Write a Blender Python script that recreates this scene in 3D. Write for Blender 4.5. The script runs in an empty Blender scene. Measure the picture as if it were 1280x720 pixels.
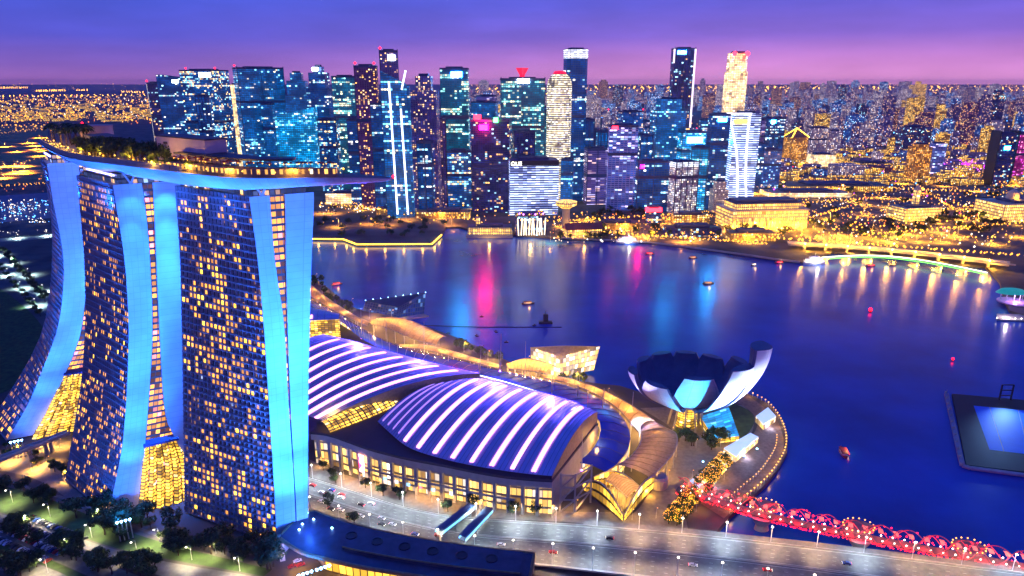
import bpy, math, random
from mathutils import Vector, Matrix
from mathutils.geometry import tessellate_polygon
R = math.radians
random.seed(11)
S = bpy.context.scene

# ------------------------------------------------------------------ camera, sky, sun, exposure
H = 240.0
PITCH = R(16.7)
F = 1280 * 24 / 36
CP, SP = math.cos(PITCH), math.sin(PITCH)
cam_d = bpy.data.cameras.new('camera')
cam = bpy.data.objects.new('camera', cam_d)
S.collection.objects.link(cam)
cam.location = (0, 0, H)
cam.rotation_euler = (R(90) - PITCH, 0, 0)
cam_d.lens = 24
cam_d.sensor_width = 36
cam_d.clip_start = 1
cam_d.clip_end = 300000
S.camera = cam
S.view_settings.view_transform = 'Standard'
S.view_settings.look = 'None'
S.view_settings.exposure = 0.38
S.view_settings.gamma = 1.0
S.view_settings.use_curve_mapping = False
cy = S.cycles
cy.use_denoising = True
cy.max_bounces = 5
cy.diffuse_bounces = 2
cy.glossy_bounces = 3
cy.transmission_bounces = 2
cy.transparent_max_bounces = 6
cy.sample_clamp_indirect = 12.0
cy.caustics_reflective = False
cy.caustics_refractive = False

SUN_EL, SUN_ROT = R(-3.0), R(20.0)
world = bpy.data.worlds.new('World')
S.world = world
world.use_nodes = True
nt = world.node_tree
nt.nodes.clear()
def wn(t, **k):
    n = nt.nodes.new(t)
    for a, b in k.items():
        setattr(n, a, b)
    return n
L_ = nt.links.new
w_out = wn('ShaderNodeOutputWorld')
w_tc = wn('ShaderNodeTexCoord')
w_sep = wn('ShaderNodeSeparateXYZ')
L_(w_tc.outputs['Generated'], w_sep.inputs[0])
def ramp(stops):
    r = wn('ShaderNodeValToRGB')
    e = r.color_ramp.elements
    e[0].position, e[0].color = stops[0][0], (*stops[0][1], 1)
    e[1].position, e[1].color = stops[-1][0], (*stops[-1][1], 1)
    for p, c in stops[1:-1]:
        n = e.new(p)
        n.color = (*c, 1)
    return r
# colours by sine of elevation; two ramps for the bluer west and the pinker north
rl = ramp([(0.0, (.36, .14, .42)), (.02, (.20, .10, .42)), (.055, (.075, .075, .50)), (.10, (.045, .075, .54)), (.25, (.012, .06, .50)), (1.0, (.006, .045, .36))])
rr = ramp([(0.0, (.70, .27, .56)), (.03, (.46, .18, .53)), (.06, (.185, .10, .52)), (.10, (.095, .08, .54)), (.25, (.014, .058, .50)), (1.0, (.006, .045, .36))])
L_(w_sep.outputs['Z'], rl.inputs[0])
L_(w_sep.outputs['Z'], rr.inputs[0])
w_map = wn('ShaderNodeMapRange')
w_map.inputs[1].default_value = -.45
w_map.inputs[2].default_value = .30
L_(w_sep.outputs['X'], w_map.inputs[0])
w_mix = wn('ShaderNodeMix', data_type='RGBA')
L_(w_map.outputs[0], w_mix.inputs[0])
L_(rl.outputs[0], w_mix.inputs[6])
L_(rr.outputs[0], w_mix.inputs[7])
# thin dusk cloud streaks
w_mp = wn('ShaderNodeMapping')
w_mp.inputs['Scale'].default_value = (3.0, 3.0, 16.0)
L_(w_tc.outputs['Generated'], w_mp.inputs[0])
w_no = wn('ShaderNodeTexNoise')
w_no.inputs['Scale'].default_value = 2.2
w_no.inputs['Detail'].default_value = 6
L_(w_mp.outputs[0], w_no.inputs[0])
w_cr = wn('ShaderNodeMapRange')
w_cr.inputs[1].default_value = .36
w_cr.inputs[2].default_value = .72
w_cr.inputs[3].default_value = .92
w_cr.inputs[4].default_value = 1.12
L_(w_no.outputs[0], w_cr.inputs[0])
w_mul = wn('ShaderNodeVectorMath', operation='SCALE')
L_(w_mix.outputs[2], w_mul.inputs[0])
L_(w_cr.outputs[0], w_mul.inputs['Scale'])
w_sky = wn('ShaderNodeTexSky', sky_type='NISHITA')
w_sky.sun_disc = False
w_sky.sun_elevation = SUN_EL
w_sky.sun_rotation = SUN_ROT
w_bg1 = wn('ShaderNodeBackground')
w_bg1.inputs[1].default_value = 1.0
L_(w_mul.outputs[0], w_bg1.inputs[0])
w_bg2 = wn('ShaderNodeBackground')
w_bg2.inputs[1].default_value = .05
L_(w_sky.outputs[0], w_bg2.inputs[0])
w_add = wn('ShaderNodeAddShader')
L_(w_bg1.outputs[0], w_add.inputs[0])
L_(w_bg2.outputs[0], w_add.inputs[1])
L_(w_add.outputs[0], w_out.inputs[0])

sun_d = bpy.data.lights.new('sun', 'SUN')
sun_d.energy = .02                 # the sun has set: only a faint soft afterglow is left
sun_d.angle = R(30)
sun_d.color = (.35, .5, 1.0)
sun = bpy.data.objects.new('sun', sun_d)
sun.rotation_euler = (R(60), 0, R(-20))
S.collection.objects.link(sun)

# ------------------------------------------------------------------ helpers
def ray(px, py):
    u, v = (px - 640) / F, (360 - py) / F
    return Vector((u, CP + v * SP, v * CP - SP))
def at(px, py, z=3.0):
    d = ray(px, py)
    t = (z - H) / d.z
    return Vector((t * d.x, t * d.y, z))
def at_y(px, py, Y):
    d = ray(px, py)
    t = Y / d.y
    return Vector((t * d.x, Y, H + t * d.z))
def at_plane(px, py, p0, n):
    d = ray(px, py)
    o = Vector((0, 0, H))
    t = (p0 - o).dot(n) / d.dot(n)
    return o + d * t
def depth_of(p):
    return p[1] * CP + (H - p[2]) * SP
def interp(tab, x):
    tab = sorted(tab)
    if x <= tab[0][0]:
        return tab[0][1]
    for (a, b), (c, d) in zip(tab, tab[1:]):
        if x <= c:
            return b + (d - b) * (x - a) / max(1e-6, c - a)
    return tab[-1][1]
def resample(pts, n):
    pts = [Vector(p) for p in pts]
    ls = [0]
    for a, b in zip(pts, pts[1:]):
        ls.append(ls[-1] + (b - a).length)
    out = []
    for i in range(n):
        s = ls[-1] * i / (n - 1)
        k = 0
        while k < len(pts) - 2 and ls[k + 1] < s:
            k += 1
        f = (s - ls[k]) / max(1e-6, ls[k + 1] - ls[k])
        out.append(pts[k].lerp(pts[k + 1], f))
    return out
def smooth_line(pts, n, it=2):
    p = [Vector(q) for q in pts]
    for _ in range(it):
        q = [p[0]]
        for a, b in zip(p, p[1:]):
            q += [a.lerp(b, .25), a.lerp(b, .75)]
        q.append(p[-1])
        p = q
    return resample(p, n)

ROOT = {}
class MB:
    def __init__(s):
        s.v, s.f, s.uv = [], [], []
    def face(s, pts, uvs=None):
        n = len(s.v)
        s.v += [tuple(p) for p in pts]
        s.f.append(tuple(range(n, n + len(pts))))
        s.uv += uvs if uvs else [(0, 0)] * len(pts)
        return s
    def prism(s, poly, z0, z1, cap=True, bottom=False, top_poly=None, u0=0.0):
        tp = top_poly or poly
        n = len(poly)
        a = sum(poly[i][0] * poly[(i + 1) % n][1] - poly[(i + 1) % n][0] * poly[i][1] for i in range(n))
        if a < 0:
            poly = poly[::-1]
            tp = tp[::-1]
        u = u0
        for i in range(n):
            j = (i + 1) % n
            l = math.hypot(poly[j][0] - poly[i][0], poly[j][1] - poly[i][1])
            s.face([(poly[i][0], poly[i][1], z0), (poly[j][0], poly[j][1], z0), (tp[j][0], tp[j][1], z1), (tp[i][0], tp[i][1], z1)],
                   [(u, z0), (u + l, z0), (u + l, z1), (u, z1)])
            u += math.ceil(l / 4) * 4
        if cap:
            s.flat(tp, z1)
        if bottom:
            s.flat(poly[::-1], z0)
        return s
    def flat(s, poly, z):
        tri = tessellate_polygon([[Vector((p[0], p[1], 0)) for p in poly]])
        n = len(s.v)
        s.v += [(p[0], p[1], z) for p in poly]
        for t in tri:
            a, b, c = (poly[i] for i in t)
            if (b[0] - a[0]) * (c[1] - a[1]) - (b[1] - a[1]) * (c[0] - a[0]) < 0:
                t = t[::-1]
            s.f.append(tuple(n + i for i in t))
            s.uv += [(0, 0)] * 3
        return s
    def box(s, c, size, rot=0.0, base=True):
        x, y, z = c
        w, d, h = size
        cs, sn = math.cos(rot), math.sin(rot)
        poly = [(x + a * w / 2 * cs - b * d / 2 * sn, y + a * w / 2 * sn + b * d / 2 * cs) for a, b in ((-1, -1), (1, -1), (1, 1), (-1, 1))]
        return s.prism(poly, z, z + h, bottom=base)
    def bar(s, a, b, w, h=None):
        """rectangular beam between two points"""
        a, b = Vector(a), Vector(b)
        h = h or w
        t = (b - a).normalized()
        up = Vector((0, 0, 1)) if abs(t.z) < .95 else Vector((1, 0, 0))
        x = t.cross(up).normalized()
        y = x.cross(t).normalized()
        q = [x * i * w / 2 + y * j * h / 2 for i, j in ((-1, -1), (1, -1), (1, 1), (-1, 1))]
        A, B = [a + k for k in q], [b + k for k in q]
        for i in range(4):
            j = (i + 1) % 4
            s.face([A[i], B[i], B[j], A[j]])
        s.face(A)
        s.face(B[::-1])
        return s
    def tube(s, pts, r, n=6, r2=None, closed=False):
        pts = [Vector(p) for p in pts]
        m = len(pts)
        base = len(s.v)
        for i, p in enumerate(pts):
            a = pts[i - 1] if i or closed else pts[0]
            b = pts[(i + 1) % m] if i < m - 1 or closed else pts[-1]
            t = (b - a).normalized()
            up = Vector((0, 0, 1)) if abs(t.z) < .95 else Vector((1, 0, 0))
            x = t.cross(up).normalized()
            y = x.cross(t)
            rr = r if r2 is None else r + (r2 - r) * i / max(1, m - 1)
            for k in range(n):
                an = 2 * math.pi * k / n
                s.v.append(tuple(p + x * math.cos(an) * rr + y * math.sin(an) * rr))
        for i in range(m if closed else m - 1):
            for k in range(n):
                a, b = base + i * n + k, base + i * n + (k + 1) % n
                i2 = (i + 1) % m
                c, d = base + i2 * n + (k + 1) % n, base + i2 * n + k
                s.f.append((a, b, c, d))
                s.uv += [(0, 0)] * 4
        if not closed:
            s.f.append(tuple(base + k for k in range(n))[::-1])
            s.uv += [(0, 0)] * n
            s.f.append(tuple(base + (m - 1) * n + k for k in range(n)))
            s.uv += [(0, 0)] * n
        return s
    def lathe(s, prof, c=(0, 0), n=16, sx=1.0, sy=1.0):
        base = len(s.v)
        for r, z in prof:
            for k in range(n):
                a = 2 * math.pi * k / n
                s.v.append((c[0] + r * math.cos(a) * sx, c[1] + r * math.sin(a) * sy, z))
        rm = max(p[0] for p in prof)
        for i in range(len(prof) - 1):
            for k in range(n):
                k2 = (k + 1) % n
                s.f.append((base + i * n + k, base + i * n + k2, base + (i + 1) * n + k2, base + (i + 1) * n + k))
                ua, ub = 2 * math.pi * rm * k / n, 2 * math.pi * rm * (k + 1) / n
                s.uv += [(ua, prof[i][1]), (ub, prof[i][1]), (ub, prof[i + 1][1]), (ua, prof[i + 1][1])]
        s.f.append(tuple(base + (len(prof) - 1) * n + k for k in range(n)))
        s.uv += [(0, 0)] * n
        return s
    def grid(s, P, flip=False, closed_u=False):
        nu, nv = len(P), len(P[0])
        base = len(s.v)
        for row in P:
            s.v += [tuple(p) for p in row]
        us = [0]
        for i in range(1, nu):
            us.append(us[-1] + (Vector(P[i][0]) - Vector(P[i - 1][0])).length)
        vs = [0]
        for j in range(1, nv):
            vs.append(vs[-1] + (Vector(P[0][j]) - Vector(P[0][j - 1])).length)
        for i in range(nu - 1):
            for j in range(nv - 1):
                q = [(i, j), (i + 1, j), (i + 1, j + 1), (i, j + 1)]
                if flip:
                    q = q[::-1]
                s.f.append(tuple(base + a * nv + b for a, b in q))
                s.uv += [(us[a], vs[b]) for a, b in q]
        return s
    def ball(s, c, r, n=6, m=4):
        pr = [(r * math.sin(math.pi * i / m), c[2] - r * math.cos(math.pi * i / m)) for i in range(m + 1)]
        pr[0] = (r * .05, pr[0][1])
        pr[-1] = (r * .05, pr[-1][1])
        return s.lathe(pr, (c[0], c[1]), n)
    def octa(s, c, r):
        b = len(s.v)
        x, y, z = c
        s.v += [(x + r, y, z), (x, y + r, z), (x - r, y, z), (x, y - r, z), (x, y, z + r), (x, y, z - r)]
        for i in range(4):
            j = (i + 1) % 4
            s.f += [(b + i, b + j, b + 4), (b + j, b + i, b + 5)]
            s.uv += [(0, 0)] * 6
        return s
    def build(s, name, m, parent=None, smooth=False, local=False, flat_caps=False):
        off = Vector((0, 0, 0))
        if parent is not None and not local:
            off = ROOT.get(parent.name, Vector((0, 0, 0)))
        me = bpy.data.meshes.new(name)
        me.from_pydata([(x - off.x, y - off.y, z - off.z) for x, y, z in s.v], [], s.f)
        ul = me.uv_layers.new(name='uv')
        flat = [c for p in s.uv for c in p]
        if len(flat) == len(ul.data) * 2:
            ul.data.foreach_set('uv', flat)
        if m:
            me.materials.append(m)
        if smooth:
            me.polygons.foreach_set('use_smooth', [True] * len(me.polygons))
        me.update()
        o = bpy.data.objects.new(name, me)
        S.collection.objects.link(o)
        if parent is not None:
            o.parent = parent
            ROOT[o.name] = off
        return o

def tag(o, label=None, cat=None, group=None, kind=None):
    if label: o['label'] = label
    if cat: o['category'] = cat
    if group: o['group'] = group
    if kind: o['kind'] = kind
    return o
def thing(name, label, cat, loc, group=None, rotz=0.0):
    o = bpy.data.objects.new(name, None)
    S.collection.objects.link(o)
    o.location = loc
    o.rotation_euler = (0, 0, rotz)
    o.empty_display_size = 2
    ROOT[o.name] = Vector(loc)
    return tag(o, label, cat, group)
def kids(o, _c={}):
    return _c.get(o.name) or _c.setdefault(o.name, [c for c in o.children if c.type != 'LIGHT'])
def copy_tree(o, loc=None, rotz=None, label=None, scale=None, parent=None):
    c = o.copy()
    S.collection.objects.link(c)
    if parent: c.parent = parent
    if loc is not None: c.location = loc
    if rotz is not None: c.rotation_euler = (0, 0, rotz)
    if scale is not None: c.scale = scale if hasattr(scale, '__len__') else (scale,) * 3
    if label: c['label'] = label
    for ch in kids(o):
        copy_tree(ch, parent=c)
    return c

# ------------------------------------------------------------------ materials
def mat(name, col, rough=.6, metal=0.0, em=None, es=0.0, var=.12, scale=.15, spec=.5, sample=False, wave=None, bump=0.0, ior=1.5):
    m = bpy.data.materials.new(name)
    m.use_nodes = True
    n = m.node_tree
    b = n.nodes['Principled BSDF']
    tc = n.nodes.new('ShaderNodeTexCoord')
    no = n.nodes.new('ShaderNodeTexNoise')
    no.inputs['Scale'].default_value = scale
    no.inputs['Detail'].default_value = 5
    n.links.new(tc.outputs['Object'], no.inputs[0])
    mx = n.nodes.new('ShaderNodeMix')
    mx.data_type = 'RGBA'
    mr = n.nodes.new('ShaderNodeMapRange')
    mr.inputs[1].default_value = .3
    mr.inputs[2].default_value = .7
    n.links.new(no.outputs[0], mr.inputs[0])
    n.links.new(mr.outputs[0], mx.inputs[0])
    mx.inputs[6].default_value = (*[max(0, c * (1 - var)) for c in col], 1)
    mx.inputs[7].default_value = (*[min(1, c * (1 + var)) for c in col], 1)
    n.links.new(mx.outputs[2], b.inputs['Base Color'])
    b.inputs['Roughness'].default_value = rough
    b.inputs['Metallic'].default_value = metal
    b.inputs['Specular IOR Level'].default_value = spec
    b.inputs['IOR'].default_value = ior
    if bump:
        bp = n.nodes.new('ShaderNodeBump')
        bp.inputs['Strength'].default_value = bump
        n.links.new(no.outputs[0], bp.inputs['Height'])
        n.links.new(bp.outputs[0], b.inputs['Normal'])
    if em:
        b.inputs['Emission Color'].default_value = (*em, 1)
        b.inputs['Emission Strength'].default_value = es
        if not sample:
            m.cycles.emission_sampling = 'NONE'
    return m

def make_facade_group():
    g = bpy.data.node_groups.new('FacadeGroup', 'ShaderNodeTree')
    I = g.interface
    def inp(n, t, d):
        s = I.new_socket(n, in_out='INPUT', socket_type=t)
        s.default_value = d
    inp('Bay', 'NodeSocketFloat', 4.0); inp('Floor', 'NodeSocketFloat', 3.6); inp('Frac', 'NodeSocketFloat', .3)
    inp('Row', 'NodeSocketFloat', .5); inp('MarginU', 'NodeSocketFloat', .15); inp('MarginV', 'NodeSocketFloat', .3)
    inp('Strength', 'NodeSocketFloat', 3.0); inp('CoolMix', 'NodeSocketFloat', .5); inp('Seed', 'NodeSocketFloat', 1.0)
    inp('Wall', 'NodeSocketColor', (.2, .2, .2, 1)); inp('Glass', 'NodeSocketColor', (.02, .03, .06, 1))
    inp('Warm', 'NodeSocketColor', (1, .6, .15, 1)); inp('Cool', 'NodeSocketColor', (.6, .85, 1, 1))
    inp('Dim', 'NodeSocketColor', (0, .05, .2, 1)); inp('DimStrength', 'NodeSocketFloat', .5)
    inp('GlassMetal', 'NodeSocketFloat', .5)
    I.new_socket('Shader', in_out='OUTPUT', socket_type='NodeSocketShader')
    N, K = g.nodes, g.links.new
    gi, go = N.new('NodeGroupInput'), N.new('NodeGroupOutput')
    def m(op, a, b=None, c=None):
        n = N.new('ShaderNodeMath'); n.operation = op
        for i, x in enumerate((a, b, c)):
            if x is None: continue
            if isinstance(x, (int, float)): n.inputs[i].default_value = x
            else: K(x, n.inputs[i])
        return n.outputs[0]
    uv = N.new('ShaderNodeUVMap'); uv.uv_map = 'uv'
    sp = N.new('ShaderNodeSeparateXYZ'); K(uv.outputs[0], sp.inputs[0])
    oi = N.new('ShaderNodeObjectInfo')
    u = m('DIVIDE', sp.outputs[0], gi.outputs['Bay']); v = m('DIVIDE', sp.outputs[1], gi.outputs['Floor'])
    fu, fv = m('FLOOR', u), m('FLOOR', v)
    ru, rv = m('FRACT', u), m('FRACT', v)
    seed = m('ADD', m('MULTIPLY', oi.outputs['Random'], 97.0), gi.outputs['Seed'])
    def comb(a, b, c):
        n = N.new('ShaderNodeCombineXYZ')
        for i, x in enumerate((a, b, c)):
            if isinstance(x, (int, float)): n.inputs[i].default_value = x
            else: K(x, n.inputs[i])
        return n.outputs[0]
    wn1 = N.new('ShaderNodeTexWhiteNoise'); wn1.noise_dimensions = '3D'; K(comb(fu, fv, seed), wn1.inputs['Vector'])
    sc = N.new('ShaderNodeSeparateColor'); K(wn1.outputs['Color'], sc.inputs[0])
    wn2 = N.new('ShaderNodeTexWhiteNoise'); wn2.noise_dimensions = '3D'
    K(comb(m('FLOOR', m('DIVIDE', fu, 9.0)), fv, m('ADD', seed, 7.3)), wn2.inputs['Vector'])
    no = N.new('ShaderNodeTexNoise'); no.inputs['Scale'].default_value = .16; no.inputs['Detail'].default_value = 1.5
    K(comb(fu, m('MULTIPLY', fv, 1.5), seed), no.inputs['Vector'])
    row = m('MULTIPLY', m('POWER', wn2.outputs['Value'], 9.0), 10.0)
    pr = m('ADD', m('MULTIPLY', row, gi.outputs['Row']), m('SUBTRACT', 1.0, gi.outputs['Row']))
    cl = N.new('ShaderNodeMapRange'); K(no.outputs[0], cl.inputs[0])
    cl.inputs[1].default_value = .35; cl.inputs[2].default_value = .65; cl.inputs[3].default_value = .25; cl.inputs[4].default_value = 1.8
    p = m('MULTIPLY', m('MULTIPLY', pr, cl.outputs[0]), gi.outputs['Frac'])
    lit = m('LESS_THAN', sc.outputs[0], p)
    mask = m('MULTIPLY', m('GREATER_THAN', ru, gi.outputs['MarginU']), m('GREATER_THAN', rv, gi.outputs['MarginV']))
    def mixc(f, a, b):
        n = N.new('ShaderNodeMix'); n.data_type = 'RGBA'
        K(f, n.inputs[0]); K(a, n.inputs[6]); K(b, n.inputs[7])
        return n.outputs[2]
    colr = mixc(m('LESS_THAN', sc.outputs[1], gi.outputs['CoolMix']), gi.outputs['Warm'], gi.outputs['Cool'])
    st = m('MULTIPLY', m('MULTIPLY', lit, m('ADD', .18, m('POWER', sc.outputs[2], 2.0))), gi.outputs['Strength'])
    e1 = N.new('ShaderNodeVectorMath'); e1.operation = 'SCALE'; K(colr, e1.inputs[0]); K(st, e1.inputs['Scale'])
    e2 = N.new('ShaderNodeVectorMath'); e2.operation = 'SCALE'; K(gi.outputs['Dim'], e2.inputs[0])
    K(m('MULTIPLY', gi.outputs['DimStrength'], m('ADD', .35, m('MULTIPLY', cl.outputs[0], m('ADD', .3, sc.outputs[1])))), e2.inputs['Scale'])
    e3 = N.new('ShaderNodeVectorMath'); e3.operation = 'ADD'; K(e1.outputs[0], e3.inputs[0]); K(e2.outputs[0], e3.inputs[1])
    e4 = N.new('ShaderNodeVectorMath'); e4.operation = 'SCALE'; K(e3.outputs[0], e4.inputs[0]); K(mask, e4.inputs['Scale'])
    b = N.new('ShaderNodeBsdfPrincipled')
    K(mixc(mask, gi.outputs['Wall'], gi.outputs['Glass']), b.inputs['Base Color'])
    mr = N.new('ShaderNodeMapRange'); K(mask, mr.inputs[0]); mr.inputs[3].default_value = .65; mr.inputs[4].default_value = .12
    K(mr.outputs[0], b.inputs['Roughness'])
    K(m('MULTIPLY', mask, gi.outputs['GlassMetal']), b.inputs['Metallic'])
    K(e4.outputs[0], b.inputs['Emission Color']); b.inputs['Emission Strength'].default_value = 1.0
    K(b.outputs[0], go.inputs[0])
    return g
FG = make_facade_group()
def facade(name, **k):
    m = bpy.data.materials.new(name)
    m.use_nodes = True
    n = m.node_tree
    n.nodes.clear()
    o = n.nodes.new('ShaderNodeOutputMaterial')
    g = n.nodes.new('ShaderNodeGroup')
    g.node_tree = FG
    n.links.new(g.outputs[0], o.inputs[0])
    for a, b in k.items():
        if a == 'sample': continue
        g.inputs[a].default_value = (*b, 1) if isinstance(b, tuple) else b
    m.cycles.emission_sampling = 'NONE'
    return m

def lamp(name, kind, loc, power, col, parent=None, target=None, size=R(60), blend=.6, radius=1.0):
    d = bpy.data.lights.new(name, kind)
    d.energy = power
    d.color = col
    d.shadow_soft_size = radius
    o = bpy.data.objects.new(name, d)
    S.collection.objects.link(o)
    off = ROOT.get(parent.name, Vector((0, 0, 0))) if parent else Vector((0, 0, 0))
    o.location = Vector(loc) - off
    if kind == 'SPOT':
        d.spot_size = size
        d.spot_blend = blend
        o.rotation_euler = (Vector(target) - Vector(loc)).to_track_quat('-Z', 'Y').to_euler()
    if parent:
        o.parent = parent
    return o

YEL, ORG, WHT = (1.0, .62, .10), (1.0, .36, .04), (1.0, .93, .8)
M = {
    'water': mat('water', (.003, .06, .40), .22, var=.35, scale=.012, spec=.6, ior=1.45),
    'land': mat('land', (.10, .09, .08), .9, var=.6, scale=.02),
    'asphalt': mat('asphalt', (.15, .145, .135), .55, var=.25, scale=.3),
    'paving': mat('paving', (.20, .18, .16), .7, var=.2, scale=.4),
    'grass': mat('grass', (.045, .09, .02), .9, var=.4, scale=.25),
    'white': mat('white_panel', (.8, .8, .8), .45, var=.04, scale=.08),
    'concrete': mat('concrete', (.42, .39, .35), .75, var=.12, scale=.3),
    'dark': mat('dark_metal', (.03, .03, .04), .5, var=.2),
    'steel': mat('steel', (.6, .6, .62), .35, metal=.3, var=.08),
    'tan': mat('tan_louvre', (.5, .36, .2), .6, var=.2, scale=.5),
    'brown': mat('brown_louvre', (.34, .25, .19), .6, var=.2, scale=.5),
    'bark': mat('bark', (.09, .06, .04), .9),
    'leafA': mat('leaf_dark', (.035, .07, .018), .7, var=.6, scale=.9),
    'leafB': mat('leaf_mid', (.06, .10, .02), .7, var=.6, scale=.9),
    'lampY': mat('lamp_yellow', (.8, .6, .3), .4, em=(1, .45, .03), es=2.6),
    'lampG2': mat('lamp_gold_bright', (.8, .6, .3), .4, em=(1, .45, .03), es=60, sample=True),
    'lampW': mat('lamp_white', (.8, .8, .8), .4, em=(1, .9, .7), es=6),
    'lampB': mat('lamp_blue', (.3, .5, .9), .4, em=(.25, .55, 1), es=14),
    'lampR': mat('lamp_red', (.8, .1, .1), .4, em=(1, .004, .012), es=9),
    'lampP': mat('lamp_violet', (.5, .2, .8), .4, em=(.7, .15, 1), es=12),
    'lampG': mat('lamp_green', (.2, .8, .3), .4, em=(.1, 1, .25), es=10),
    'strip': mat('led_strip', (.9, .8, .85), .4, em=(1, .36, .80), es=2.3, sample=True),
    'stripdim': mat('led_strip_low', (.6, .45, .7), .4, em=(.5, .25, .9), es=.8, sample=True),
    'signW': mat('sign_white', (.8, .8, .9), .4, em=(.75, .9, 1), es=14, sample=True),
    'signC': mat('sign_cyan', (.2, .6, .9), .4, em=(.012, .33, 1), es=190, sample=True),
    'signM': mat('sign_magenta', (.9, .1, .5), .4, em=(1, .001, .16), es=150, sample=True),
    'signR': mat('sign_red', (.9, .1, .1), .4, em=(1, .01, .02), es=14, sample=True),
    'signY': mat('sign_yellow', (.9, .7, .1), .4, em=(1, .6, .03), es=8, sample=True),
    'signG': mat('sign_green', (.1, .9, .2), .4, em=(.05, 1, .12), es=14, sample=True),
    'neonB': mat('neon_blue', (.3, .3, .9), .4, em=(.32, .30, 1), es=5),
}
# ------------------------------------------------------------------ water and land
def water_material():
    m = M['water']
    n = m.node_tree
    b = n.nodes['Principled BSDF']
    tc = n.nodes.new('ShaderNodeTexCoord')
    mp = n.nodes.new('ShaderNodeMapping')
    mp.inputs['Scale'].default_value = (.055, .09, 1)
    n.links.new(tc.outputs['Object'], mp.inputs[0])
    no = n.nodes.new('ShaderNodeTexNoise')
    no.inputs['Scale'].default_value = 1.0
    no.inputs['Detail'].default_value = 4
    n.links.new(mp.outputs[0], no.inputs[0])
    bp = n.nodes.new('ShaderNodeBump')
    bp.inputs['Strength'].default_value = .15
    bp.inputs['Distance'].default_value = 1.2
    n.links.new(no.outputs[0], bp.inputs['Height'])
    n.links.new(bp.outputs[0], b.inputs['Normal'])
water_material()
tag(MB().flat([(-90000, -2000), (90000, -2000), (90000, 150000), (-90000, 150000)], 0).build('water', M['water']), kind='structure')

def px_line(pts, z=3.0):
    return [at(x, y, z) for x, y in pts]
north_shore = [(1560, 470), (1400, 425), (1300, 399), (1262, 388), (1255, 372), (1250, 352), (1240, 341), (1232, 333), (1150, 325), (1100, 320), (1040, 315), (1020, 321),
               (1002, 327), (970, 323.5), (940, 319), (900, 313.5), (850, 307), (812, 302.5), (760, 299.5), (700, 297), (640, 293), (592, 288), (572, 283), (557, 284),
               (553, 293), (541, 304.5), (447, 305), (430, 299), (390, 298), (330, 300), (250, 312), (210, 330)]
near_shore = [(250, 352), (330, 340), (388, 344), (408, 358), (426, 374), (446, 386), (470, 391), (500, 397), (530, 407), (577, 424), (602, 435), (628, 448), (637, 452),
              (660, 462), (700, 473), (745, 479), (775, 482), (800, 490), (850, 492), (905, 490), (926, 489), (945, 496), (962, 505), (978, 524), (985, 545), (984, 565), (972, 586),
              (958, 604), (938, 622), (915, 642), (896, 664), (880, 690), (862, 740), (840, 800)]
land_poly = [(90000, 700)] + [(p.x, p.y) for p in px_line(north_shore)] + [(p.x, p.y) for p in px_line(near_shore)]
land_poly += [(60, 120), (-200, -300), (-90000, -1500), (-90000, 145000), (90000, 145000)]
tag(MB().prism(land_poly, -1.5, 3.0).build('ground', M['land']), kind='structure')

# ------------------------------------------------------------------ hotel towers and sky park
W2 = Vector((.87, .49, 0)).normalized()
NRM = Vector((W2.y, -W2.x, 0))            # the way the end walls face
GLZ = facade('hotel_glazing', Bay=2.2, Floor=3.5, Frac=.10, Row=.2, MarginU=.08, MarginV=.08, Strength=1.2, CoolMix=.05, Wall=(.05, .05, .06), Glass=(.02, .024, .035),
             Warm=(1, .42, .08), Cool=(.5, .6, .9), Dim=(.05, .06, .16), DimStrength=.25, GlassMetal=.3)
ATR = facade('hotel_corridor_glazing', Bay=2.4, Floor=3.5, Frac=.9, Row=.1, MarginU=.15, MarginV=.35, Strength=2.6, CoolMix=.12, Wall=(.08, .07, .06), Glass=(.06, .04, .03),
             Warm=(1, .38, .05), Cool=(1, .25, .25), Dim=(.6, .2, .03), DimStrength=.25, GlassMetal=.1)
ATRG = facade('hotel_atrium_glazing', Bay=3.2, Floor=2.0, Frac=.9, Row=.15, MarginU=.12, MarginV=.30, Strength=2.4, CoolMix=.1, Wall=(.10, .07, .03), Glass=(.2, .13, .03),
              Warm=(1, .58, .06), Cool=(1, .75, .3), Dim=(1, .5, .05), DimStrength=.55, GlassMetal=.1)
M['slab'] = mat('balcony_slab', (.32, .30, .36), .6, var=.1)
M['sheet'] = mat('end_wall_panel', (.78, .80, .82), .42, var=.07, scale=.12)
def panel_joints(m, w, h):
    n = m.node_tree; b = n.nodes['Principled BSDF']
    src = b.inputs['Base Color'].links[0].from_socket
    uv = n.nodes.new('ShaderNodeUVMap'); uv.uv_map = 'uv'
    br = n.nodes.new('ShaderNodeTexBrick')
    br.offset = 0; br.inputs['Scale'].default_value = 1; br.inputs['Brick Width'].default_value = w; br.inputs['Row Height'].default_value = h
    br.inputs['Mortar Size'].default_value = .09; br.inputs['Color1'].default_value = (1, 1, 1, 1); br.inputs['Color2'].default_value = (.93, .93, .95, 1); br.inputs['Mortar'].default_value = (.74, .74, .78, 1)
    n.links.new(uv.outputs[0], br.inputs[0])
    mx = n.nodes.new('ShaderNodeMix'); mx.data_type = 'RGBA'; mx.blend_type = 'MULTIPLY'; mx.inputs[0].default_value = 1
    n.links.new(src, mx.inputs[6]); n.links.new(br.outputs['Color'], mx.inputs[7]); n.links.new(mx.outputs[2], b.inputs['Base Color'])
panel_joints(M['sheet'], 4.0, 3.45)
M['window_lit'] = mat('window_lit', (.5, .4, .2), .4, em=(1, .52, .03), es=3.6, var=.35, scale=.3)
M['window_amber'] = mat('window_amber', (.5, .3, .2), .4, em=(1, .38, .03), es=1.5, var=.35, scale=.3)

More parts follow.
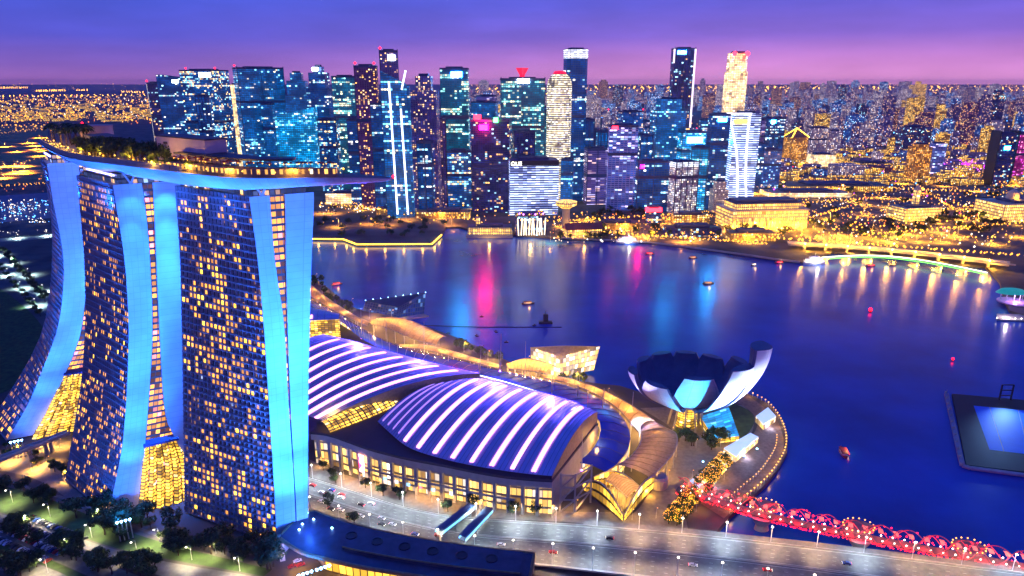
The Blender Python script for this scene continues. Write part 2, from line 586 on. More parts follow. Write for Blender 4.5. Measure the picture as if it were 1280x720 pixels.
def vary_rooms(m):
    n = m.node_tree; b = n.nodes['Principled BSDF']
    g = n.nodes.new('ShaderNodeNewGeometry'); o = n.nodes.new('ShaderNodeObjectInfo')
    a = n.nodes.new('ShaderNodeMath'); a.operation = 'ADD'; f = n.nodes.new('ShaderNodeMath'); f.operation = 'FRACT'
    n.links.new(g.outputs['Random Per Island'], a.inputs[0]); n.links.new(o.outputs['Random'], a.inputs[1]); n.links.new(a.outputs[0], f.inputs[0])
    mr = n.nodes.new('ShaderNodeMapRange'); e = b.inputs['Emission Strength'].default_value
    mr.inputs[3].default_value = e * .35; mr.inputs[4].default_value = e * 1.5
    n.links.new(f.outputs[0], mr.inputs[0]); n.links.new(mr.outputs[0], b.inputs['Emission Strength'])
vary_rooms(M['window_lit']); vary_rooms(M['window_amber'])
def hotel_tower(name, label, topB, topA, Bpx, Cpx, Dpx, Epx, Apx, zbot, nlit, bays, seed, lit_bias):
    rnd = random.Random(seed)
    ZT = 190.0
    B0 = at(topB[0], topB[1], ZT)
    A0 = at(topA[0], topA[1], ZT)
    root = thing(name, label, 'hotel tower', (B0.x, B0.y, 3))
    def prof(px, p0):
        out = []
        for x, y in px:
            p = at_plane(x, y, p0, NRM)
            out.append((p.z, (p - p0).dot(W2)))
        return out
    tB, tC, tD, tE = (prof(p, B0) for p in (Bpx, Cpx, Dpx, Epx))
    tA = prof(Apx, A0)
    n = 40
    zs = [zbot + (ZT - zbot) * i / (n - 1) for i in range(n)]
    # smooth each profile with a short moving average
    def curve(tab):
        return lambda z: sum(interp(tab, z + k * 5) for k in (-2, -1, 0, 1, 2)) / 5
    fB, fC, fD, fE, fA = (curve(t) for t in (tB, tC, tD, tE, tA))
    def onB(t, z): return Vector((B0.x + W2.x * t, B0.y + W2.y * t, z))
    def onA(t, z): return Vector((A0.x + W2.x * t, A0.y + W2.y * t, z))
    # east slab: end wall, glazed face, far end and back
    A, B, C, D, E = ([onA(fA(z), z) for z in zs], [onB(fB(z), z) for z in zs], [onB(fC(z), z) for z in zs], [onB(fD(z), z) for z in zs], [onB(fE(z), z) for z in zs])
    A2 = [onA(fA(z) + fC(z) - fB(z), z) for z in zs]
    sh = MB()
    th = NRM * .6
    sh.grid([[p + th for p in B], [p + th for p in C]])
    sh.grid([B, [p + th for p in B]])
    sh.grid([[p + th for p in C], C])
    sh.face([B[-1] + th, C[-1] + th, C[-1], B[-1]])
    sh.build('end_wall', M['sheet'], root, smooth=False)
    # balcony face: dark glazing set back behind slab edges and fins
    gl = MB()
    inset = W2 * 1.2
    gl.grid([[p + inset for p in A], [p + inset for p in B]], flip=True)
    gl.build('glazing', GLZ, root)
    bk = MB()
    bk.grid([C, A2])
    bk.grid([A2, A])
    bk.face([A[-1], B[-1], C[-1], A2[-1]])
    bk.build('rear_wall', M['dark'], root)
    floors = int((ZT - zbot) / 3.45)
    fa = lambda u, z: onA(fA(z), z).lerp(onB(fB(z), z), u)
    sl = MB()
    for k in range(floors + 1):
        z = zbot + k * 3.45
        a, b = fa(0, z), fa(1, z)
        o = W2 * -.25
        i_ = W2 * 1.3
        sl.face([a + o, b + o, b + i_, a + i_])
        up = Vector((0, 0, .75))
        a2, b2 = fa(0, z + .75), fa(1, z + .75)
        sl.face([a + o, b + o, b2 + o, a2 + o])
        sl.face([a2 + o, b2 + o, b2 + i_, a2 + i_])
    for j in range(bays + 1):
        u = j / bays
        ps = [fa(u, z) for z in zs[::3] + [zs[-1]]]
        d = (B0 - A0).normalized() * .16
        for p, q in zip(ps, ps[1:]):
            sl.face([p - d + W2 * 1.2, p - d, q - d, q - d + W2 * 1.2])
            sl.face([p - d, p + d, q + d, q - d])
            sl.face([p + d, p + d + W2 * 1.2, q + d + W2 * 1.2, q + d])
    sl.build('balcony_grid', M['slab'], root)
    # lit rooms behind the balconies
    cells = []
    for k in range(floors):
        for j in range(bays):
            w = lit_bias(k / floors, j / bays)
            if rnd.random() < w:
                cells.append((k, j))
                if rnd.random() < .35 and j + 1 < bays:
                    cells.append((k, j + 1))
    cells = sorted(set(cells))
    rnd.shuffle(cells)
    def pane(mb, k, j):
        z0, z1 = zbot + k * 3.45 + .95, zbot + k * 3.45 + 3.0
        u0, u1 = (j + .22) / bays, (j + .74) / bays
        g = W2 * .3
        mb.face([fa(u0, z0) + g, fa(u1, z0) + g, fa(u1, z1) + g, fa(u0, z1) + g])
        return mb
    for k, j in cells[:100]:
        pane(MB(), k, j).build('window', M['window_lit'] if rnd.random() < .62 else M['window_amber'], root)
    rest = MB()
    for k, j in cells[100:]:
        pane(rest, k, j)
    if rest.v:
        tag(rest.build('window', M['window_amber'], root), kind='stuff')
    # west slab
    L = A0 - B0
    ws = MB()
    ws.grid([[p + th for p in D], [p + th for p in E]])
    ws.grid([D, [p + th for p in D]])
    ws.grid([[p + th for p in E], E])
    ws.face([D[-1] + th, E[-1] + th, E[-1], D[-1]])
    ws.build('west_end_wall', M['sheet'], root)
    wb = MB()
    D2, E2 = [p + L for p in D], [p + L for p in E]
    wb.grid([E, E2])
    wb.grid([D2, D])
    wb.face([D[-1], E[-1], E2[-1], D2[-1]])
    wb.build('west_wall', GLZ, root)
    # corridor glass between the two slabs, set back from the ends
    rec = NRM * -.9
    cg = MB()
    for i in range(n - 1):
        q = [C[i], D[i], D[i + 1], C[i + 1]]
        w0, w1 = max(.1, (D[i] - C[i]).dot(W2)), max(.1, (D[i + 1] - C[i + 1]).dot(W2))
        cg.face([p + rec for p in q], [(0, zs[i]), (w0, zs[i]), (w1, zs[i + 1]), (0, zs[i + 1])])
    cg.build('corridor_glazing', ATR, root)
    # crown storey
    cr = MB()
    iA, iB = A0 + W2 * 3 - L * .04, B0 + W2 * 3 + L * .04
    e2 = W2 * ((fE(ZT) - fB(ZT)) - 5)
    cr.prism([(p.x, p.y) for p in (iA, iB, iB + e2, iA + e2)], ZT - 1, ZT + 5)
    cr.build('crown_storey', M['crown'], root)
    nb = MB()
    a, b = A0.lerp(B0, .18) + W2 * 2.5, A0.lerp(B0, .92) + W2 * 2.5
    nb.bar(a + Vector((0, 0, 4.2)), b + Vector((0, 0, 4.2)), .6, .8)
    nb.build('neon_strip', M['neonB'], root)
    for u in (.5,):
        c = onB(fB(ZT) + (fC(ZT) - fB(ZT)) * .62, ZT) + NRM * .5
        for s in (-1, 1):
            MB().bar(c, c + W2 * 4.2 * s + Vector((0, 0, 8.6)), .9).build('strut', M['sheet'], root)
    return root, B0, A0, fB, fC, fD, fE, onB

M['crown'] = facade('hotel_crown', Bay=2.5, Floor=3.2, Frac=.35, Row=.1, MarginU=.2, MarginV=.3, Strength=2.2, CoolMix=.2, Wall=(.05, .05, .06), Glass=(.03, .03, .05),
                    Warm=(1, .5, .08), Cool=(.4, .6, 1), Dim=(.1, .15, .4), DimStrength=.4, GlassMetal=.2)
def bias3(v, u):
    c = math.exp(-((u - (.62 - .25 * v)) / .33) ** 2)
    b = .42 * c * math.exp(-((v - .62) / .22) ** 2) + .16 * math.exp(-((v - .12) / .14) ** 2) + .14
    return b + (.05 if v > .93 else 0)
T3 = hotel_tower('hotel_tower', 'nearest hotel tower, dark balcony face dotted with yellow windows and pale blue end walls', (311, 246), (219, 232),
    [(311, 246), (322, 323), (329, 400), (335.5, 500), (342, 600), (345, 660), (347, 700)],
    [(337, 245), (342.5, 323), (355, 400), (360, 500), (367, 600), (369.5, 655), (370, 690)],
    [(356.6, 247), (357, 323), (359, 400), (362.5, 500), (368, 600), (370, 624), (371, 680)],
    [(393, 241), (389, 323), (386.5, 420), (385, 500), (384.5, 600), (384.5, 622), (384.5, 670)],
    [(219, 232), (225.6, 323), (227.6, 420), (230, 560), (231, 645), (231, 665)], 4, 100, 20, 3, bias3)
T2 = hotel_tower('hotel_tower', 'middle hotel tower, its curved glowing blue end wall flaring out above the garden', (141, 231), (96, 219),
    [(141, 231), (148, 275), (156, 323), (161, 400), (160.5, 440), (158, 500), (153, 560), (144.5, 600), (135.5, 644), (130, 664)],
    [(177, 228), (184, 275), (187.5, 323), (191, 400), (190, 440), (186, 500), (181.5, 555), (178, 590), (173, 633), (170, 652)],
    [(191, 226), (195, 323), (198.5, 400), (201, 450), (204, 500), (209, 535), (217, 548), (228, 556), (234, 600), (236, 650)],
    [(226, 223.5), (225.5, 323), (228, 400), (230, 500), (233, 556), (240, 600), (244, 640)],
    [(96, 219), (101, 271), (106, 323), (107, 400), (103, 470), (96, 515), (89, 555), (82, 600), (76, 625)], 4, 100, 24, 5,
    lambda v, u: .16 + .10 * math.exp(-((v - .15) / .15) ** 2) + (.35 if v > .9 else 0) + .05 * u * (v < .6))
T1 = hotel_tower('hotel_tower', 'farthest hotel tower, long blue end wall sweeping outwards at its foot', (59, 204.5), (50, 198),
    [(59, 204.5), (66, 251), (76.5, 299), (80.6, 331), (78.6, 372), (73, 410), (67, 427), (53, 462), (35.5, 507), (4.5, 555), (-4, 566)],
    [(99, 204.5), (101, 251), (107, 299), (107.5, 331), (107, 372), (104, 400), (99, 427), (84, 462), (67, 498), (49, 533), (32, 553)],
    [(112, 203), (113, 299), (112, 372), (113, 420), (117, 462), (124, 500), (131, 530), (134, 560)],
    [(140, 202), (138, 299), (137, 372), (138, 420), (140, 462), (145, 500), (150, 530), (154, 560)],
    [(50, 198), (60, 240), (64, 271), (66, 310), (64, 345), (58, 400), (44, 437), (22, 475), (0, 509), (-30, 548)], 4, 60, 20, 9,
    lambda v, u: .12 + .08 * (v < .5))

# atrium halls between the slab feet: ribbed glass slopes with a dark blue roof above
def atrium_between(T, label, zroof, setback, rib):
    _, B0, A0, fB, fC, fD, fE, onB = T
    z0 = 3.0
    c0, c1 = onB(fC(z0) - 1, z0), onB(fD(z0) + 2, z0)
    root = thing('atrium_hall', label, 'atrium', (c0.x, c0.y, z0))
    k = 6
    for j in range(k):
        a, b = j / k, (j + .86) / k
        rows = []
        for u in (a, (a + b) / 2, b):
            bulge = 1.6 if abs(u - (a + b) / 2) < 1e-6 else 0
            rows.append([(onB(fC(z) - .5, z).lerp(onB(fD(z) + 1.5, z), u) + NRM * (8 * (1 - (z - z0) / zroof) + bulge - 2)) for z in [z0 + (zroof - z0) * i / 12 for i in range(13)]])
        MB().grid(rows).build('glass_rib', ATRG, root)
    r = MB()
    zz = zroof
    a, b = onB(fC(zz) - 1, zz) + NRM * 1.5, onB(fD(zz) + 2, zz) + NRM * 1.5
    L = (A0 - B0)
    a2, b2 = onB(fC(zz + 10) + 0, zz + 10) - NRM * 9, onB(fD(zz + 10), zz + 10) - NRM * 9
    r.face([a, b, b2, a2])
    r.face([a, b, b - Vector((0, 0, 1.2)), a - Vector((0, 0, 1.2))])
    r.build('roof', M['blue_roof'], root)
    for u in (.25, .6):
        p = a.lerp(b, u).lerp(a2.lerp(b2, u), .35) + Vector((0, 0, 1.0))
        f = MB().octa(p, .7).build('floodlight', M['lampB'], root)
    return root
M['blue_roof'] = mat('blue_roof', (.06, .08, .25), .35, var=.2, scale=.3)
atrium_between(T2, 'glowing yellow ribbed glass hall at the foot of the middle hotel tower', 42, 0, 6)
atrium_between(T1, 'yellow glass hall behind the far hotel tower and the white link bridge', 45, 0, 6)

# SkyPark hull
ZD = 201.0
rim_px = [(43, 175.5), (60, 187), (80.6, 196), (105, 201), (133, 204), (180, 210), (225.6, 215.5), (260, 219.5), (290, 222.5), (340, 223), (383, 222), (440, 222), (470, 222.5), (492, 223.2)]
near = smooth_line([at(x, y, ZD) for x, y in rim_px], 60)
sky = thing('sky_park', 'long boat shaped roof park bridging the three hotel towers, hull washed in blue light', 'roof park', (near[30].x, near[30].y, ZD))
sec, rim_far = [], []
for i, p in enumerate(near):
    t = (near[min(i + 1, 59)] - near[max(i - 1, 0)]).normalized()
    nrm = Vector((-t.y, t.x, 0))
    s = i / 59
    w = 36 * min(1, (1 - s) ** .55 * 1.55 + .02) * min(1, s ** .5 * 2.2 + .12)
    dp = 9.0 * min(1, (1 - s) ** .6 * 1.9 + .05) * min(1, s ** .6 * 3 + .15)
    sec.append([p + nrm * (w * a / 14) - Vector((0, 0, dp * math.sin(math.pi * a / 14) ** .75)) for a in range(15)])
    rim_far.append(p + nrm * w)
MB().grid(sec).build('hull', M['sheet'], sky, smooth=True)
dk = MB()
dk.grid([[a, b] for a, b in zip(near, rim_far)], flip=True)
dk.build('deck', M['paving'], sky)
pz = Vector((0, 0, 2.6))
pr = MB()
for i in range(4, 42):
    a, b = near[i], near[i + 1]
    n_ = (rim_far[i] - near[i]).normalized() * 1.2
    pr.face([a + n_, b + n_, b + n_ + pz, a + n_ + pz])
    pr.face([a + n_ + pz, b + n_ + pz, b + n_ * 1.5 + pz, a + n_ * 1.5 + pz])
pr.build('parapet', M['concrete'], sky)
def deck_pt(s, t, z=0.0):
    i = min(59, max(0, s * 59))
    k = min(58, int(i))
    f = i - k
    return near[k].lerp(near[k + 1], f).lerp(rim_far[k].lerp(rim_far[k + 1], f), t) + Vector((0, 0, z))
pool = MB()
pool.grid([[deck_pt(.22 + .4 * k / 30, .80, .25), deck_pt(.22 + .4 * k / 30, .97, .25)] for k in range(31)], flip=True)
pool.build('swimming_pool', mat('pool_water', (.02, .12, .3), .1), sky)
MB().octa(near[59] + Vector((0, 0, .9)), .8).build('beacon', M['lampR'], sky)

def deck_box(mb, s, t0, t1, ds, z0, h):
    a, b, c, d = deck_pt(s - ds, t0), deck_pt(s + ds, t0), deck_pt(s + ds, t1), deck_pt(s - ds, t1)
    mb.prism([(p.x, p.y) for p in (a, b, c, d)], ZD + z0, ZD + z0 + h)
# lift core block, two slabs
lc = MB(); deck_box(lc, .655, .45, .85, .062, 0, 13.5)
s_near = deck_pt(.655, .45)
lift = thing('lift_house', 'plain mauve lift house block standing on the roof park deck', 'lift house', (s_near.x, s_near.y, ZD))
lc.build('wall', mat('mauve_wall', (.66, .52, .52), .7), lift)
l2 = MB(); deck_box(l2, .655, .44, .86, .064, 13.5, .5); l2.build('roof_slab', M['dark'], lift)
l3 = MB(); a = deck_pt(.62, .44, 10); l3.box((a.x, a.y, a.z), (2.4, .3, 1.2)); l3.build('vent', M['dark'], lift)
# restaurant
RES = facade('restaurant_glazing', Bay=3.6, Floor=3.589, Frac=2, Row=0, MarginU=.6, MarginV=.42, Strength=2.4, CoolMix=.05, Wall=(.25, .18, .12), Glass=(.2, .14, .06),
             Warm=(1, .5, .10), Cool=(1, .8, .5), Dim=(1, .4, .06), DimStrength=.25, GlassMetal=.1)
res0 = deck_pt(.74, .08)
rest = thing('roof_restaurant', 'low roof restaurant with a row of lit windows near the bow of the roof park', 'restaurant', (res0.x, res0.y, ZD))
rb = MB()
ring = [deck_pt(.66 + .27 * k / 14, .06) for k in range(15)] + [deck_pt(.93 - .27 * k / 14, .42) for k in range(15)]
rb.prism([(p.x, p.y) for p in ring], ZD, ZD + 3.6); rb.build('wall', RES, rest)
ring2 = [deck_pt(.66 + .22 * k / 14, .30) for k in range(15)] + [deck_pt(.88 - .22 * k / 14, .8) for k in range(15)]
r2 = MB(); r2.prism([(p.x, p.y) for p in ring2], ZD + 6.6, ZD + 7.4, bottom=True); r2.build('canopy', M['dark'], rest)
pc = MB()
for k in range(12):
    p = deck_pt(.67 + .2 * k / 11, .34); pc.box((p.x, p.y, ZD + 3.6), (.3, .3, 3.2))
pc.build('canopy_posts', M['dark'], rest)
# diners' parasols with lanterns
par0 = None
for k in range(44):
    s = .68 + .25 * random.random(); t = .12 + .25 * random.random()
    p = deck_pt(s, t, 3.6)
    if par0 is None:
        par0 = thing('parasol', 'small terrace parasol on the roof restaurant', 'parasol', p, 'parasols on the roof restaurant terrace')
        MB().lathe([(1.5, 2.2), (.05, 2.9)], (0, 0), 8).build('canopy', mat('parasol_red', (.5, .05, .03), .7), par0, local=True)
        MB().tube([(0, 0, 0), (0, 0, 2.3)], .06, 5).build('pole', M['dark'], par0, local=True)
        MB().octa((1.0, -.6, 1.9), .32).build('lantern', M['lampY'], par0, local=True)
    else:
        copy_tree(par0, loc=p, rotz=random.random() * 6)
# round pavilion and machine block at the far end
pav0 = deck_pt(.13, .7)
dr = thing('roof_pavilion', 'round cream pavilion behind the palms at the far end of the roof park', 'pavilion', (pav0.x + 8, pav0.y + 6, ZD))
MB().lathe([(10, ZD), (10, ZD + 11), (10.4, ZD + 11), (10.4, ZD + 11.6), (0.1, ZD + 11.6)], (pav0.x + 8, pav0.y + 6), 24).build('wall', mat('cream_wall', (.6, .42, .36), .7), dr)
MB().octa((pav0.x - 1, pav0.y + 6, ZD + 13), .8).build('beacon', M['lampR'], dr)
mb_ = MB(); deck_box(mb_, .30, .55, .9, .055, 0, 8)
p = deck_pt(.30, .55)
mh = thing('plant_house', 'long dark grey plant room between the pavilion and the roof trees', 'plant room', (p.x, p.y, ZD))
mb_.build('wall', mat('grey_wall', (.16, .16, .22), .7), mh)
mb_ = MB(); deck_box(mb_, .30, .53, .92, .057, 8, .5); mb_.build('roof_slab', M['dark'], mh)

# floodlights on the end walls (blue) and under the hull
def flood(label, loc, targets, power, size, col=(.015, .155, 1.0)):
    t = thing('floodlight', label, 'floodlight', loc, 'blue floodlights on the hotel walls')
    x, y, z = loc
    MB().box((x, y, z), (1.2, 1.2, .5)).build('base', M['dark'], t)
    if z < 10:
        MB().tube([(x, y, z), (x, y, z + 11)], .3, 6).build('pole', M['steel'], t)
        z += 11
    MB().lathe([(.4, z + .5), (.75, z + 1.3), (.7, z + 1.35)], (x, y), 8).build('lamp_head', M['lampB'], t)
    for q in targets:
        lamp('beam', 'SPOT', (x, y, z + 2), power, col, t, q, size, .8, 1.5)
BLU = (.015, .155, 1.0)
for (T, near_off, pw) in ((T3, 46, .72), (T2, 30, .5), (T1, 30, .5)):
    _, B0, A0, fB, fC, fD, fE, onB = T
    for f0, f1, lab in ((fB, fC, 'east'), (fD, fE, 'west')):
        for zt, size, p in ((20, R(80), .14e6), (58, R(56), .55e6), (100, R(44), 1.5e6), (160, R(30), 4.2e6)):
            base = onB((f0(8) + f1(8)) / 2, 8) + NRM * near_off
            off = {20: -3, 58: -1, 100: 1, 160: 3}[zt]
            base = base + W2 * off
            base.z = 15.2 if T is T3 else 3
            if T is T2 and f0 is fD: continue
            flood('blue floodlight aimed up at the %s end wall of a hotel tower' % lab, tuple(base), [onB((f0(zt) + f1(zt)) / 2, zt)], p * pw, size)
_, B0, A0, fB, fC, fD, fE, onB = T2
for f0, f1, k_ in ((fB, fC, .5), (fD, fE, 1.0)):      # lamps fixed under the hull wash the upper middle tower
    p = onB((f0(188) + f1(188)) / 2, 190) + NRM * 11
    for zt, size, pw in ((165, R(80), 7e4), (110, R(44), 5e5), (60, R(26), 1.5e6)):
        lamp('under_hull_beam', 'SPOT', tuple(p), pw * k_, BLU, sky, onB((f0(zt) + f1(zt)) / 2, zt), size, .9, 1.0)
for s in (.1, .25, .36, .5, .62, .74):
    p = deck_pt(s, .02) 
    q = p + NRM * 9; q.z = 178
    lamp('hull_beam', 'SPOT', (q.x, q.y, q.z), 3.2e4, BLU, sky, deck_pt(s, .25, -7), R(150), 1.0, 1.0)
pb_ = T3[7](T3[6](188) - 2, 190.8)
lamp('bow_beam', 'SPOT', tuple(pb_), 2.6e5, BLU, sky, deck_pt(.93, .3, -3), R(50), 1.0, 1.0)
lamp('bow_beam', 'SPOT', tuple(pb_ + NRM * 1.5), 4.5e5, BLU, sky, deck_pt(.985, .4, -1), R(24), 1.0, 1.0)
# ------------------------------------------------------------------ roads and paving
def sheet(name, up, lo, m, n=40, smooth=True, kind='structure', it=2):
    """a ribbon between two traced edges; each edge is (px, py, z)"""
    a = [at(*p) for p in up]
    b = [at(*p) for p in lo]
    a = smooth_line(a, n, it) if smooth else resample(a, n)
    b = smooth_line(b, n, it) if smooth else resample(b, n)
    mb = MB()
    mb.grid([[q, p] for p, q in zip(a, b)])
    o = mb.build(name, m)
    if kind: tag(o, kind=kind)
    return a, b
ZR = 3.06
up = [(330, 585, ZR), (388, 598, ZR), (440, 614, ZR), (500, 634, ZR), (560, 646, ZR + .5), (640, 652, 5), (720, 656, 7), (850, 667, 9), (1000, 683, 10), (1160, 702, 10), (1330, 723, 10)]
lo = [(330, 630, ZR), (388, 646, ZR), (440, 664, ZR), (520, 684, ZR), (600, 700, ZR + .5), (668, 706, 5), (720, 712, 7), (850, 727, 9), (1000, 747, 10), (1160, 772, 10), (1330, 800, 10)]
rU, rL = sheet('avenue', up, lo, M['asphalt'], 60)
# lane lines, median and kerbs
M['paint'] = mat('road_paint', (.5, .5, .46), .6)
def road_pt(i, t): return rU[i].lerp(rL[i], t)
lines = MB()
for t in (.14, .22, .30, .56, .66, .76, .87):
    for i in range(0, 59):
        for q in (0.1,):
            a, b = rU[i].lerp(rU[i + 1], q).lerp(rL[i].lerp(rL[i + 1], q), t), rU[i].lerp(rU[i + 1], q + .25).lerp(rL[i].lerp(rL[i + 1], q + .25), t)
            w = (rL[i] - rU[i]).normalized() * .10
            z = Vector((0, 0, .012))
            lines.face([a - w + z, a + w + z, b + w + z, b - w + z])
for t in (.03, .40, .47, .96):
    for i in range(59):
        a, b = road_pt(i, t), road_pt(i + 1, t)
        w = (rL[i] - rU[i]).normalized() * .16
        z = Vector((0, 0, .012))
        lines.face([a - w + z, a + w + z, b + w + z, b - w + z])
tag(lines.build('road_markings', M['paint']), kind='structure')
for t in (0.0, 1.0, .435):
    mb = MB()
    for i in range(59):
        a, b = road_pt(i, t), road_pt(i + 1, t)
        mb.bar(a + Vector((0, 0, .1)), b + Vector((0, 0, .1)), .5, 1.0 if t in (0, 1) else .3)
    tag(mb.build('road_kerb', M['concrete']), kind='structure')
# bridge deck and piers under the avenue where it leaves the land
br = thing('road_bridge', 'wide road bridge deck carrying the avenue over the water beside the red bridge', 'bridge', tuple(rU[45]))
mb = MB()
for i in range(36, 59):
    a, b, c, d = rU[i], rU[i + 1], rL[i + 1], rL[i]
    z = Vector((0, 0, -1.6))
    mb.face([a + z, b + z, b - z * .02 , a - z * .02])
    mb.face([a + z, d + z, c + z, b + z])
mb.build('deck', M['concrete'], br)
for i in (44, 50, 55):
    p = MB(); c = road_pt(i, .2); p.box((c.x, c.y, -1), (4, 8, c.z - .8), .4); p.build('pier', M['concrete'], br)
# side walkway along the bridge
wa = [p + Vector((0, 0, .25)) for p in rU[28:]]
wb = [p + (rU[i + 28] - rL[i + 28]).normalized() * 5 + Vector((0, 0, .25)) for i, p in enumerate(rU[28:])]
mb = MB(); mb.grid([[a, b] for a, b in zip(wa, wb)]); mb.build('walkway', M['paving'], br)
# lower left roads, lots and lawns
sheet('garden_road', [(-60, 628, ZR), (0, 642, ZR), (60, 658, ZR), (120, 680, ZR), (170, 694, ZR), (215, 704, ZR), (330, 722, ZR)],
      [(-60, 636, ZR), (0, 650, ZR), (60, 668, ZR), (105, 684, ZR), (130, 700, ZR), (170, 712, ZR), (300, 745, ZR)], M['asphalt'])
sheet('car_park', [(-60, 637, ZR - .02), (0, 651, ZR - .02), (60, 669, ZR - .02), (105, 686, ZR - .02), (130, 704, ZR - .02), (180, 722, ZR - .02)],
      [(-60, 668, ZR - .02), (0, 676, ZR - .02), (40, 690, ZR - .02), (80, 706, ZR - .02), (110, 720, ZR - .02), (130, 730, ZR - .02)], M['asphalt'])
sheet('access_road', [(-60, 676, ZR), (0, 690, ZR), (45, 704, ZR), (90, 722, ZR), (120, 740, ZR)], [(-60, 700, ZR), (0, 712, ZR), (30, 722, ZR), (60, 740, ZR), (70, 750, ZR)], M['asphalt'])
sheet('lawn', [(-60, 596, ZR - .03), (0, 606, ZR - .03), (60, 622, ZR - .03), (120, 648, ZR - .03), (190, 676, ZR - .03), (340, 712, ZR - .03)],
      [(-60, 626, ZR - .03), (0, 640, ZR - .03), (60, 656, ZR - .03), (120, 678, ZR - .03), (170, 692, ZR - .03), (330, 720, ZR - .03)], M['grass'])
sheet('grass_verge', [(-60, 669, ZR - .01), (0, 677, ZR - .01), (40, 691, ZR - .01), (80, 707, ZR - .01), (112, 722, ZR - .01)],
      [(-60, 675, ZR - .01), (0, 688, ZR - .01), (40, 701, ZR - .01), (85, 719, ZR - .01), (110, 735, ZR - .01)], M['grass'])
sheet('garden_path', [(-20, 592, ZR), (10, 596, ZR), (45, 613, ZR), (90, 622, ZR), (150, 650, ZR), (200, 668, ZR)], [(-20, 594, ZR), (10, 598, ZR), (42, 616, ZR), (88, 625, ZR), (148, 653, ZR), (196, 671, ZR)], M['paving'])
sheet('drop_off_paving', [(-40, 556, ZR), (20, 566, ZR), (60, 574, ZR), (100, 590, ZR), (130, 606, ZR)], [(-40, 580, ZR), (0, 588, ZR), (40, 596, ZR), (70, 612, ZR), (90, 628, ZR)], M['paving'])
# left mid distance: avenue and fields beyond the hotel
sheet('boulevard', [(-20, 312, ZR), (10, 322, ZR), (30, 342, ZR), (62, 372, ZR), (80, 388, ZR)], [(-20, 330, ZR), (0, 340, ZR), (20, 360, ZR), (40, 378, ZR), (66, 400, ZR)], M['asphalt'])
sheet('cross_road', [(-20, 298, ZR - .02), (30, 297, ZR - .02), (70, 292, ZR - .02)], [(-20, 304, ZR - .02), (30, 301, ZR - .02), (70, 296, ZR - .02)], M['asphalt'])
sheet('field', [(-20, 350, ZR - .04), (10, 366, ZR - .04), (45, 396, ZR - .04), (60, 420, ZR - .04)], [(-60, 480, ZR - .04), (-20, 490, ZR - .04), (5, 494, ZR - .04), (30, 470, ZR - .04)], M['grass'])
sheet('works_yard', [(-20, 158, ZR), (60, 156, ZR)], [(-20, 232, ZR), (60, 228, ZR)], mat('sand', (.42, .28, .10), .9, var=.35, scale=.01), smooth=False)
sheet('reservoir', [(-20, 246, ZR), (70, 240, ZR)], [(-20, 280, ZR), (70, 272, ZR)], mat('yard', (.1, .12, .2), .5), smooth=False)
# promenade paving round the museum and the event plaza
sheet('promenade', [(850, 612, ZR + .02), (890, 580, ZR + .02), (925, 560, ZR + .02), (945, 540, ZR + .02), (948, 524, ZR + .02), (930, 506, ZR + .02), (900, 497, ZR + .02)],
      [(905, 648, ZR + .02), (935, 620, ZR + .02), (965, 592, ZR + .02), (979, 566, ZR + .02), (980, 546, ZR + .02), (970, 520, ZR + .02), (935, 494, ZR + .02)], mat('promenade_timber', (.22, .15, .10), .7, var=.25, scale=.5))
sheet('museum_plaza', [(800, 510, ZR), (850, 540, ZR), (840, 575, ZR), (815, 602, ZR), (800, 640, ZR), (760, 655, ZR)], [(930, 506, ZR), (946, 530, ZR), (930, 558, ZR), (890, 580, ZR), (850, 612, ZR), (860, 662, ZR)], M['paving'])
sheet('lily_pond', [(905, 500, ZR + .03), (938, 512, ZR + .03), (945, 528, ZR + .03), (930, 548, ZR + .03)], [(880, 512, ZR + .03), (912, 520, ZR + .03), (918, 530, ZR + .03), (912, 545, ZR + .03)], M['grass'])
sheet('forecourt', [(388, 575, ZR + .01), (440, 598, ZR + .01), (520, 615, ZR + .01), (600, 632, ZR + .01), (700, 640, ZR + .01), (780, 640, ZR + .01)],
      [(388, 596, ZR + .01), (440, 612, ZR + .01), (500, 632, ZR + .01), (560, 644, ZR + .01), (640, 649, ZR + .01), (780, 656, ZR + .01)], M['paving'])

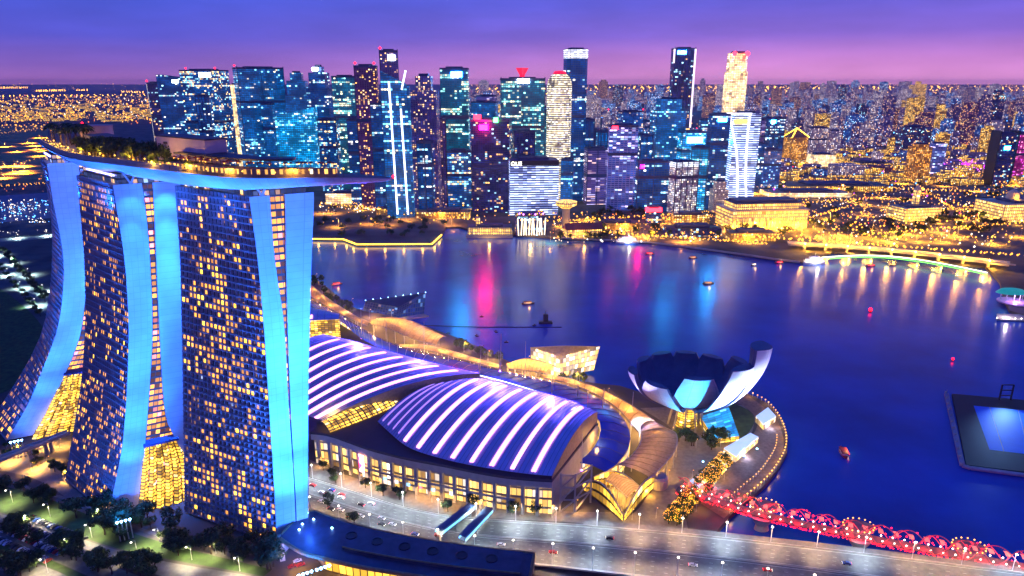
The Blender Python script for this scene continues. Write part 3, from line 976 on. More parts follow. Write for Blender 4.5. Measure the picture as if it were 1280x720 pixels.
# ------------------------------------------------------------------ convention halls
M['roof_blue'] = mat('hall_roof', (.55, .50, .80), .38, var=.1, scale=.06)
CONC = facade('hall_glazing', Bay=3.0, Floor=6.0, Frac=1.3, Row=.2, MarginU=.12, MarginV=.25, Strength=2.2, CoolMix=.2, Wall=(.4, .34, .26), Glass=(.2, .14, .07),
              Warm=(1, .60, .14), Cool=(1, .9, .8), Dim=(1, .5, .12), DimStrength=.35, GlassMetal=.1)
def hall_roof(root, Fp, Bp, hz, n, name_roof, strips, w, rise):
    Fp, Bp = smooth_line(Fp, n, 2), smooth_line(Bp, n, 2)
    m = 18
    def S_(i, t):
        k = min(n - 2, int(i)); f = i - k
        a, b = Fp[k].lerp(Fp[k + 1], f), Bp[k].lerp(Bp[k + 1], f)
        p = a.lerp(b, t)
        return Vector((p.x, p.y, p.z + 4 * hz * t * (1 - t) * rise(i / (n - 1))))
    g = MB()
    g.grid([[S_(i, t / m) for t in range(m + 1)] for i in range(n)])
    g.build(name_roof, M['roof_blue'], root, smooth=True)
    rb = MB()
    for i10 in range(0, (n - 1) * 2 + 1):
        i = i10 / 2
        if i <= n - 1:
            pts = [S_(i, t / m) + Vector((0, 0, .18)) for t in range(m + 1)]
            rb.tube(pts, .16, 4)
    rb.build('roof_seams', mat('roof_seam', (.22, .24, .45), .5), root)
    for i in (0, n - 1):
        under = MB()
        q = [[S_(i, t / m), S_(i, t / m) - Vector((0, 0, max(1.2, S_(i, t / m).z - 22)))] for t in range(m + 1)]
        under.grid(q)
        under.build('gable', M['gable'], root)
    for u, t0, t1, mm, ww in strips:
        i = u * (n - 1)
        mb = MB()
        cols = []
        for k in range(25):
            t = t0 + (t1 - t0) * k / 24
            a, b = S_(max(0, i - .02), t), S_(min(n - 1, i + .02), t)
            d = (b - a); d.z = 0; d = d.normalized()
            p = S_(i, t)
            up_ = Vector((0, 0, .7))
            cols.append([p - d * ww, p - d * ww + up_, p + d * ww + up_, p + d * ww])
        mb.grid(cols, flip=True)
        mb.face([cols[0][0], cols[0][1], cols[0][2], cols[0][3]])
        mb.build('light_strip', mm, root)
    return S_
M['gable'] = mat('gable_louvre', (.40, .30, .14), .6, var=.2, scale=.6)
# right hand hall
F2 = [at(472, 527, 29), at(500, 553, 29), at(517, 563, 29), at(545, 571.5, 29), at(575, 579, 29), at(607, 585, 29), at(640, 590, 29), at(664, 593, 29), at(690, 595, 29)]
B2 = [at(543, 480, 34), at(573, 474, 34), at(600, 472, 34), at(622, 477, 34), at(650, 484, 34), at(680, 491, 34), at(708, 499, 34), at(727, 506, 34), at(747, 515, 34)]
h2 = thing('convention_hall', 'right hand hall with an arched blue roof carrying eight bright pink light strips', 'convention hall', tuple(at(580, 560, 3)))
st2 = [(u, .02, .93, M['strip'], 1.25) for u in [.265 + .093 * k for k in range(8)]] + [(u, .04, .9, M['stripdim'], .4) for u in (.03, .085, .14, .195)]
S2 = hall_roof(h2, F2, B2, 8.0, 25, 'roof', st2, .8, lambda u: .55 + .45 * min(1, u * 3))
# left hand hall
F1 = [at(300, 488, 30), at(330, 500, 30), at(365, 513, 30), at(404, 526, 30)]
B1 = [at(405, 418, 33), at(443, 426, 33), at(507, 445, 33), at(560, 458, 33), at(600, 467, 33)]
h1 = thing('convention_hall', 'left hand hall with parallel pink light strips, partly hidden by the nearest hotel tower', 'convention hall', tuple(at(440, 500, 3)))
st1 = [(u, .0, .93, M['strip'], 1.4) for u in [.14 + .112 * k for k in range(8)]]
S1 = hall_roof(h1, F1, B1, 8.0, 21, 'roof', st1, .8, lambda u: 1)
# far hall, only its corner shows
h0 = thing('convention_hall', 'far hall corner with one pink strip above a glowing yellow glass wall', 'convention hall', tuple(at(400, 410, 3)))
F0 = [at(330, 404, 28), at(384, 401, 28), at(424, 399, 28)]
B0_ = [at(340, 375, 28), at(384, 383, 28), at(424, 392, 28)]
S0 = hall_roof(h0, F0, B0_, 1.5, 6, 'roof', [(.62, .1, .3, M['strip'], 1.0)], .8, lambda u: 1)
mb = MB()
a, b = at(330, 404, 26), at(424, 400, 26)
mb.grid([[Vector((p.x, p.y, 3)), Vector((p.x, p.y, 27))] for p in (a, b)], flip=True)
mb.build('glass_wall', ATRG, h0)
# hall bodies: front facade under the dark flat roof
front = smooth_line([at(388, 540, 27), at(410, 542, 27), at(440, 553, 27), at(465, 562, 27), at(510, 573, 27), at(550, 580, 27), at(619, 594, 27), at(662, 598.5, 27), at(690, 600, 27)], 40)
right_b = at(748, 528, 27)
back_l = at(415, 515, 27)
pod = thing('hall_podium', 'long curved street front of the convention halls, pale pillars with lit glass between', 'convention centre', tuple(front[20]))
poly = [(p.x, p.y) for p in front] + [(right_b.x, right_b.y), (S2(24, .9).x, S2(24, .9).y), (S2(0, .9).x, S2(0, .9).y), (back_l.x, back_l.y)]
mb = MB(); mb.prism(poly, 25.4, 27); mb.build('flat_roof', mat('dark_roof', (.05, .04, .055), .7), pod)
mb = MB()
acc = [0]
for a, b in zip(front, front[1:]): acc.append(acc[-1] + (b - a).length)
inn = Vector((.3, 1, 0)).normalized() * 3
for i in range(39):
    a, b = front[i] + inn, front[i + 1] + inn
    mb.face([(a.x, a.y, 3), (b.x, b.y, 3), (b.x, b.y, 24), (a.x, a.y, 24)], [(acc[i], 3), (acc[i + 1], 3), (acc[i + 1], 24), (acc[i], 24)])
mb.build('glass_wall', CONC, pod)
mb = MB()
for i in range(39):
    a, b = front[i], front[i + 1]
    mb.face([(a.x, a.y, 21.5), (b.x, b.y, 21.5), (b.x, b.y, 25.4), (a.x, a.y, 25.4)])
    a2, b2 = a + inn, b + inn
    mb.face([(a.x, a.y, 21.5), (a2.x, a2.y, 21.5), (b2.x, b2.y, 21.5), (b.x, b.y, 21.5)])
mb.build('fascia', M['concrete'], pod)
mb = MB()
for i in range(9, 34): mb.bar(front[i] - Vector((0, 0, 14.4)), front[i + 1] - Vector((0, 0, 14.4)), 1.0, 1.2)
mb.build('mid_band', M['concrete'], pod)
for i in range(1, 39, 2):
    p = front[i] + inn * .3
    mb = MB(); mb.box((p.x, p.y, 3), (1.8, 2.2, 18.5), -.35); mb.build('pillar', M['concrete'], pod)
mb = MB()
e = front[-1]
for i in range(6):
    a, b = e.lerp(right_b, i / 6), e.lerp(right_b, (i + 1) / 6)
    mb.face([(a.x, a.y, 3), (b.x, b.y, 3), (b.x, b.y, 25.4), (a.x, a.y, 25.4)])
mb.build('end_wall', M['concrete'], pod)
a, b = front[7] + Vector((0, 0, 0)), front[8]
scr = MB()
o_ = Vector((.2, -1, 0)) * 1.2
a, b = front[9] + o_, front[10] + o_
scr.face([(a.x, a.y, 9), (b.x, b.y, 9), (b.x, b.y, 21), (a.x, a.y, 21)])
scr.face([(a.x, a.y + .4, 9), (a.x, a.y + .4, 21), (b.x, b.y + .4, 21), (b.x, b.y + .4, 9)])
def screen_mat():
    m = mat('advert_screen', (.3, .1, .1), .3, em=(1, .2, .25), es=5, sample=True)
    n = m.node_tree; bs = n.nodes['Principled BSDF']
    tc = n.nodes.new('ShaderNodeTexCoord'); vo = n.nodes.new('ShaderNodeTexVoronoi'); vo.inputs['Scale'].default_value = .35
    n.links.new(tc.outputs['Object'], vo.inputs[0])
    r = n.nodes.new('ShaderNodeValToRGB'); r.color_ramp.elements[0].color = (1, .75, .8, 1); r.color_ramp.elements[0].position = .3
    r.color_ramp.elements[1].color = (1, .03, .12, 1); r.color_ramp.elements[1].position = .75
    n.links.new(vo.outputs['Distance'], r.inputs[0]); n.links.new(r.outputs[0], bs.inputs['Emission Color'])
    return m
scr.build('advert_screen', screen_mat(), pod)
# little shop screens along the street front
for i, mm in ((13, 'signC'), (15, 'signW'), (17, 'signC'), (19, 'signR'), (21, 'signC'), (24, 'signW')):
    a, b = front[i] + inn * .8, front[i].lerp(front[i + 1], .7) + inn * .8
    q = MB(); q.face([(a.x, a.y, 6), (b.x, b.y, 6), (b.x, b.y, 8), (a.x, a.y, 8)]); q.build('shop_screen', {'signC': M['shopC'], 'signW': M['shopW'], 'signR': M['shopR']}[mm] if 'shopC' in M else M.setdefault('shopC', mat('shop_screen_blue', (.2, .4, .8), .4, em=(.2, .5, 1), es=2.5)) if mm == 'signC' else M.setdefault('shopW', mat('shop_screen_pale', (.6, .6, .8), .4, em=(.9, .8, 1), es=2.5)) if mm == 'signW' else M.setdefault('shopR', mat('shop_screen_red', (.8, .2, .2), .4, em=(1, .1, .15), es=2.5)), pod)
    M.setdefault('shopC', mat('shop_screen_blue', (.2, .4, .8), .4, em=(.2, .5, 1), es=2.5)); M.setdefault('shopW', mat('shop_screen_pale', (.6, .6, .8), .4, em=(.9, .8, 1), es=2.5)); M.setdefault('shopR', mat('shop_screen_red', (.8, .2, .2), .4, em=(1, .1, .15), es=2.5))
p = at(748, 548, 22); lamp('gable_fill', 'POINT', tuple(p), 5e3, (1, .5, .1), pod)  # added lamp without a fitting, brightens the dark end gable
# glass vault between the halls
va = [at(396, 530, 30), at(420, 518, 30), at(455, 503, 30), at(490, 490, 30), at(515, 481, 30)]
vb = [at(412, 541, 28), at(440, 530, 28), at(472, 518, 28), at(500, 504, 28), at(522, 490, 28)]
va, vb = smooth_line(va, 20), smooth_line(vb, 20)
con = thing('concourse_vault', 'curved yellow glowing glass vault running between the two halls', 'vault', tuple(va[0]))
con_rows = [[a.lerp(b, t / 6) + Vector((0, 0, 4 * math.sin(math.pi * t / 6))) for t in range(7)] for a, b in zip(va, vb)]
MB().grid(con_rows, flip=True).build('glass', ATRG, con, smooth=True)
rb = MB()
for row in con_rows: rb.tube([p + Vector((0, 0, .15)) for p in row], .35, 5)
rb.build('ribs', M['dark'], con)
mb = MB()
for p, q, r_ in ((va, vb, 1),):
    a, b = va[0], at(398, 552, 20)
    mb.face([(at(386, 538, 3).x, at(386, 538, 3).y + 40, 3), (vb[0].x, vb[0].y, 3), (vb[0].x, vb[0].y, 20), (va[0].x, va[0].y, 24)])
mb.build('end_glass', ATRG, con)
for k in (3, 8, 13, 17):
    p = va[k] + Vector((0, 0, 5)); lamp('vault_light', 'POINT', tuple(p), 3500, (1, .5, .06), con)

# ------------------------------------------------------------------ waterfront mall: deep blue glass slopes, canopies, masts
M['mall_glass'] = mat('mall_glass', (.02, .05, .5), .22, var=.3, scale=.05)
mall = thing('waterfront_mall', 'long low mall with deep blue glass roof between the halls and the promenade canopies', 'shopping mall', tuple(at(560, 460, 3)))
outer = smooth_line([at(340, 352, 13), at(388, 374, 13), at(430, 396, 13), at(470, 421, 13), at(500, 433, 13), at(560, 447, 13), at(620, 462, 13), at(660, 470, 13), at(700, 478, 13), at(745, 495, 13), at(768, 510, 13), at(785, 530, 13), at(790, 553, 13), at(775, 578, 13), at(757, 590, 13)], 50)
inner = smooth_line([at(340, 376, 22), at(384, 386, 22), at(424, 398, 22), at(452, 426, 22), at(507, 447, 22), at(560, 461, 22), at(605, 471, 22), at(640, 480, 22), at(693, 497, 22), at(727, 509, 22), at(748, 520, 22), at(752, 535, 20), at(748, 552, 18), at(735, 568, 16), at(722, 578, 14)], 50)
MB().grid([[b, a.lerp(b, .5) + Vector((0, 0, 1.5)), a] for a, b in zip(outer, inner)], flip=True).build('roof', M['mall_glass'], mall, smooth=True)
MB().grid([[a, Vector((a.x, a.y, 3))] for a in outer], flip=True).build('wall', CONC, mall)
wi = MB()
wi.grid([[Vector((b.x, b.y, 3)), b] for b in inner[36:]], flip=True)
wi.build('back_wall', CONC, mall)
rb = MB()
for i in range(1, 49, 1):
    rb.tube([outer[i] + Vector((0, 0, .2)), outer[i].lerp(inner[i], .5) + Vector((0, 0, 1.75)), inner[i] + Vector((0, 0, .2))], .18, 4)
rb.build('roof_ribs', mat('mall_rib', (.05, .07, .3), .5), mall)
rim = MB(); rim.tube([p + Vector((0, 0, .4)) for p in inner[26:40]], .35, 5); rim.build('edge_light', mat('edge_light', (.7, .7, .9), .4, em=(.65, .7, 1), es=2.5), mall)

def translucent(m, f=.55):
    n = m.node_tree; b = n.nodes['Principled BSDF']; o = n.nodes['Material Output']
    t = n.nodes.new('ShaderNodeBsdfTranslucent'); mx = n.nodes.new('ShaderNodeMixShader')
    src = b.inputs['Base Color'].links[0].from_socket
    n.links.new(src, t.inputs[0]); mx.inputs[0].default_value = f
    n.links.new(b.outputs[0], mx.inputs[1]); n.links.new(t.outputs[0], mx.inputs[2]); n.links.new(mx.outputs[0], o.inputs[0])
translucent(M['tan']); translucent(M['brown'], .3)
def canopy(label, outr, inr, z, m, n=36, sag=1.2, ribs=True, it=2):
    a = smooth_line([at(x, y, z) for x, y in outr], n, it)
    b = smooth_line([at(x, y, z) for x, y in inr], n, it)
    c = thing('canopy', label, 'canopy', tuple(a[n // 2]))
    rows = [[p.lerp(q, t / 4) + Vector((0, 0, sag * math.sin(math.pi * t / 4))) for t in range(5)] for p, q in zip(a, b)]
    MB().grid(rows, flip=True).build('roof', m, c, smooth=True)
    for k in (0, -1):
        un = MB(); un.tube([r[k] for r in rows], .35, 5); un.build('edge_beam', M['concrete'], c)
    if ribs:
        rb = MB()
        for r in rows[::3]: rb.tube([p + Vector((0, 0, .12)) for p in r], .2, 4)
        rb.build('ribs', mat('canopy_rib', (.25, .17, .10), .6), c)
    for i in range(1, n, 6):
        for k in (0, 4):
            p = rows[i][k]; co = MB(); co.tube([(p.x, p.y, 3), (p.x, p.y, p.z - .3)], .3, 6); co.build('post', M['steel'], c)
    for i in range(3, n - 2, 6):
        p = (rows[i][1] + rows[i][3]) / 2; lamp('canopy_light', 'POINT', (p.x, p.y, p.z - 4), 1.0e4 if m is M['tan'] else 5000, (1, .52, .10), c, radius=.4)
    return c, rows
canopy('narrow tan canopy sweeping along the far waterfront promenade beside the trees', [(372, 345), (387, 354), (407, 371), (428, 385), (446, 396), (463, 403)], [(372, 358), (388, 370), (411, 384.5), (438, 398.5), (459, 407)][:], 14, M['tan'])
canopy('broad arched tan canopy in front of the dark floating pavilion', [(464, 402), (478, 397), (500, 396.5), (526, 405), (557, 421)], [(464, 405), (480, 408), (497, 415), (515, 424), (545, 431)], 15, M['tan'], sag=3)
canopy('thin tan canopy strip below the promenade palms and flower beds', [(501, 431), (530, 430), (560, 437), (600, 449), (628, 457)], [(498, 433.5), (530, 436), (560, 444), (600, 455), (625, 461)], 13.5, M['tan'])
canopy('small arched tan canopy behind the glass pavilion on the water', [(633, 456), (648, 449), (662, 447), (682, 453), (697, 459)], [(634, 460), (650, 462), (665, 464), (676, 466), (686, 466)], 14, M['tan'], sag=2.5)
canopy('tan canopy ribbon curving from the small arch towards the lotus museum', [(676, 468), (700, 470), (730, 478), (761, 491), (785, 504), (801, 514), (818, 526)], [(676, 472), (700, 476), (730, 485), (755, 498), (775, 512), (788, 528), (799, 540)], 14.5, M['tan'])
canopy('widest brown canopy fanning out beside the lotus museum plaza', [(818, 527), (834, 536), (847, 541), (846, 560), (833, 578), (813, 597)], [(800, 532), (803, 545), (800, 556), (793, 566), (784, 574), (772, 581)], 15, M['brown'], sag=1.5, ribs=True)
canopy('lower brown canopy stepping down to the street above yellow glass arches', [(772, 590), (785, 597), (798, 606), (802, 612)], [(757, 600), (766, 606), (776, 614), (785, 622)], 12, M['brown'], sag=2)
# glazed arches below the brown canopies
ga = thing('glazed_end_arch', 'row of yellow lit glass arches closing the mall end near the street', 'glass wall', tuple(at(760, 640, 3)))
def arch_wall(p0, p1, hgt, name='glass_arch'):
    a, b = at(*p0, 3), at(*p1, 3)
    rows = []
    for k in range(13):
        p = a.lerp(b, k / 12)
        rows.append([p, p + Vector((0, 0, 3 + hgt * math.sin(math.pi * (k + .6) / 13.2)))])
    m_ = MB(); m_.grid(rows, flip=True); m_.build(name, ATRG, ga)
    t_ = MB(); t_.tube([r[1] for r in rows], .4, 6); t_.build('arch_rib', M['concrete'], ga)
arch_wall((728, 612), (778, 652), 11)
arch_wall((780, 652), (824, 604), 10)
arch_wall((742, 604), (800, 618), 9)
mb = MB(); mb.lathe([(6, 3), (6, 9), (5, 10.5), (.1, 11)], (at(822, 607, 3).x, at(822, 607, 3).y), 20); mb.build('drum', M['concrete'], ga)
for q in ((765, 635), (795, 625), (812, 615)):
    p = at(*q, 6); lamp('arch_light', 'POINT', tuple(p), 3e3, (1, .45, .05), ga)
# open truss stair tower at the hall corner
tr = thing('truss_frame', 'pale diagonal steel truss standing at the corner of the right hand hall', 'truss', tuple(at(712, 640, 3)))
a, b, c = at(700, 640, 3), at(718, 640, 3), at(738, 628, 3)
for p, q in ((a, b), (b, c)):
    for z in (3, 11, 19):
        t_ = MB(); t_.bar(p + Vector((0, 0, z - 3)), q + Vector((0, 0, z + 5)), .7); t_.bar(p + Vector((0, 0, z + 5)), q + Vector((0, 0, z + 5)), .7); t_.build('brace', M['concrete'], tr)
for p in (a, b, c):
    t_ = MB(); t_.bar(p, p + Vector((0, 0, 25)), 1.0); t_.build('post', M['concrete'], tr)
# masts with lamps
mast0 = None
for (x, y, zz, hh) in ((452, 424, 13, 20), (484, 432, 13, 24), (625, 466, 13, 20), (656, 476, 13, 34), (722, 500, 16, 20), (734, 530, 16, 22), (752, 520, 13, 22), (790, 516, 13, 16), (712, 560, 16, 22), (727, 590, 8, 26), (600, 470, 18, 12), (560, 455, 16, 12), (530, 446, 16, 12), (690, 500, 20, 16)):
    p = at(x, y, zz)
    if mast0 is None:
        mast0 = thing('lamp_mast', 'slender leaning mast with a small violet lamp rising from the mall roof', 'mast', p, 'masts along the mall roof')
        MB().tube([(0, 0, 0), (1.2, 0, 20)], .28, 6, .12).build('pole', M['steel'], mast0, local=True)
        MB().octa((0, 0, .9), .7).build('lamp_head', M['lampP'], mast0, local=True)
        mast0.scale = (1, 1, hh / 20)
    else:
        copy_tree(mast0, loc=p, rotz=random.random() * 6, scale=(1, 1, hh / 20))

# pavilions on the water
cp = thing('crystal_pavilion', 'pale faceted glass pavilion glowing yellow at the water edge', 'pavilion', tuple(at(705, 470, 1)))
q = lambda x, y, z: at(x, y, z)
P1, P2, P3, P4 = q(664, 462, 3), q(700, 472, 3), q(742, 463, 3), q(700, 452, 3)
T1_, T2_, T3_, T4_ = q(663, 434, 20), q(700, 446, 14), q(750, 433, 22), q(706, 432, 16)
GL2 = facade('pavilion_glass', Bay=2.5, Floor=3.0, Frac=1.2, Row=.1, MarginU=.14, MarginV=.14, Strength=2.2, CoolMix=.5, Wall=(.45, .42, .38), Glass=(.3, .25, .15), Warm=(1, .62, .12), Cool=(1, .85, .6), Dim=(1, .6, .2), DimStrength=.35, GlassMetal=.1)
m_ = MB()
for a, b, c, d in ((P1, P2, T2_, T1_), (P2, P3, T3_, T2_), (P3, P4, T4_, T3_), (P4, P1, T1_, T4_)):
    m_.face([a, b, c, d], [(0, 0), ((b - a).length, 0), ((b - a).length, 14), (0, 14)])
m_.build('glass_shell', GL2, cp)
m_ = MB(); m_.face([T1_, T2_, T3_, T4_]); m_.build('roof', M['tan'], cp)
for k in range(6):
    m_ = MB(); a, b = T2_.lerp(T3_, .15 + k * .12) + Vector((0, 0, .4)), T1_.lerp(T4_, .15 + k * .12) + Vector((0, 0, .4)); m_.bar(a.lerp(b, .1), a.lerp(b, .8), .9, .4); m_.build('roof_slat', M['brown'], cp)
dp = thing('dark_pavilion', 'unlit dark faceted glass pavilion standing in the bay behind the broad canopy', 'pavilion', tuple(at(500, 395, 1)))
P = [q(452, 392, 0), q(494, 399, 0), q(530, 394, 0), q(490, 380, 0)]
Tt = [q(457, 376, 14), q(497, 384, 12), q(532, 366, 20), q(478, 374, 14)]
m_ = MB()
for i in range(4):
    j = (i + 1) % 4
    m_.face([P[i], P[j], Tt[j], Tt[i]], [(0, 0), (30, 0), (30, 16), (0, 16)])
m_.face(Tt)
DKG = facade('dark_pavilion_glass', Bay=2.5, Floor=3, Frac=.12, Row=.2, MarginU=.15, MarginV=.15, Strength=1.2, CoolMix=.6, Wall=(.04, .05, .08), Glass=(.02, .03, .08), Warm=(1, .6, .2), Cool=(.3, .6, 1), Dim=(.02, .06, .25), DimStrength=.3, GlassMetal=.4)
m_.build('glass_shell', DKG, dp)
m_ = MB(); m_.prism([(p.x, p.y) for p in [q(446, 393, 1), q(494, 401, 1), q(536, 395, 1), q(490, 377, 1)]], -.5, 1.2); m_.build('platform', M['concrete'], dp)
for k in range(9):
    p = Tt[0].lerp(Tt[2], k / 8) + Vector((0, 0, .6)); MB().octa(tuple(p), .5).build('lamp', M['lampB'], dp)

# ------------------------------------------------------------------ lotus museum
mc = at(857, 530, 3)
mus = thing('lotus_museum', 'white lotus shaped museum with curved upturned petals lit blue and white', 'museum', tuple(mc))
def petal(az, Rr, zt, wd, curl=.95, sg=3.0, r0=8, z0=21, thick=2.2, mm='petal'):
    """outer skin, inner skin, side faces and tip window of one petal"""
    n, k = 16, 6
    ca, sa = math.cos(az), math.sin(az)
    ex, ey = Vector((ca, sa, 0)), Vector((-sa, ca, 0))
    def prof(s, off=0.0):
        a = s * math.pi / 2 * curl
        r = r0 + (Rr - r0) * math.sin(a) ** .92
        z = z0 + (zt - z0) * (1 - math.cos(a)) ** .92
        return r, z
    out, inn_ = [], []
    for i in range(n + 1):
        s = i / n
        r, z = prof(s)
        w = wd * .54 * interp([(0, .34), (.2, .7), (.42, .96), (.62, 1.0), (.82, .84), (1, .60)], s)
        r2, z2 = r - thick * (.35 + .65 * s) * math.sin(s * 1.5), z + thick * .9 * math.cos(s * 1.5)
        ro, ri = [], []
        for j in range(k + 1):
            t = -1 + 2 * j / k
            sag = (1 - t * t) * sg * s
            ro.append(mc + ex * (r + sag) + ey * (w * t) + Vector((0, 0, z - 3)))
            ri.append(mc + ex * (r2 - sag * .5) + ey * (w * t * .92) + Vector((0, 0, z2 - 3)))
        out.append(ro); inn_.append(ri)
    g = MB(); g.grid(out, flip=False); o = g.build('petal', M['sheet'], mus, smooth=True)
    g = MB(); g.grid(inn_, flip=True)
    g.grid([[a[0], b[0]] for a, b in zip(out, inn_)], flip=True)
    g.grid([[a[-1], b[-1]] for a, b in zip(out, inn_)])
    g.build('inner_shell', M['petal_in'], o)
    g = MB(); g.grid([out[-1], inn_[-1]]); g.build('skylight', M['tipglass'], o)
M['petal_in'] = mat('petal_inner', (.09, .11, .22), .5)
M['tipglass'] = mat('petal_skylight', (.05, .06, .14), .2)
D_ = math.radians
for az, Rr, zt, wd, *cu in ((-92, 27, 53, 30), (-55, 44, 66, 36, .95, 4), (-29, 45, 69, 33, 1.05, 8), (18, 42, 50, 26), (50, 38, 46, 24), (80, 38, 46, 24), (110, 38, 46, 24), (140, 38, 46, 24), (180, 41, 47, 25), (220, 38, 47, 28)):
    petal(D_(az), Rr, zt, wd, *cu)
m_ = MB(); m_.lathe([(8, 18), (13, 21), (17, 24), (0.1, 24.5)], (mc.x, mc.y), 24); m_.build('basin', M['petal_in'], mus)
m_ = MB(); m_.lathe([(8, 3), (7, 9), (8.5, 19)], (mc.x, mc.y), 20); m_.build('glass_core', ATRG, mus)
for k in range(10):
    a = k * math.pi / 5
    m_ = MB(); m_.tube([(mc.x + 13 * math.cos(a), mc.y + 13 * math.sin(a), 3), (mc.x + 9 * math.cos(a), mc.y + 9 * math.sin(a), 21)], .7, 6); m_.build('column', M['concrete'], mus)
for az, col, pw, zt in ((-92, (.03, .42, 1), 3.6e5, 38), (-60, (.28, .58, 1), 6e5, 46), (-44, (.55, .55, 1), 9e5, 56), (212, (.42, .4, 1), 4.5e5, 36), (180, (.3, .3, 1), 1.8e5, 36)):
    a = D_(az)
    b = mc + Vector((math.cos(a), math.sin(a), 0)) * 54
    b.z = 4
    t_ = thing('floodlight', 'small ground floodlight aimed at a petal of the lotus museum', 'floodlight', tuple(b), 'floodlights round the lotus museum')
    MB().box((b.x, b.y, 3), (1, 1, 1)).build('base', M['dark'], t_)
    MB().lathe([(.3, 4), (.6, 4.6), (.55, 4.65)], (b.x, b.y), 8).build('lamp_head', M['lampB'], t_)
    lamp('beam', 'SPOT', (b.x, b.y, 5.2), pw, col, t_, mc + Vector((math.cos(a) * 30, math.sin(a) * 30, zt - 3)), R(75), .9, 1)
# blue stepped lobby roof at its foot
lb = thing('lobby_pavilion', 'slanted cyan glass lobby roof beside the lotus museum stem', 'lobby', tuple(at(900, 540, 3)))
m_ = MB(); a, b, c, d = at(875, 520, 9), at(893, 549, 7), at(924, 545, 7), at(911, 509, 11)
m_.face([a, b, c, d], [(0, 0), (0, 20), (18, 20), (18, 0)])
CYG = facade('lobby_glass', Bay=4, Floor=1.6, Frac=.6, Row=.1, MarginU=.04, MarginV=.2, Strength=.8, CoolMix=.8, Wall=(.1, .3, .5), Glass=(.1, .4, .6), Warm=(.3, .8, 1), Cool=(.05, .55, 1), Dim=(.02, .4, 1), DimStrength=.5, GlassMetal=.2)
m_.build('roof', CYG, lb)
m_ = MB()
for p, r_ in ((a, b), (b, c), (c, d)):
    m_.face([(p.x, p.y, 3), (r_.x, r_.y, 3), r_, p], [(0, 0), (15, 0), (15, 5), (0, 5)])
m_.build('wall', ATRG, lb)
# promenade kiosks with pale glass roofs
for lab, pts in (('promenade kiosk with a pale blue glass roof nearest the red bridge', [(862, 601), (903, 571), (912, 577), (874, 610)]), ('middle promenade kiosk with lit pale roof beside the curved quay', [(905, 560), (938, 541), (948, 546), (920, 570)]),
                 ('small blue lit promenade kiosk behind the museum by the quay', [(945, 520), (960, 509), (970, 520), (955, 530)])):
    k_ = thing('kiosk', lab, 'kiosk', tuple(at(*pts[0], 3)))
    P = [at(x, y, 8) for x, y in pts]
    m_ = MB(); m_.prism([(p.x, p.y) for p in P], 7.4, 8, bottom=True); m_.build('roof', M.setdefault('kroof', mat('kiosk_roof', (.5, .55, .7), .3, em=(.45, .6, 1), es=.8)), k_)
    m_ = MB(); m_.prism([(p.x, p.y) for p in P], 3, 7.4, cap=False); m_.build('wall', GL2, k_)
    c_ = sum(P, Vector()) / 4; lamp('kiosk_light', 'POINT', (c_.x, c_.y - 10, 6), 2.5e3, (.6, .6, 1), k_)
# ------------------------------------------------------------------ helix footbridge
axis = smooth_line([at(846, 611, 9), at(880, 620, 9), at(940, 640, 9), at(1000, 654, 9), at(1060, 667, 9), at(1120, 679, 9), at(1180, 690, 9), at(1240, 701, 9), at(1330, 717, 9)], 240)
hx = thing('helix_bridge', 'curved footbridge of red lit double helix tubes crossing the bay', 'footbridge', tuple(axis[100]))
tot = sum((b - a).length for a, b in zip(axis, axis[1:]))
M['helix'] = mat('helix_red_lit', (.6, .12, .14), .4, metal=.2, var=.05)  # pale steel tubes; the red lamplight is put into their base colour
def frame(i):
    t = (axis[min(i + 1, 239)] - axis[max(i - 1, 0)]).normalized()
    return Vector((-t.y, t.x, 0)).normalized()
for name, r_, z_, per, ph0, rr in (('outer_helix', 5.4, 2.6, 26, 0, .24), ('outer_helix', 5.4, 2.6, 26, math.pi, .24), ('inner_helix', 4.7, 2.6, -26, 1.2, .22), ('inner_helix', 4.7, 2.6, -26, 1.2 + math.pi, .22)):
    pts = []
    for i in range(240):
        a = ph0 + 2 * math.pi * (i / 239 * tot) / per
        pts.append(axis[i] + frame(i) * (r_ * math.cos(a)) + Vector((0, 0, z_ + r_ * math.sin(a))))
    MB().tube(pts, rr, 5).build(name, M['helix'], hx)
dk_ = MB()
dk_.grid([[axis[i] - frame(i) * 3, axis[i] + frame(i) * 3] for i in range(240)], flip=True)
dk_.grid([[axis[i] - frame(i) * 3 - Vector((0, 0, .6)), axis[i] - frame(i) * 3] for i in range(240)], flip=True)
dk_.build('deck', mat('helix_deck', (.10, .08, .08), .6), hx)
cn = MB()
for i in range(8, 236, 9):
    for k in (1, 2):
        cn.face([axis[i] + frame(i) * s + Vector((0, 0, 5.2 + .8 * (1 - abs(s) / 3.2))) for s in (-2.2, 0)] + [axis[i + 3] + frame(i) * s + Vector((0, 0, 5.2 + .8 * (1 - abs(s) / 3.2))) for s in (0, -2.2)])
        cn.face([axis[i] + frame(i) * s + Vector((0, 0, 5.2 + .8 * (1 - abs(s) / 3.2))) for s in (0, 2.2)] + [axis[i + 3] + frame(i) * s + Vector((0, 0, 5.2 + .8 * (1 - abs(s) / 3.2))) for s in (2.2, 0)])
        break
M['cany'] = mat('canopy_mesh', (.6, .5, .46), .5); translucent(M['cany'], .75)
cn.build('mesh_canopy', M['cany'], hx)
rl_ = random.Random(5)
lm = []
for i in range(2, 238, 2):
    a = rl_.random() * 6.28
    p = axis[i] + frame(i) * (5.1 * math.cos(a)) + Vector((0, 0, 2.6 + 5.1 * math.sin(a)))
    if len(lm) < 99:
        lm.append(MB().octa(tuple(p), .46).build('led_lamp', M['lampR'], hx))
st = MB()
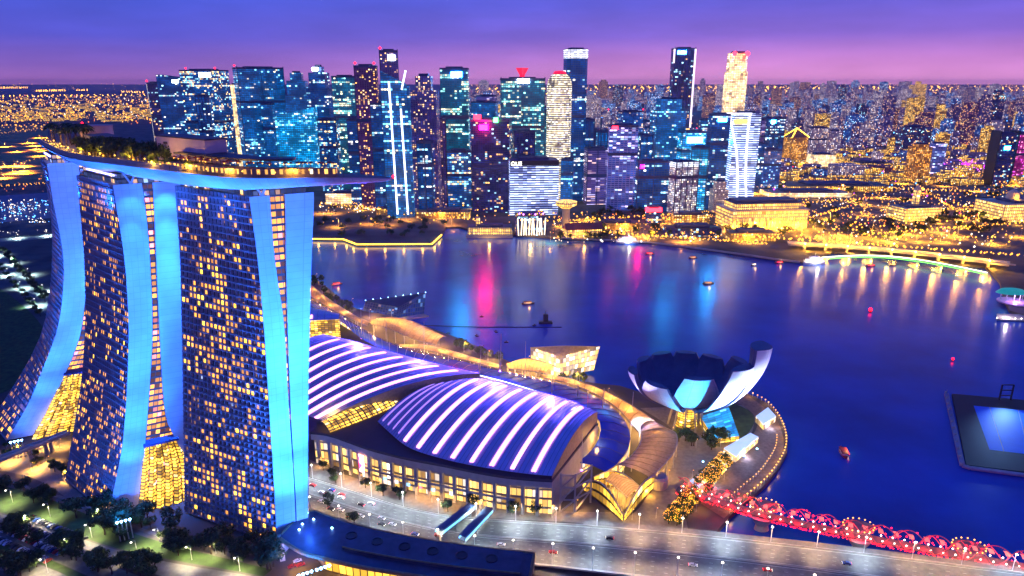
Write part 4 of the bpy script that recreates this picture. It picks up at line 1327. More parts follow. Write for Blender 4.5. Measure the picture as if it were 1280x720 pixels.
for i in range(1, 239):
    for _ in range(2):
        a = rl_.uniform(3.3, 6.1)
        p = axis[i] + frame(i) * (5.2 * math.cos(a)) + Vector((0, 0, 2.6 + 5.2 * math.sin(a)))
        st.octa(tuple(p), .34)
tag(st.build('led_lamp', M['lampR'], hx), kind='stuff')
hw = MB()
for i in range(4, 236, 7):
    for s in (-2.5, 2.5):
        hw.octa(tuple(axis[i] + frame(i) * s + Vector((0, 0, 1.2))), .5)
tag(hw.build('deck_lamps', M['lampW'], hx), kind='stuff')
for i in range(8, 236, 11):
    lamp('red_led', 'POINT', tuple(axis[i] + frame(i) * -1.5 + Vector((0, 0, 1.6))), 2.2e3, (1, .006, .010), hx, radius=.6)
for i in range(10, 236, 9):
    lamp('deck_light', 'POINT', tuple(axis[i] + Vector((0, 0, 3.4))), 170, (1, .55, .4), hx, radius=.5)
for i in (62, 124, 190):
    c = axis[i] + frame(i) * 8
    m_ = MB(); m_.lathe([(6.5, c.z - .8), (7.5, c.z), (.1, c.z + .02)], (c.x, c.y), 24, 1.15, .9); m_.build('viewing_pod', M['paving'], hx)
    m_ = MB()
    for k in range(16):
        a = k * math.pi / 8; m_.octa((c.x + 8 * math.cos(a), c.y + 6.4 * math.sin(a), c.z + 1.4), .5)
    m_.build('pod_lamps', M['lampY'], hx)
    m_ = MB(); c2 = axis[i]; m_.lathe([(3.4, -1), (2.6, 3), (5.2, c2.z - .9)], (c2.x, c2.y - 1), 14, 1.3, .9); m_.build('pier', M['concrete'], hx)

# ------------------------------------------------------------------ podium building at the bottom edge
pdm = thing('podium_building', 'low curved podium with a navy roof and golden glass front by the nearest tower', 'podium', tuple(at(500, 700, 3)))
zp = 15.0
up_ = smooth_line([at(352, 668, zp), at(384, 634, zp), at(410, 645, zp), at(450, 658, zp), at(510, 671, zp), at(580, 682, zp), at(668, 692, zp)], 30)
lo_ = smooth_line([at(350, 672, zp), at(375, 690, zp), at(400, 696, zp), at(440, 706, zp), at(500, 716, zp), at(570, 726, zp), at(660, 735, zp)], 30)
m_ = MB(); m_.grid([[q_, p_] for p_, q_ in zip(up_, lo_)]); m_.build('roof', M['proof'] if 'proof' in M else M.setdefault('proof', mat('podium_roof', (.05, .055, .10), .45, var=.3, scale=.2)), pdm)
m_ = MB()
for i in range(29): m_.bar(lo_[i] + Vector((0, 0, -.6)), lo_[i + 1] + Vector((0, 0, -.6)), 1.4, 1.6)
for i in range(29): m_.bar(up_[i] + Vector((0, 0, -.3)), up_[i + 1] + Vector((0, 0, -.3)), 1.0, 1.4)
m_.bar(up_[-1] + Vector((0, 0, -.2)), lo_[-1] + Vector((0, 0, -.2)), 1.4, 1.8)
m_.build('roof_edge', M['tan'], pdm)
gold = facade('podium_glazing', Bay=4.0, Floor=6.0, Frac=3, Row=.05, MarginU=.16, MarginV=.08, Strength=1.4, CoolMix=.1, Wall=(.3, .2, .06), Glass=(.3, .2, .04), Warm=(1, .55, .06), Cool=(1, .7, .2), Dim=(1, .5, .04), DimStrength=.6, GlassMetal=.1)
m_ = MB()
ins = [p + Vector((.35, 1, 0)).normalized() * 5 for p in lo_]
m_.grid([[Vector((p.x, p.y, 3)), Vector((p.x, p.y, zp - 1.4))] for p in ins[6:]], flip=True); m_.build('glass_front', gold, pdm)
m_ = MB(); m_.grid([[Vector((p.x, p.y, 3)), Vector((p.x, p.y, zp - 1))] for p in up_], flip=False); m_.build('rear_wall', M['concrete'], pdm)
m_ = MB(); m_.grid([[Vector((p.x, p.y, 3)), Vector((p.x, p.y, zp - 1))] for p in (ins[6], up_[3])], flip=False); m_.build('porch_wall', M['cream'] if 'cream' in M else M.setdefault('cream', mat('cream_render', (.62, .52, .38), .7)), pdm)
m_ = MB(); a, b = at(346, 702, 3), at(352, 674, zp - 1); m_.box((a.x + 1.5, a.y + 4, 3), (2.5, 8, zp - 4.2), .4); m_.build('porch_pier', M['cream'], pdm)
p1, p2, p3, p4 = up_[8], up_[29], lo_[29], lo_[10]
m_ = MB()
mid = [(a.lerp(b, .12), a.lerp(b, .72)) for a, b in zip(up_[9:29], lo_[9:29])]
m_.grid([[b + Vector((0, 0, 2.4)), a + Vector((0, 0, 2.4))] for a, b in mid]); m_.grid([[b + Vector((0, 0, .05)), b + Vector((0, 0, 2.4))] for a, b in mid], flip=False)
m_.face([mid[0][0], mid[0][0] + Vector((0, 0, 2.4)), mid[0][1] + Vector((0, 0, 2.4)), mid[0][1]])
m_.build('upper_roof', M['proof'], pdm)
m_ = MB()
for i in range(19): m_.bar(mid[i][1] + Vector((0, -.3, 2.2)), mid[i + 1][1] + Vector((0, -.3, 2.2)), .5, .7)
m_.build('upper_roof_edge', M['tan'], pdm)
for i in range(1, 19, 3):
    c = (mid[i][0] + mid[i][1]) / 2 + Vector((0, 0, 2.4))
    MB().lathe([(3.0, c.z), (3.0, c.z + .5), (2.6, c.z + .5), (2.6, c.z + .1), (.1, c.z + .1)], (c.x, c.y), 16).build('roof_fan', M['dark'], pdm)
rl_ = random.Random(8)
for (x, y) in ((374, 632 + 6), (384, 641), (378, 655), (392, 649), (374, 662), (415, 660)):
    p = at(x, y, zp + .6); MB().octa(tuple(p), .75).build('roof_floodlight', M['lampB'], pdm)
lamp('roof_wash', 'POINT', tuple(at(385, 652, zp + 6)), 6e3, (.03, .15, 1), pdm)
lamp('porch_light', 'POINT', tuple(at(372, 700, zp - 5)), 5e3, (1, .5, .12), pdm)
lamp('porch_light', 'POINT', tuple(at(420, 712, 9)), 2e3, (1, .5, .1), pdm)
# footbridge stairs: two blue lit glass bridges over the avenue
for lab, a, b in (('nearer blue lit covered crossing over the avenue', (548, 668), (590, 636)), ('farther blue lit covered crossing beside the first one', (578, 676), (612, 640))):
    t_ = thing('covered_crossing', lab, 'footbridge', tuple(at(a[0], a[1], 9)))
    A_, B_ = at(a[0], a[1], 9), at(b[0], b[1], 9)
    m_ = MB(); m_.bar(A_, B_, 4.0, .5); m_.build('deck', M['concrete'], t_)
    m_ = MB(); m_.bar(A_ + Vector((0, 0, 3)), B_ + Vector((0, 0, 3)), 4.4, .3); m_.build('roof', mat('crossing_roof', (.05, .1, .2), .3), t_)
    d_ = (B_ - A_).normalized(); s_ = Vector((-d_.y, d_.x, 0)) * 2.1
    m_ = MB()
    for s in (s_, -s_): m_.bar(A_ + s + Vector((0, 0, 1.2)), B_ + s + Vector((0, 0, 1.2)), .25, .9)
    m_.build('light_rail', mat('crossing_light', (.2, .5, .8), .4, em=(.15, .55, 1), es=2.2, sample=True), t_)
    m_ = MB()
    for u in (.05, .5, .95):
        p = A_.lerp(B_, u); m_.box((p.x, p.y, 3), (.9, .9, 5.7))
    m_.build('legs', M['concrete'], t_)
# white link bridge at the far left
lk = thing('link_bridge', 'pale elevated walkway on paired columns leading to the far hotel tower', 'footbridge', tuple(at(40, 560, 12)))
A_, B_ = at(-30, 586, 12), at(86, 541, 12)
m_ = MB(); m_.bar(A_, B_, 5, 1.2); m_.build('deck', M['concrete'], lk)
d_ = (B_ - A_).normalized(); s_ = Vector((-d_.y, d_.x, 0)) * 2.4
m_ = MB()
for s in (s_, -s_): m_.bar(A_ + s + Vector((0, 0, 1.2)), B_ + s + Vector((0, 0, 1.2)), .2, 1.1)
m_.build('railing', M['steel'], lk)
for u in (.55, .72, .78):
    p = A_.lerp(B_, u); m_ = MB(); m_.box((p.x, p.y, 3), (2, 1.2, 8.4)); m_.build('column', M['concrete'], lk)

# ------------------------------------------------------------------ floating platform
fp = thing('floating_platform', 'dark floating stage with a bright blue pitch and fenders along its edge', 'floating stage', tuple(at(1240, 540, 1)))
P = [at(1190, 492, 1.5), at(1208, 581, 1.5), at(1420, 606, 1.5), at(1420, 512, 1.5)]
m_ = MB(); m_.prism([(p.x, p.y) for p in P], -.6, 1.5); m_.build('deck', mat('stage_deck', (.015, .015, .02), .6), fp)
P = [at(1217, 507, 1.53), at(1237, 562, 1.53), at(1400, 582, 1.53), at(1400, 524, 1.53)]
m_ = MB(); m_.flat([(p.x, p.y) for p in P], 1.53); m_.build('pitch', mat('blue_pitch', (.015, .22, .9), .6, var=.05), fp)
for u in (.22, .62):
    a_, b_ = P[0].lerp(P[3], u * .5), P[1].lerp(P[2], u * .5)
    m_ = MB(); m_.flat([(a_.x, a_.y), (b_.x, b_.y), (b_.x + .6, b_.y), (a_.x + .6, a_.y)], 1.545); m_.build('pitch_line', M['paint'], fp)
E_ = [at(1183, 492, 1.2), at(1203, 582, 1.2), at(1213, 585, 1.2), at(1420, 612, 1.2)]
m_ = MB()
for a, b in zip(E_, E_[1:]): m_.bar(a, b, 3.0, 1.4)
m_.build('pontoon_edge', mat('pontoon', (.35, .28, .38), .7), fp)
for k in range(12):
    p = E_[0].lerp(E_[1], k / 11); m_ = MB(); m_.tube([(p.x, p.y, 1.8), (p.x, p.y, 4.5)], .25, 5); m_.box((p.x - .6, p.y, 1.8), (1.2, 1.2, 1.4)); m_.build('bollard', M['concrete'], fp)
c = at(1256, 500, 1.5)
m_ = MB()
for s in (-4.5, 4.5):
    m_.bar(c + Vector((s, 0, 0)), c + Vector((s, 0, 13)), .9)
for z in (4, 8.5, 13): m_.bar(c + Vector((-4.5, 0, z)), c + Vector((4.5, 0, z)), .7)
m_.build('goal_tower', M['dark'], fp)
for q_ in ((1256, 500), (1380, 515)):
    p = at(*q_, 1.5) + Vector((0, 0, 15))
    lamp('pitch_light', 'SPOT', tuple(p), 1.1e5, (.25, .5, 1), fp, at(q_[0] + 30, q_[1] + 70, 1.5), R(75), 1.0)

# ------------------------------------------------------------------ boats, barge, buoys
M['hull_r'] = mat('hull_red', (.45, .06, .03), .5)
M['wood'] = mat('hull_wood', (.25, .12, .05), .6)
def boat(label, px, py, L=14, col='wood', rot=0.0, lampm='lampY', group=None):
    p = at(px, py, 0)
    t = thing('river_boat', label, 'boat', tuple(p), group, rot)
    n = 10
    rows = []
    for i in range(n + 1):
        s = i / n * 2 - 1
        w = L * .17 * (1 - abs(s) ** 2.6) + .15
        x = s * L / 2
        z = .9 + .9 * s * s
        rows.append([(x * .92, 0, -.3), (x * .97, -w * .75, .2), (x, -w, z), (x, w, z), (x * .97, w * .75, .2)])
    g = MB(); g.grid(rows); g.grid([[r[4], r[0]] for r in rows]); g.build('hull', M[col], t, local=True)
    g = MB(); g.box((-.05 * L, 0, 1.0), (L * .55, L * .24, 1.4)); g.build('cabin', M['white'], t, local=True)
    g = MB(); g.box((-.05 * L, 0, 2.7), (L * .64, L * .3, .25)); g.build('roof', M[col], t, local=True)
    for k in range(5):
        MB().octa((-.3 * L + k * .13 * L, -L * .16, 2.4), .42).build('lantern', M[lampm], t, local=True)
    for s in (-1, 1):
        g = MB()
        for k in (-.32, .22): g.tube([(k * L, s * L * .13, 1.2), (k * L, s * L * .13, 2.7)], .1, 4)
        g.build('posts', M['wood'], t, local=True)
    lamp('boat_light', 'POINT', (p.x + 1, p.y - 3, 4), 900, (1, .5, .15), t)
    return t
boat('yellow lit bumboat sailing left of the black barge', 660, 380, 15, 'wood', .2)
boat('small yellow bumboat in the middle of the bay', 885, 355, 15, 'wood', .1)
boat('red bumboat leaving a pink trail near the far white ship', 812, 318, 13, 'hull_r', .0, 'lampR')
boat('orange roofed bumboat off the far promenade', 866, 323, 13, 'hull_r', .1)
boat('little white lit boat below the far quay steps', 942, 332, 9, 'wood', .4, 'lampW')
boat('red bumboat moored beside the white bay ferry', 974, 329, 14, 'hull_r', .1, 'lampR')
boat('red tour boat just under the pale footbridge', 1088, 333, 15, 'hull_r', .1, 'lampR')
boat('yellow tour boat trailing the red one under the footbridge', 1116, 332, 10, 'wood', .1, 'lampY')
boat('boat with white and red lamps heading for the red bridge', 1054, 567, 15, 'hull_r', 1.35, 'lampR')
boat('red lit ferry moored by the far promenade trees', 421, 356, 14, 'hull_r', .5, 'lampR')
def ship(label, px, py, L, rot):
    p = at(px, py, 0); t = thing('passenger_ship', label, 'ship', tuple(p), None, rot)
    rows = []
    for i in range(13):
        s = i / 12 * 2 - 1; w = L * .13 * (1 - abs(s) ** 3) + .2; x = s * L / 2
        rows.append([(x * .94, 0, -.4), (x * .97, -w * .8, .2), (x, -w, 3 + s * s), (x, w, 3 + s * s), (x * .97, w * .8, .2)])
    g = MB(); g.grid(rows); g.grid([[r[4], r[0]] for r in rows]); g.grid([[r[2], r[3]] for r in rows]); g.build('hull', M['white'], t, local=True)
    for k, (l, w, z) in enumerate(((.8, .2, 3), (.66, .17, 5.6), (.4, .13, 8.2))):
        g = MB(); g.box((-.04 * L, 0, z), (l * L, w * L, 2.4)); g.build('deckhouse', SHIPW, t, local=True)
        g = MB(); g.box((-.04 * L, 0, z + 2.4), (l * L * 1.04, w * L * 1.1, .25)); g.build('deck', M['white'], t, local=True)
    g = MB(); g.tube([(0, 0, 10.8), (0, 0, 16)], .3, 5); g.build('mast', M['steel'], t, local=True)
    lamp('ship_light', 'POINT', (p.x, p.y - 9, 7), 9e3, (1, .9, .8), t)
SHIPW = facade('ship_windows', Bay=2.2, Floor=2.4, Frac=2, Row=0, MarginU=.3, MarginV=.35, Strength=4, CoolMix=.4, Wall=(.8, .8, .8), Glass=(.5, .5, .5), Warm=(1, .75, .4), Cool=(1, .95, .9), Dim=(1, .8, .5), DimStrength=.3, GlassMetal=.1)
ship('white double decked ship moored at the far promenade', 785, 304, 40, .1)
ship('white ferry lit up beside the start of the pale footbridge', 1018, 330, 34, .15)
bg_ = thing('black_barge', 'small black barge with an upright post in the middle of the bay', 'barge', tuple(at(682, 404, 0)))
p = at(682, 404, 0)
MB().box((p.x, p.y, -.3), (14, 6, 2.4)).build('hull', M['dark'], bg_)
MB().box((p.x, p.y, 2.1), (5, 3, 8)).build('wheelhouse', M['dark'], bg_)
MB().tube([(p.x, p.y, 10), (p.x, p.y, 14)], .3, 5).build('mast', M['dark'], bg_)
tag(MB().tube([at(500, 406, .2), at(600, 409, .2), at(702, 409, .2)], .5, 5).build('floating_boom', M['dark']), 'thin black floating boom stretched across the bay to the barge', 'boom')
by = None
for x, y, r_ in ((1088, 389, 2.2), (1191, 450, 1.0)):
    p = at(x, y, 1)
    if by is None:
        by = thing('beacon_buoy', 'big glowing red marker buoy alone on the open water', 'buoy', tuple(p))
        MB().lathe([(1.6, -1), (1.8, .4), (.5, 1)], (0, 0), 10).build('float', M['hull_r'], by, local=True)
        MB().ball((0, 0, 2), 1.7, 8, 6).build('lamp_head', M['lampR'], by, local=True)
    else:
        copy_tree(by, loc=p, scale=.6, label='small red marker buoy near the corner of the floating stage')
for k, (x, y) in enumerate(((602, 396), (560, 417), (596, 420), (633, 428), (668, 407), (620, 415))):
    p = at(x, y, 0)
    if k == 0:
        fl = thing('mooring_float', 'little dark mooring float on the pink water reflection', 'float', tuple(p), 'mooring floats on the bay')
        MB().box((0, 0, -.2), (4, 2.4, 1)).build('raft', M['dark'], fl, local=True)
        MB().tube([(0, 0, .8), (0, 0, 2)], .3, 5).build('post', M['dark'], fl, local=True)
    else:
        copy_tree(fl, loc=p, rotz=k)
# ------------------------------------------------------------------ skyline towers
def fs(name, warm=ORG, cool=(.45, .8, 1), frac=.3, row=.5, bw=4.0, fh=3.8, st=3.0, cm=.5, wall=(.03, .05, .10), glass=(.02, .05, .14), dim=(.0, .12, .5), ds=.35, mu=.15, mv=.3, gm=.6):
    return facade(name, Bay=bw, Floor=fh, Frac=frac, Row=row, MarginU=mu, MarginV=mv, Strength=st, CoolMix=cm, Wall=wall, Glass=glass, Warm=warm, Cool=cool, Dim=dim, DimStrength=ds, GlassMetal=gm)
FA = {
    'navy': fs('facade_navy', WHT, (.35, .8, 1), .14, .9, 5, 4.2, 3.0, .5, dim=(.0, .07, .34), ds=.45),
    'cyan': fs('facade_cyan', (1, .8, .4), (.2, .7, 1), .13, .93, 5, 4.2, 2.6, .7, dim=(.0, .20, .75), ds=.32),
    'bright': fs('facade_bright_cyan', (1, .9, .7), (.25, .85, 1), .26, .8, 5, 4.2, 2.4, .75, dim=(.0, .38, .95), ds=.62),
    'mix': fs('facade_mixed', (1, .6, .15), (.3, .75, 1), .42, .7, 4.5, 4.2, 3.0, .5, dim=(.0, .10, .45), ds=.45),
    'teal': fs('facade_teal', (1, .85, .45), (.35, .95, .85), .42, .85, 4.5, 4.2, 2.6, .55, dim=(.0, .16, .30), ds=.45),
    'amber': fs('facade_amber', (1, .45, .06), (1, .7, .3), .26, .1, 4.2, 3.4, 2.6, .3, wall=(.10, .05, .10), glass=(.03, .02, .06), dim=(.14, .03, .26), ds=.35, mu=.4, mv=.4),
    'brown': fs('facade_brown', (1, .5, .1), (1, .75, .4), .20, .1, 4.2, 3.4, 2.4, .3, wall=(.10, .06, .16), glass=(.03, .03, .10), dim=(.06, .05, .36), ds=.4, mu=.4, mv=.4),
    'dark': fs('facade_dark', (1, .5, .1), (.4, .8, 1), .12, .4, 4.2, 3.8, 2.6, .5, wall=(.02, .02, .05), glass=(.01, .02, .06), dim=(.03, .03, .22), ds=.35),
    'rings': fs('facade_rings', (1, .85, .5), (1, .95, .85), 1.6, .35, 4.0, 4.2, 1.7, .5, wall=(.12, .10, .10), glass=(.2, .18, .14), dim=(1, .75, .45), ds=.35, mu=.03, mv=.42, gm=.2),
    'stripes': fs('facade_blue_stripes', (.55, .65, 1), (.75, .85, 1), 1.5, .3, 8.0, 4.4, 1.8, .5, wall=(.02, .04, .22), glass=(.2, .25, .4), dim=(.3, .42, 1), ds=.7, mu=.01, mv=.5, gm=.2),
    'mauve': fs('facade_mauve', (1, .6, .4), (.7, .6, 1), .22, .3, 9.0, 4.0, 1.8, .5, wall=(.34, .22, .36), glass=(.05, .04, .14), dim=(.10, .07, .35), ds=.4, mu=.02, mv=.5, gm=.2),
    'frames': fs('facade_frames', (.8, .6, 1), (.5, .7, 1), .22, .5, 7.0, 4.0, 2.4, .6, wall=(.40, .36, .60), glass=(.03, .05, .2), dim=(.06, .12, .55), ds=.45, mu=.14, mv=.34),
    'checker': fs('facade_checker', (1, .8, .5), (.9, .95, 1), .65, .2, 4.0, 4.0, 1.8, .5, wall=(.34, .28, .34), glass=(.08, .07, .12), dim=(.30, .25, .5), ds=.4, mu=.3, mv=.38),
    'gold': fs('facade_gold', (1, .66, .22), (1, .85, .6), 1.3, .2, 6.0, 4.0, 1.6, .4, wall=(.5, .38, .26), glass=(.4, .3, .18), dim=(1, .6, .28), ds=.75, mu=.1, mv=.22, gm=.1),
    'orange': fs('facade_orange', (1, .42, .05), (1, .6, .2), .5, .1, 4.5, 3.6, 2.0, .3, wall=(.5, .24, .08), glass=(.1, .05, .02), dim=(.9, .3, .04), ds=.35, mu=.4, mv=.35, gm=.1),
    'cream': fs('facade_cream', (1, .7, .35), (1, .8, .7), .28, .2, 4.0, 3.8, 1.8, .3, wall=(.62, .5, .44), glass=(.12, .1, .1), dim=(.5, .3, .3), ds=.3, mu=.5, mv=.5, gm=.1),
    'magenta': fs('facade_magenta', (1, .3, .5), (1, .1, .8), .3, .3, 4.5, 3.8, 2.2, .5, wall=(.2, .03, .16), glass=(.08, .01, .08), dim=(.7, .02, .35), ds=.4),
    'far': fs('facade_far', (1, .5, .10), (.75, .8, 1), .30, .15, 5.0, 4.0, 2.6, .38, wall=(.20, .14, .26), glass=(.03, .03, .08), dim=(.08, .06, .34), ds=.45, mu=.45, mv=.45, gm=.2),
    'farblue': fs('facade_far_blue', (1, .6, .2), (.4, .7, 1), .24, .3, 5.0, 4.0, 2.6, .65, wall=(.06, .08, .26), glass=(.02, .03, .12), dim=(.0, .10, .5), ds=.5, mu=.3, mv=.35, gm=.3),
    'farpale': fs('facade_far_pale', (1, .6, .25), (1, .9, .9), .38, .1, 5.0, 4.0, 2.2, .5, wall=(.44, .36, .42), glass=(.06, .05, .1), dim=(.35, .26, .42), ds=.35, mu=.45, mv=.45, gm=.1),
    'fargold': fs('facade_far_gold', (1, .52, .07), (1, .75, .3), .6, .1, 4.5, 3.6, 2.4, .25, wall=(.36, .22, .10), glass=(.1, .06, .02), dim=(.6, .25, .04), ds=.4, mu=.4, mv=.35, gm=.1),
}
M['crownW'] = facade('crown_white', Bay=6.0, Floor=4.0, Frac=3, Row=.1, MarginU=.06, MarginV=.3, Strength=1.5, CoolMix=.6, Wall=(.3, .3, .4), Glass=(.3, .3, .4), Warm=(1, .92, .9), Cool=(.8, .9, 1), Dim=(.8, .85, 1), DimStrength=.5, GlassMetal=.1)
M['plant'] = mat('roof_plant', (.07, .08, .16), .7)
def trow(px, py, Y): return at_y(px, py, Y)
def box_poly(c, w, d, rot, cut=0.0):
    cs, sn = math.cos(rot), math.sin(rot)
    base = [(-w / 2, -d / 2), (w / 2, -d / 2), (w / 2, d / 2), (-w / 2, d / 2)]
    if cut:
        q = cut
        base = [(-w / 2 + q, -d / 2), (w / 2 - q, -d / 2), (w / 2, -d / 2 + q), (w / 2, d / 2 - q), (w / 2 - q, d / 2), (-w / 2 + q, d / 2), (-w / 2, d / 2 - q), (-w / 2, -d / 2 + q)]
    return [(c.x + a * cs - b * sn, c.y + a * sn + b * cs) for a, b in base]
def site(x0, x1, yt, yb, rot=.0, dr=.7):
    cx = (x0 + x1) / 2
    g = at(cx, yb, 3)
    view = math.atan2(g.x, g.y)
    zt = at_y(cx, yt, g.y).z
    dm = depth_of((0, g.y, (zt + 3) / 2))
    W = (x1 - x0) / F * dm
    th = rot + view                    # angle between facade and the sight line
    w = W / (abs(math.cos(th)) + dr * abs(math.sin(th)))
    d = dr * w
    half = (w * abs(math.sin(th)) + d * abs(math.cos(th))) / 2
    c = g + Vector((g.x, g.y, 0)).normalized() * half
    return c, w, d, zt, g
def skytower(label, x0, x1, yt, yb, fac, rot=0.0, dr=.7, crown=None, beacons=0, sign=None, cut=0, name='office_tower', cat='skyscraper', slant=0.0, tiers=None, podium=None):
    c, w, d, zt, g = site(x0, x1, yt, yb, rot, dr)
    t = thing(name, label, cat, (c.x, c.y, 3))
    poly = box_poly(c, w, d, rot, cut * w)
    mb = MB()
    if slant:
        mb.prism(poly, 3, zt - abs(slant), cap=False)
        n0 = len(poly)
        pr = [(-math.sin(0) , 0)]
        ax = Vector((math.cos(rot), math.sin(rot)))
        zz = [zt - abs(slant) * (.5 - .5 * math.copysign(1, slant) * ((p[0] - c.x) * ax.x + (p[1] - c.y) * ax.y) / (w / 2)) for p in poly]
        for i in range(n0):
            j = (i + 1) % n0
            mb.face([(poly[i][0], poly[i][1], zt - abs(slant)), (poly[j][0], poly[j][1], zt - abs(slant)), (poly[j][0], poly[j][1], zz[j]), (poly[i][0], poly[i][1], zz[i])],
                    [(0, zt - abs(slant)), (w, zt - abs(slant)), (w, zz[j]), (0, zz[i])])
        mb.face([(p[0], p[1], z) for p, z in zip(poly, zz)])
    elif tiers:
        z = 3
        for f_, s_ in tiers:
            z1 = 3 + (zt - 3) * f_
            mb.prism(box_poly(c, w * s_, d * s_, rot, cut * w * s_), z, z1)
            z = z1
    else:
        mb.prism(poly, 3, zt)
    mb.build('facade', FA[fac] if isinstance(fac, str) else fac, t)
    if not slant:
        s_ = tiers[-1][1] if tiers else 1
        m_ = MB(); m_.prism(box_poly(c, w * .6 * s_, d * .6 * s_, rot), zt, zt + 4.5); m_.build('roof_plant', M['plant'], t)
    if not slant and not tiers and zt > 90 and fac not in ('stripes', 'gold'):   # plant floors and corner fins break up the glass
        hh = zt * random.uniform(.5, .72)
        m_ = MB(); m_.prism(box_poly(c, w * 1.008, d * 1.008, rot, cut * w), hh, hh + 6, bottom=True); m_.build('plant_floor', M['plant'], t)
        m_ = MB(); m_.prism(box_poly(c, w * 1.01, d * 1.01, rot, cut * w), zt - 2, zt + 2); m_.build('parapet', M['plant'], t)
        nf = random.choice((0, 0, 3, 5))
        for k in range(nf):
            u = -.5 + k / (nf - 1)
            p = c + Vector((math.cos(rot), math.sin(rot), 0)) * (u * w) + Vector((math.sin(rot), -math.cos(rot), 0)) * (d / 2)
            m_ = MB(); m_.box((p.x, p.y, 3), (1.6, 2.0, zt + 1), rot); m_.build('pier_fin', M['plant'], t)
    if crown:                                  # glowing band just under the roof line
        m_ = MB(); m_.prism(box_poly(c, w * 1.012, d * 1.012, rot, cut * w), zt - crown[1], zt + .5); m_.build('crown_band', M[crown[0]], t)
    for k in range(beacons):
        u = (-.42, .42, 0)[k % 3] * w
        p = Vector((c.x + u * math.cos(rot), c.y + u * math.sin(rot), zt + 6))
        MB().octa(tuple(p - Vector((0, d * .3, 0))), 2.6).build('beacon', M['lampR'], t)
    if sign:                                   # (material, u position, width share, height, drop)
        mm, u, sw, sh, dp = sign
        f = Vector((math.sin(rot), -math.cos(rot), 0)); r_ = Vector((math.cos(rot), math.sin(rot), 0))
        p = c + f * (d / 2 + .5) + r_ * (u * w / 2)
        m_ = MB(); m_.box((p.x, p.y, zt - dp - sh), (w * sw * .8, .8, sh * .8), rot); m_.build('roof_sign', M[mm], t)
    if podium:
        m_ = MB(); m_.prism(box_poly(c - Vector((0, d * .2, 0)), w * podium[0], d * podium[0], rot), 3, podium[1]); m_.build('podium', FA[podium[2]], t)
    return t, c, w, d, zt
R3 = skytower
a = R3('thin dark slab with a white light line on its edge, leftmost of the skyline', 200, 217, 104, 214, 'dark', .3, .6, beacons=1)
t, c, w, d, zt = a
m_ = MB(); m_.box((c.x - w * .42, c.y - d * .52, 20), (2.2, 1, zt - 22), .0); m_.build('light_line', M['neonW'] if 'neonW' in M else M.setdefault('neonW', mat('neon_white', (.8, .8, .8), .4, em=(1, .92, .8), es=2.2)), t)
R3('navy glass tower with slanted top right of the thin dark slab', 214, 253, 93, 218, 'navy', .12, .8, slant=-9, sign=('signW', .35, .3, 9, 12))
R3('mixed light glass tower with red beacons and a white rooftop sign', 243, 300, 88, 222, 'mix', -.15, .7, beacons=2, sign=('signW', .45, .42, 14, 2))
R3('slim cream lit tower squeezed between two blue glass towers', 300, 310, 106, 214, 'gold', 0, 1)
R3('broad blue glass tower, dark on one face and bright cyan on the other', 306, 366, 85, 224, 'cyan', .5, .75, beacons=1)
R3('stepped blue tower with violet lights on its crown', 366, 398, 91, 226, 'cyan', .1, .8, tiers=((.8, 1), (.93, .8), (1, .5)))
R3('stepped blue tower with a white lantern top beside the violet crown', 392, 426, 83, 228, 'navy', -.1, .8, tiers=((.82, 1), (.95, .75), (1, .4)), sign=('signW', 0, .35, 10, 0))
R3('low wedge of bright cyan glass showing above the lift house', 352, 404, 134, 232, 'bright', .1, .5, slant=22)
R3('wide teal glass office block full of white light rows', 424, 456, 96, 236, 'teal', .05, .9)
R3('tall violet tower with amber windows and red roof beacons', 453, 482, 83, 262, 'amber', .1, .8, beacons=2)
R3('highest violet residential tower with a bright white roof sign', 484, 506, 64, 256, 'brown', .15, .9, sign=('signW', .3, .5, 14, 3), beacons=1)
# sail shaped pair with two bright lines
t, c, w, d, zt = R3('sail shaped glass tower outlined by two bright white light lines', 484, 520, 88, 272, 'cyan', .1, .7, slant=-26)
for q in (((486, 102), (497, 268)), ((501, 136), (510, 268)), ((507, 88), (502, 112))):
    Y = c.y - d * .75
    m_ = MB(); m_.bar(at_y(*q[0], Y), at_y(*q[1], Y), 2.6); m_.build('light_line', M['lineB'] if 'lineB' in M else M.setdefault('lineB', mat('neon_pale_blue', (.7, .8, 1), .4, em=(.6, .72, 1), es=3)), t)
R3('brown residential tower dotted with amber windows next to the sail tower', 518, 554, 95, 268, 'brown', -.05, .8, tiers=((.9, 1), (1, .6)))
R3('teal tower with bands of white light and a cyan top sign', 554, 590, 86, 258, 'teal', 0, .8, sign=('signC', .2, .5, 12, 3), podium=(1.05, 22, 'cream'))
t, c, w, d, zt = R3('dark teal tower with red and green roof signs', 590, 641, 151, 266, 'dark', -.1, .7)
m_ = MB(); m_.box((c.x - w * .36, c.y - d * .62, zt + 2), (13, 1.5, 9)); m_.build('red_sign', M['signR'], t)
m_ = MB(); m_.box((c.x - w * .2, c.y - d * .66, zt - 16), (15, 1.5, 9)); m_.build('magenta_sign', M['signM'], t)
m_ = MB(); m_.box((c.x + w * .12, c.y - d * .62, zt - 3), (8, 1.5, 9)); m_.build('green_sign', M['signG'], t)
t, c, w, d, zt = R3('wide tower with a red flared cup and white sign on its roof', 624, 680, 99, 250, 'teal', .05, .7)
m_ = MB(); m_.lathe([(7, zt), (5, zt + 8), (13, zt + 22), (11, zt + 22), (4, zt + 10)], (c.x, c.y - d * .2), 4); m_.build('roof_cup', M.setdefault('cup', mat('red_cup', (.7, .05, .1), .5, em=(1, .01, .04), es=.9)), t)
m_ = MB(); m_.box((c.x + 2, c.y - d * .56, zt - 8), (24, 1.5, 9)); m_.build('roof_sign', M['signW'], t)
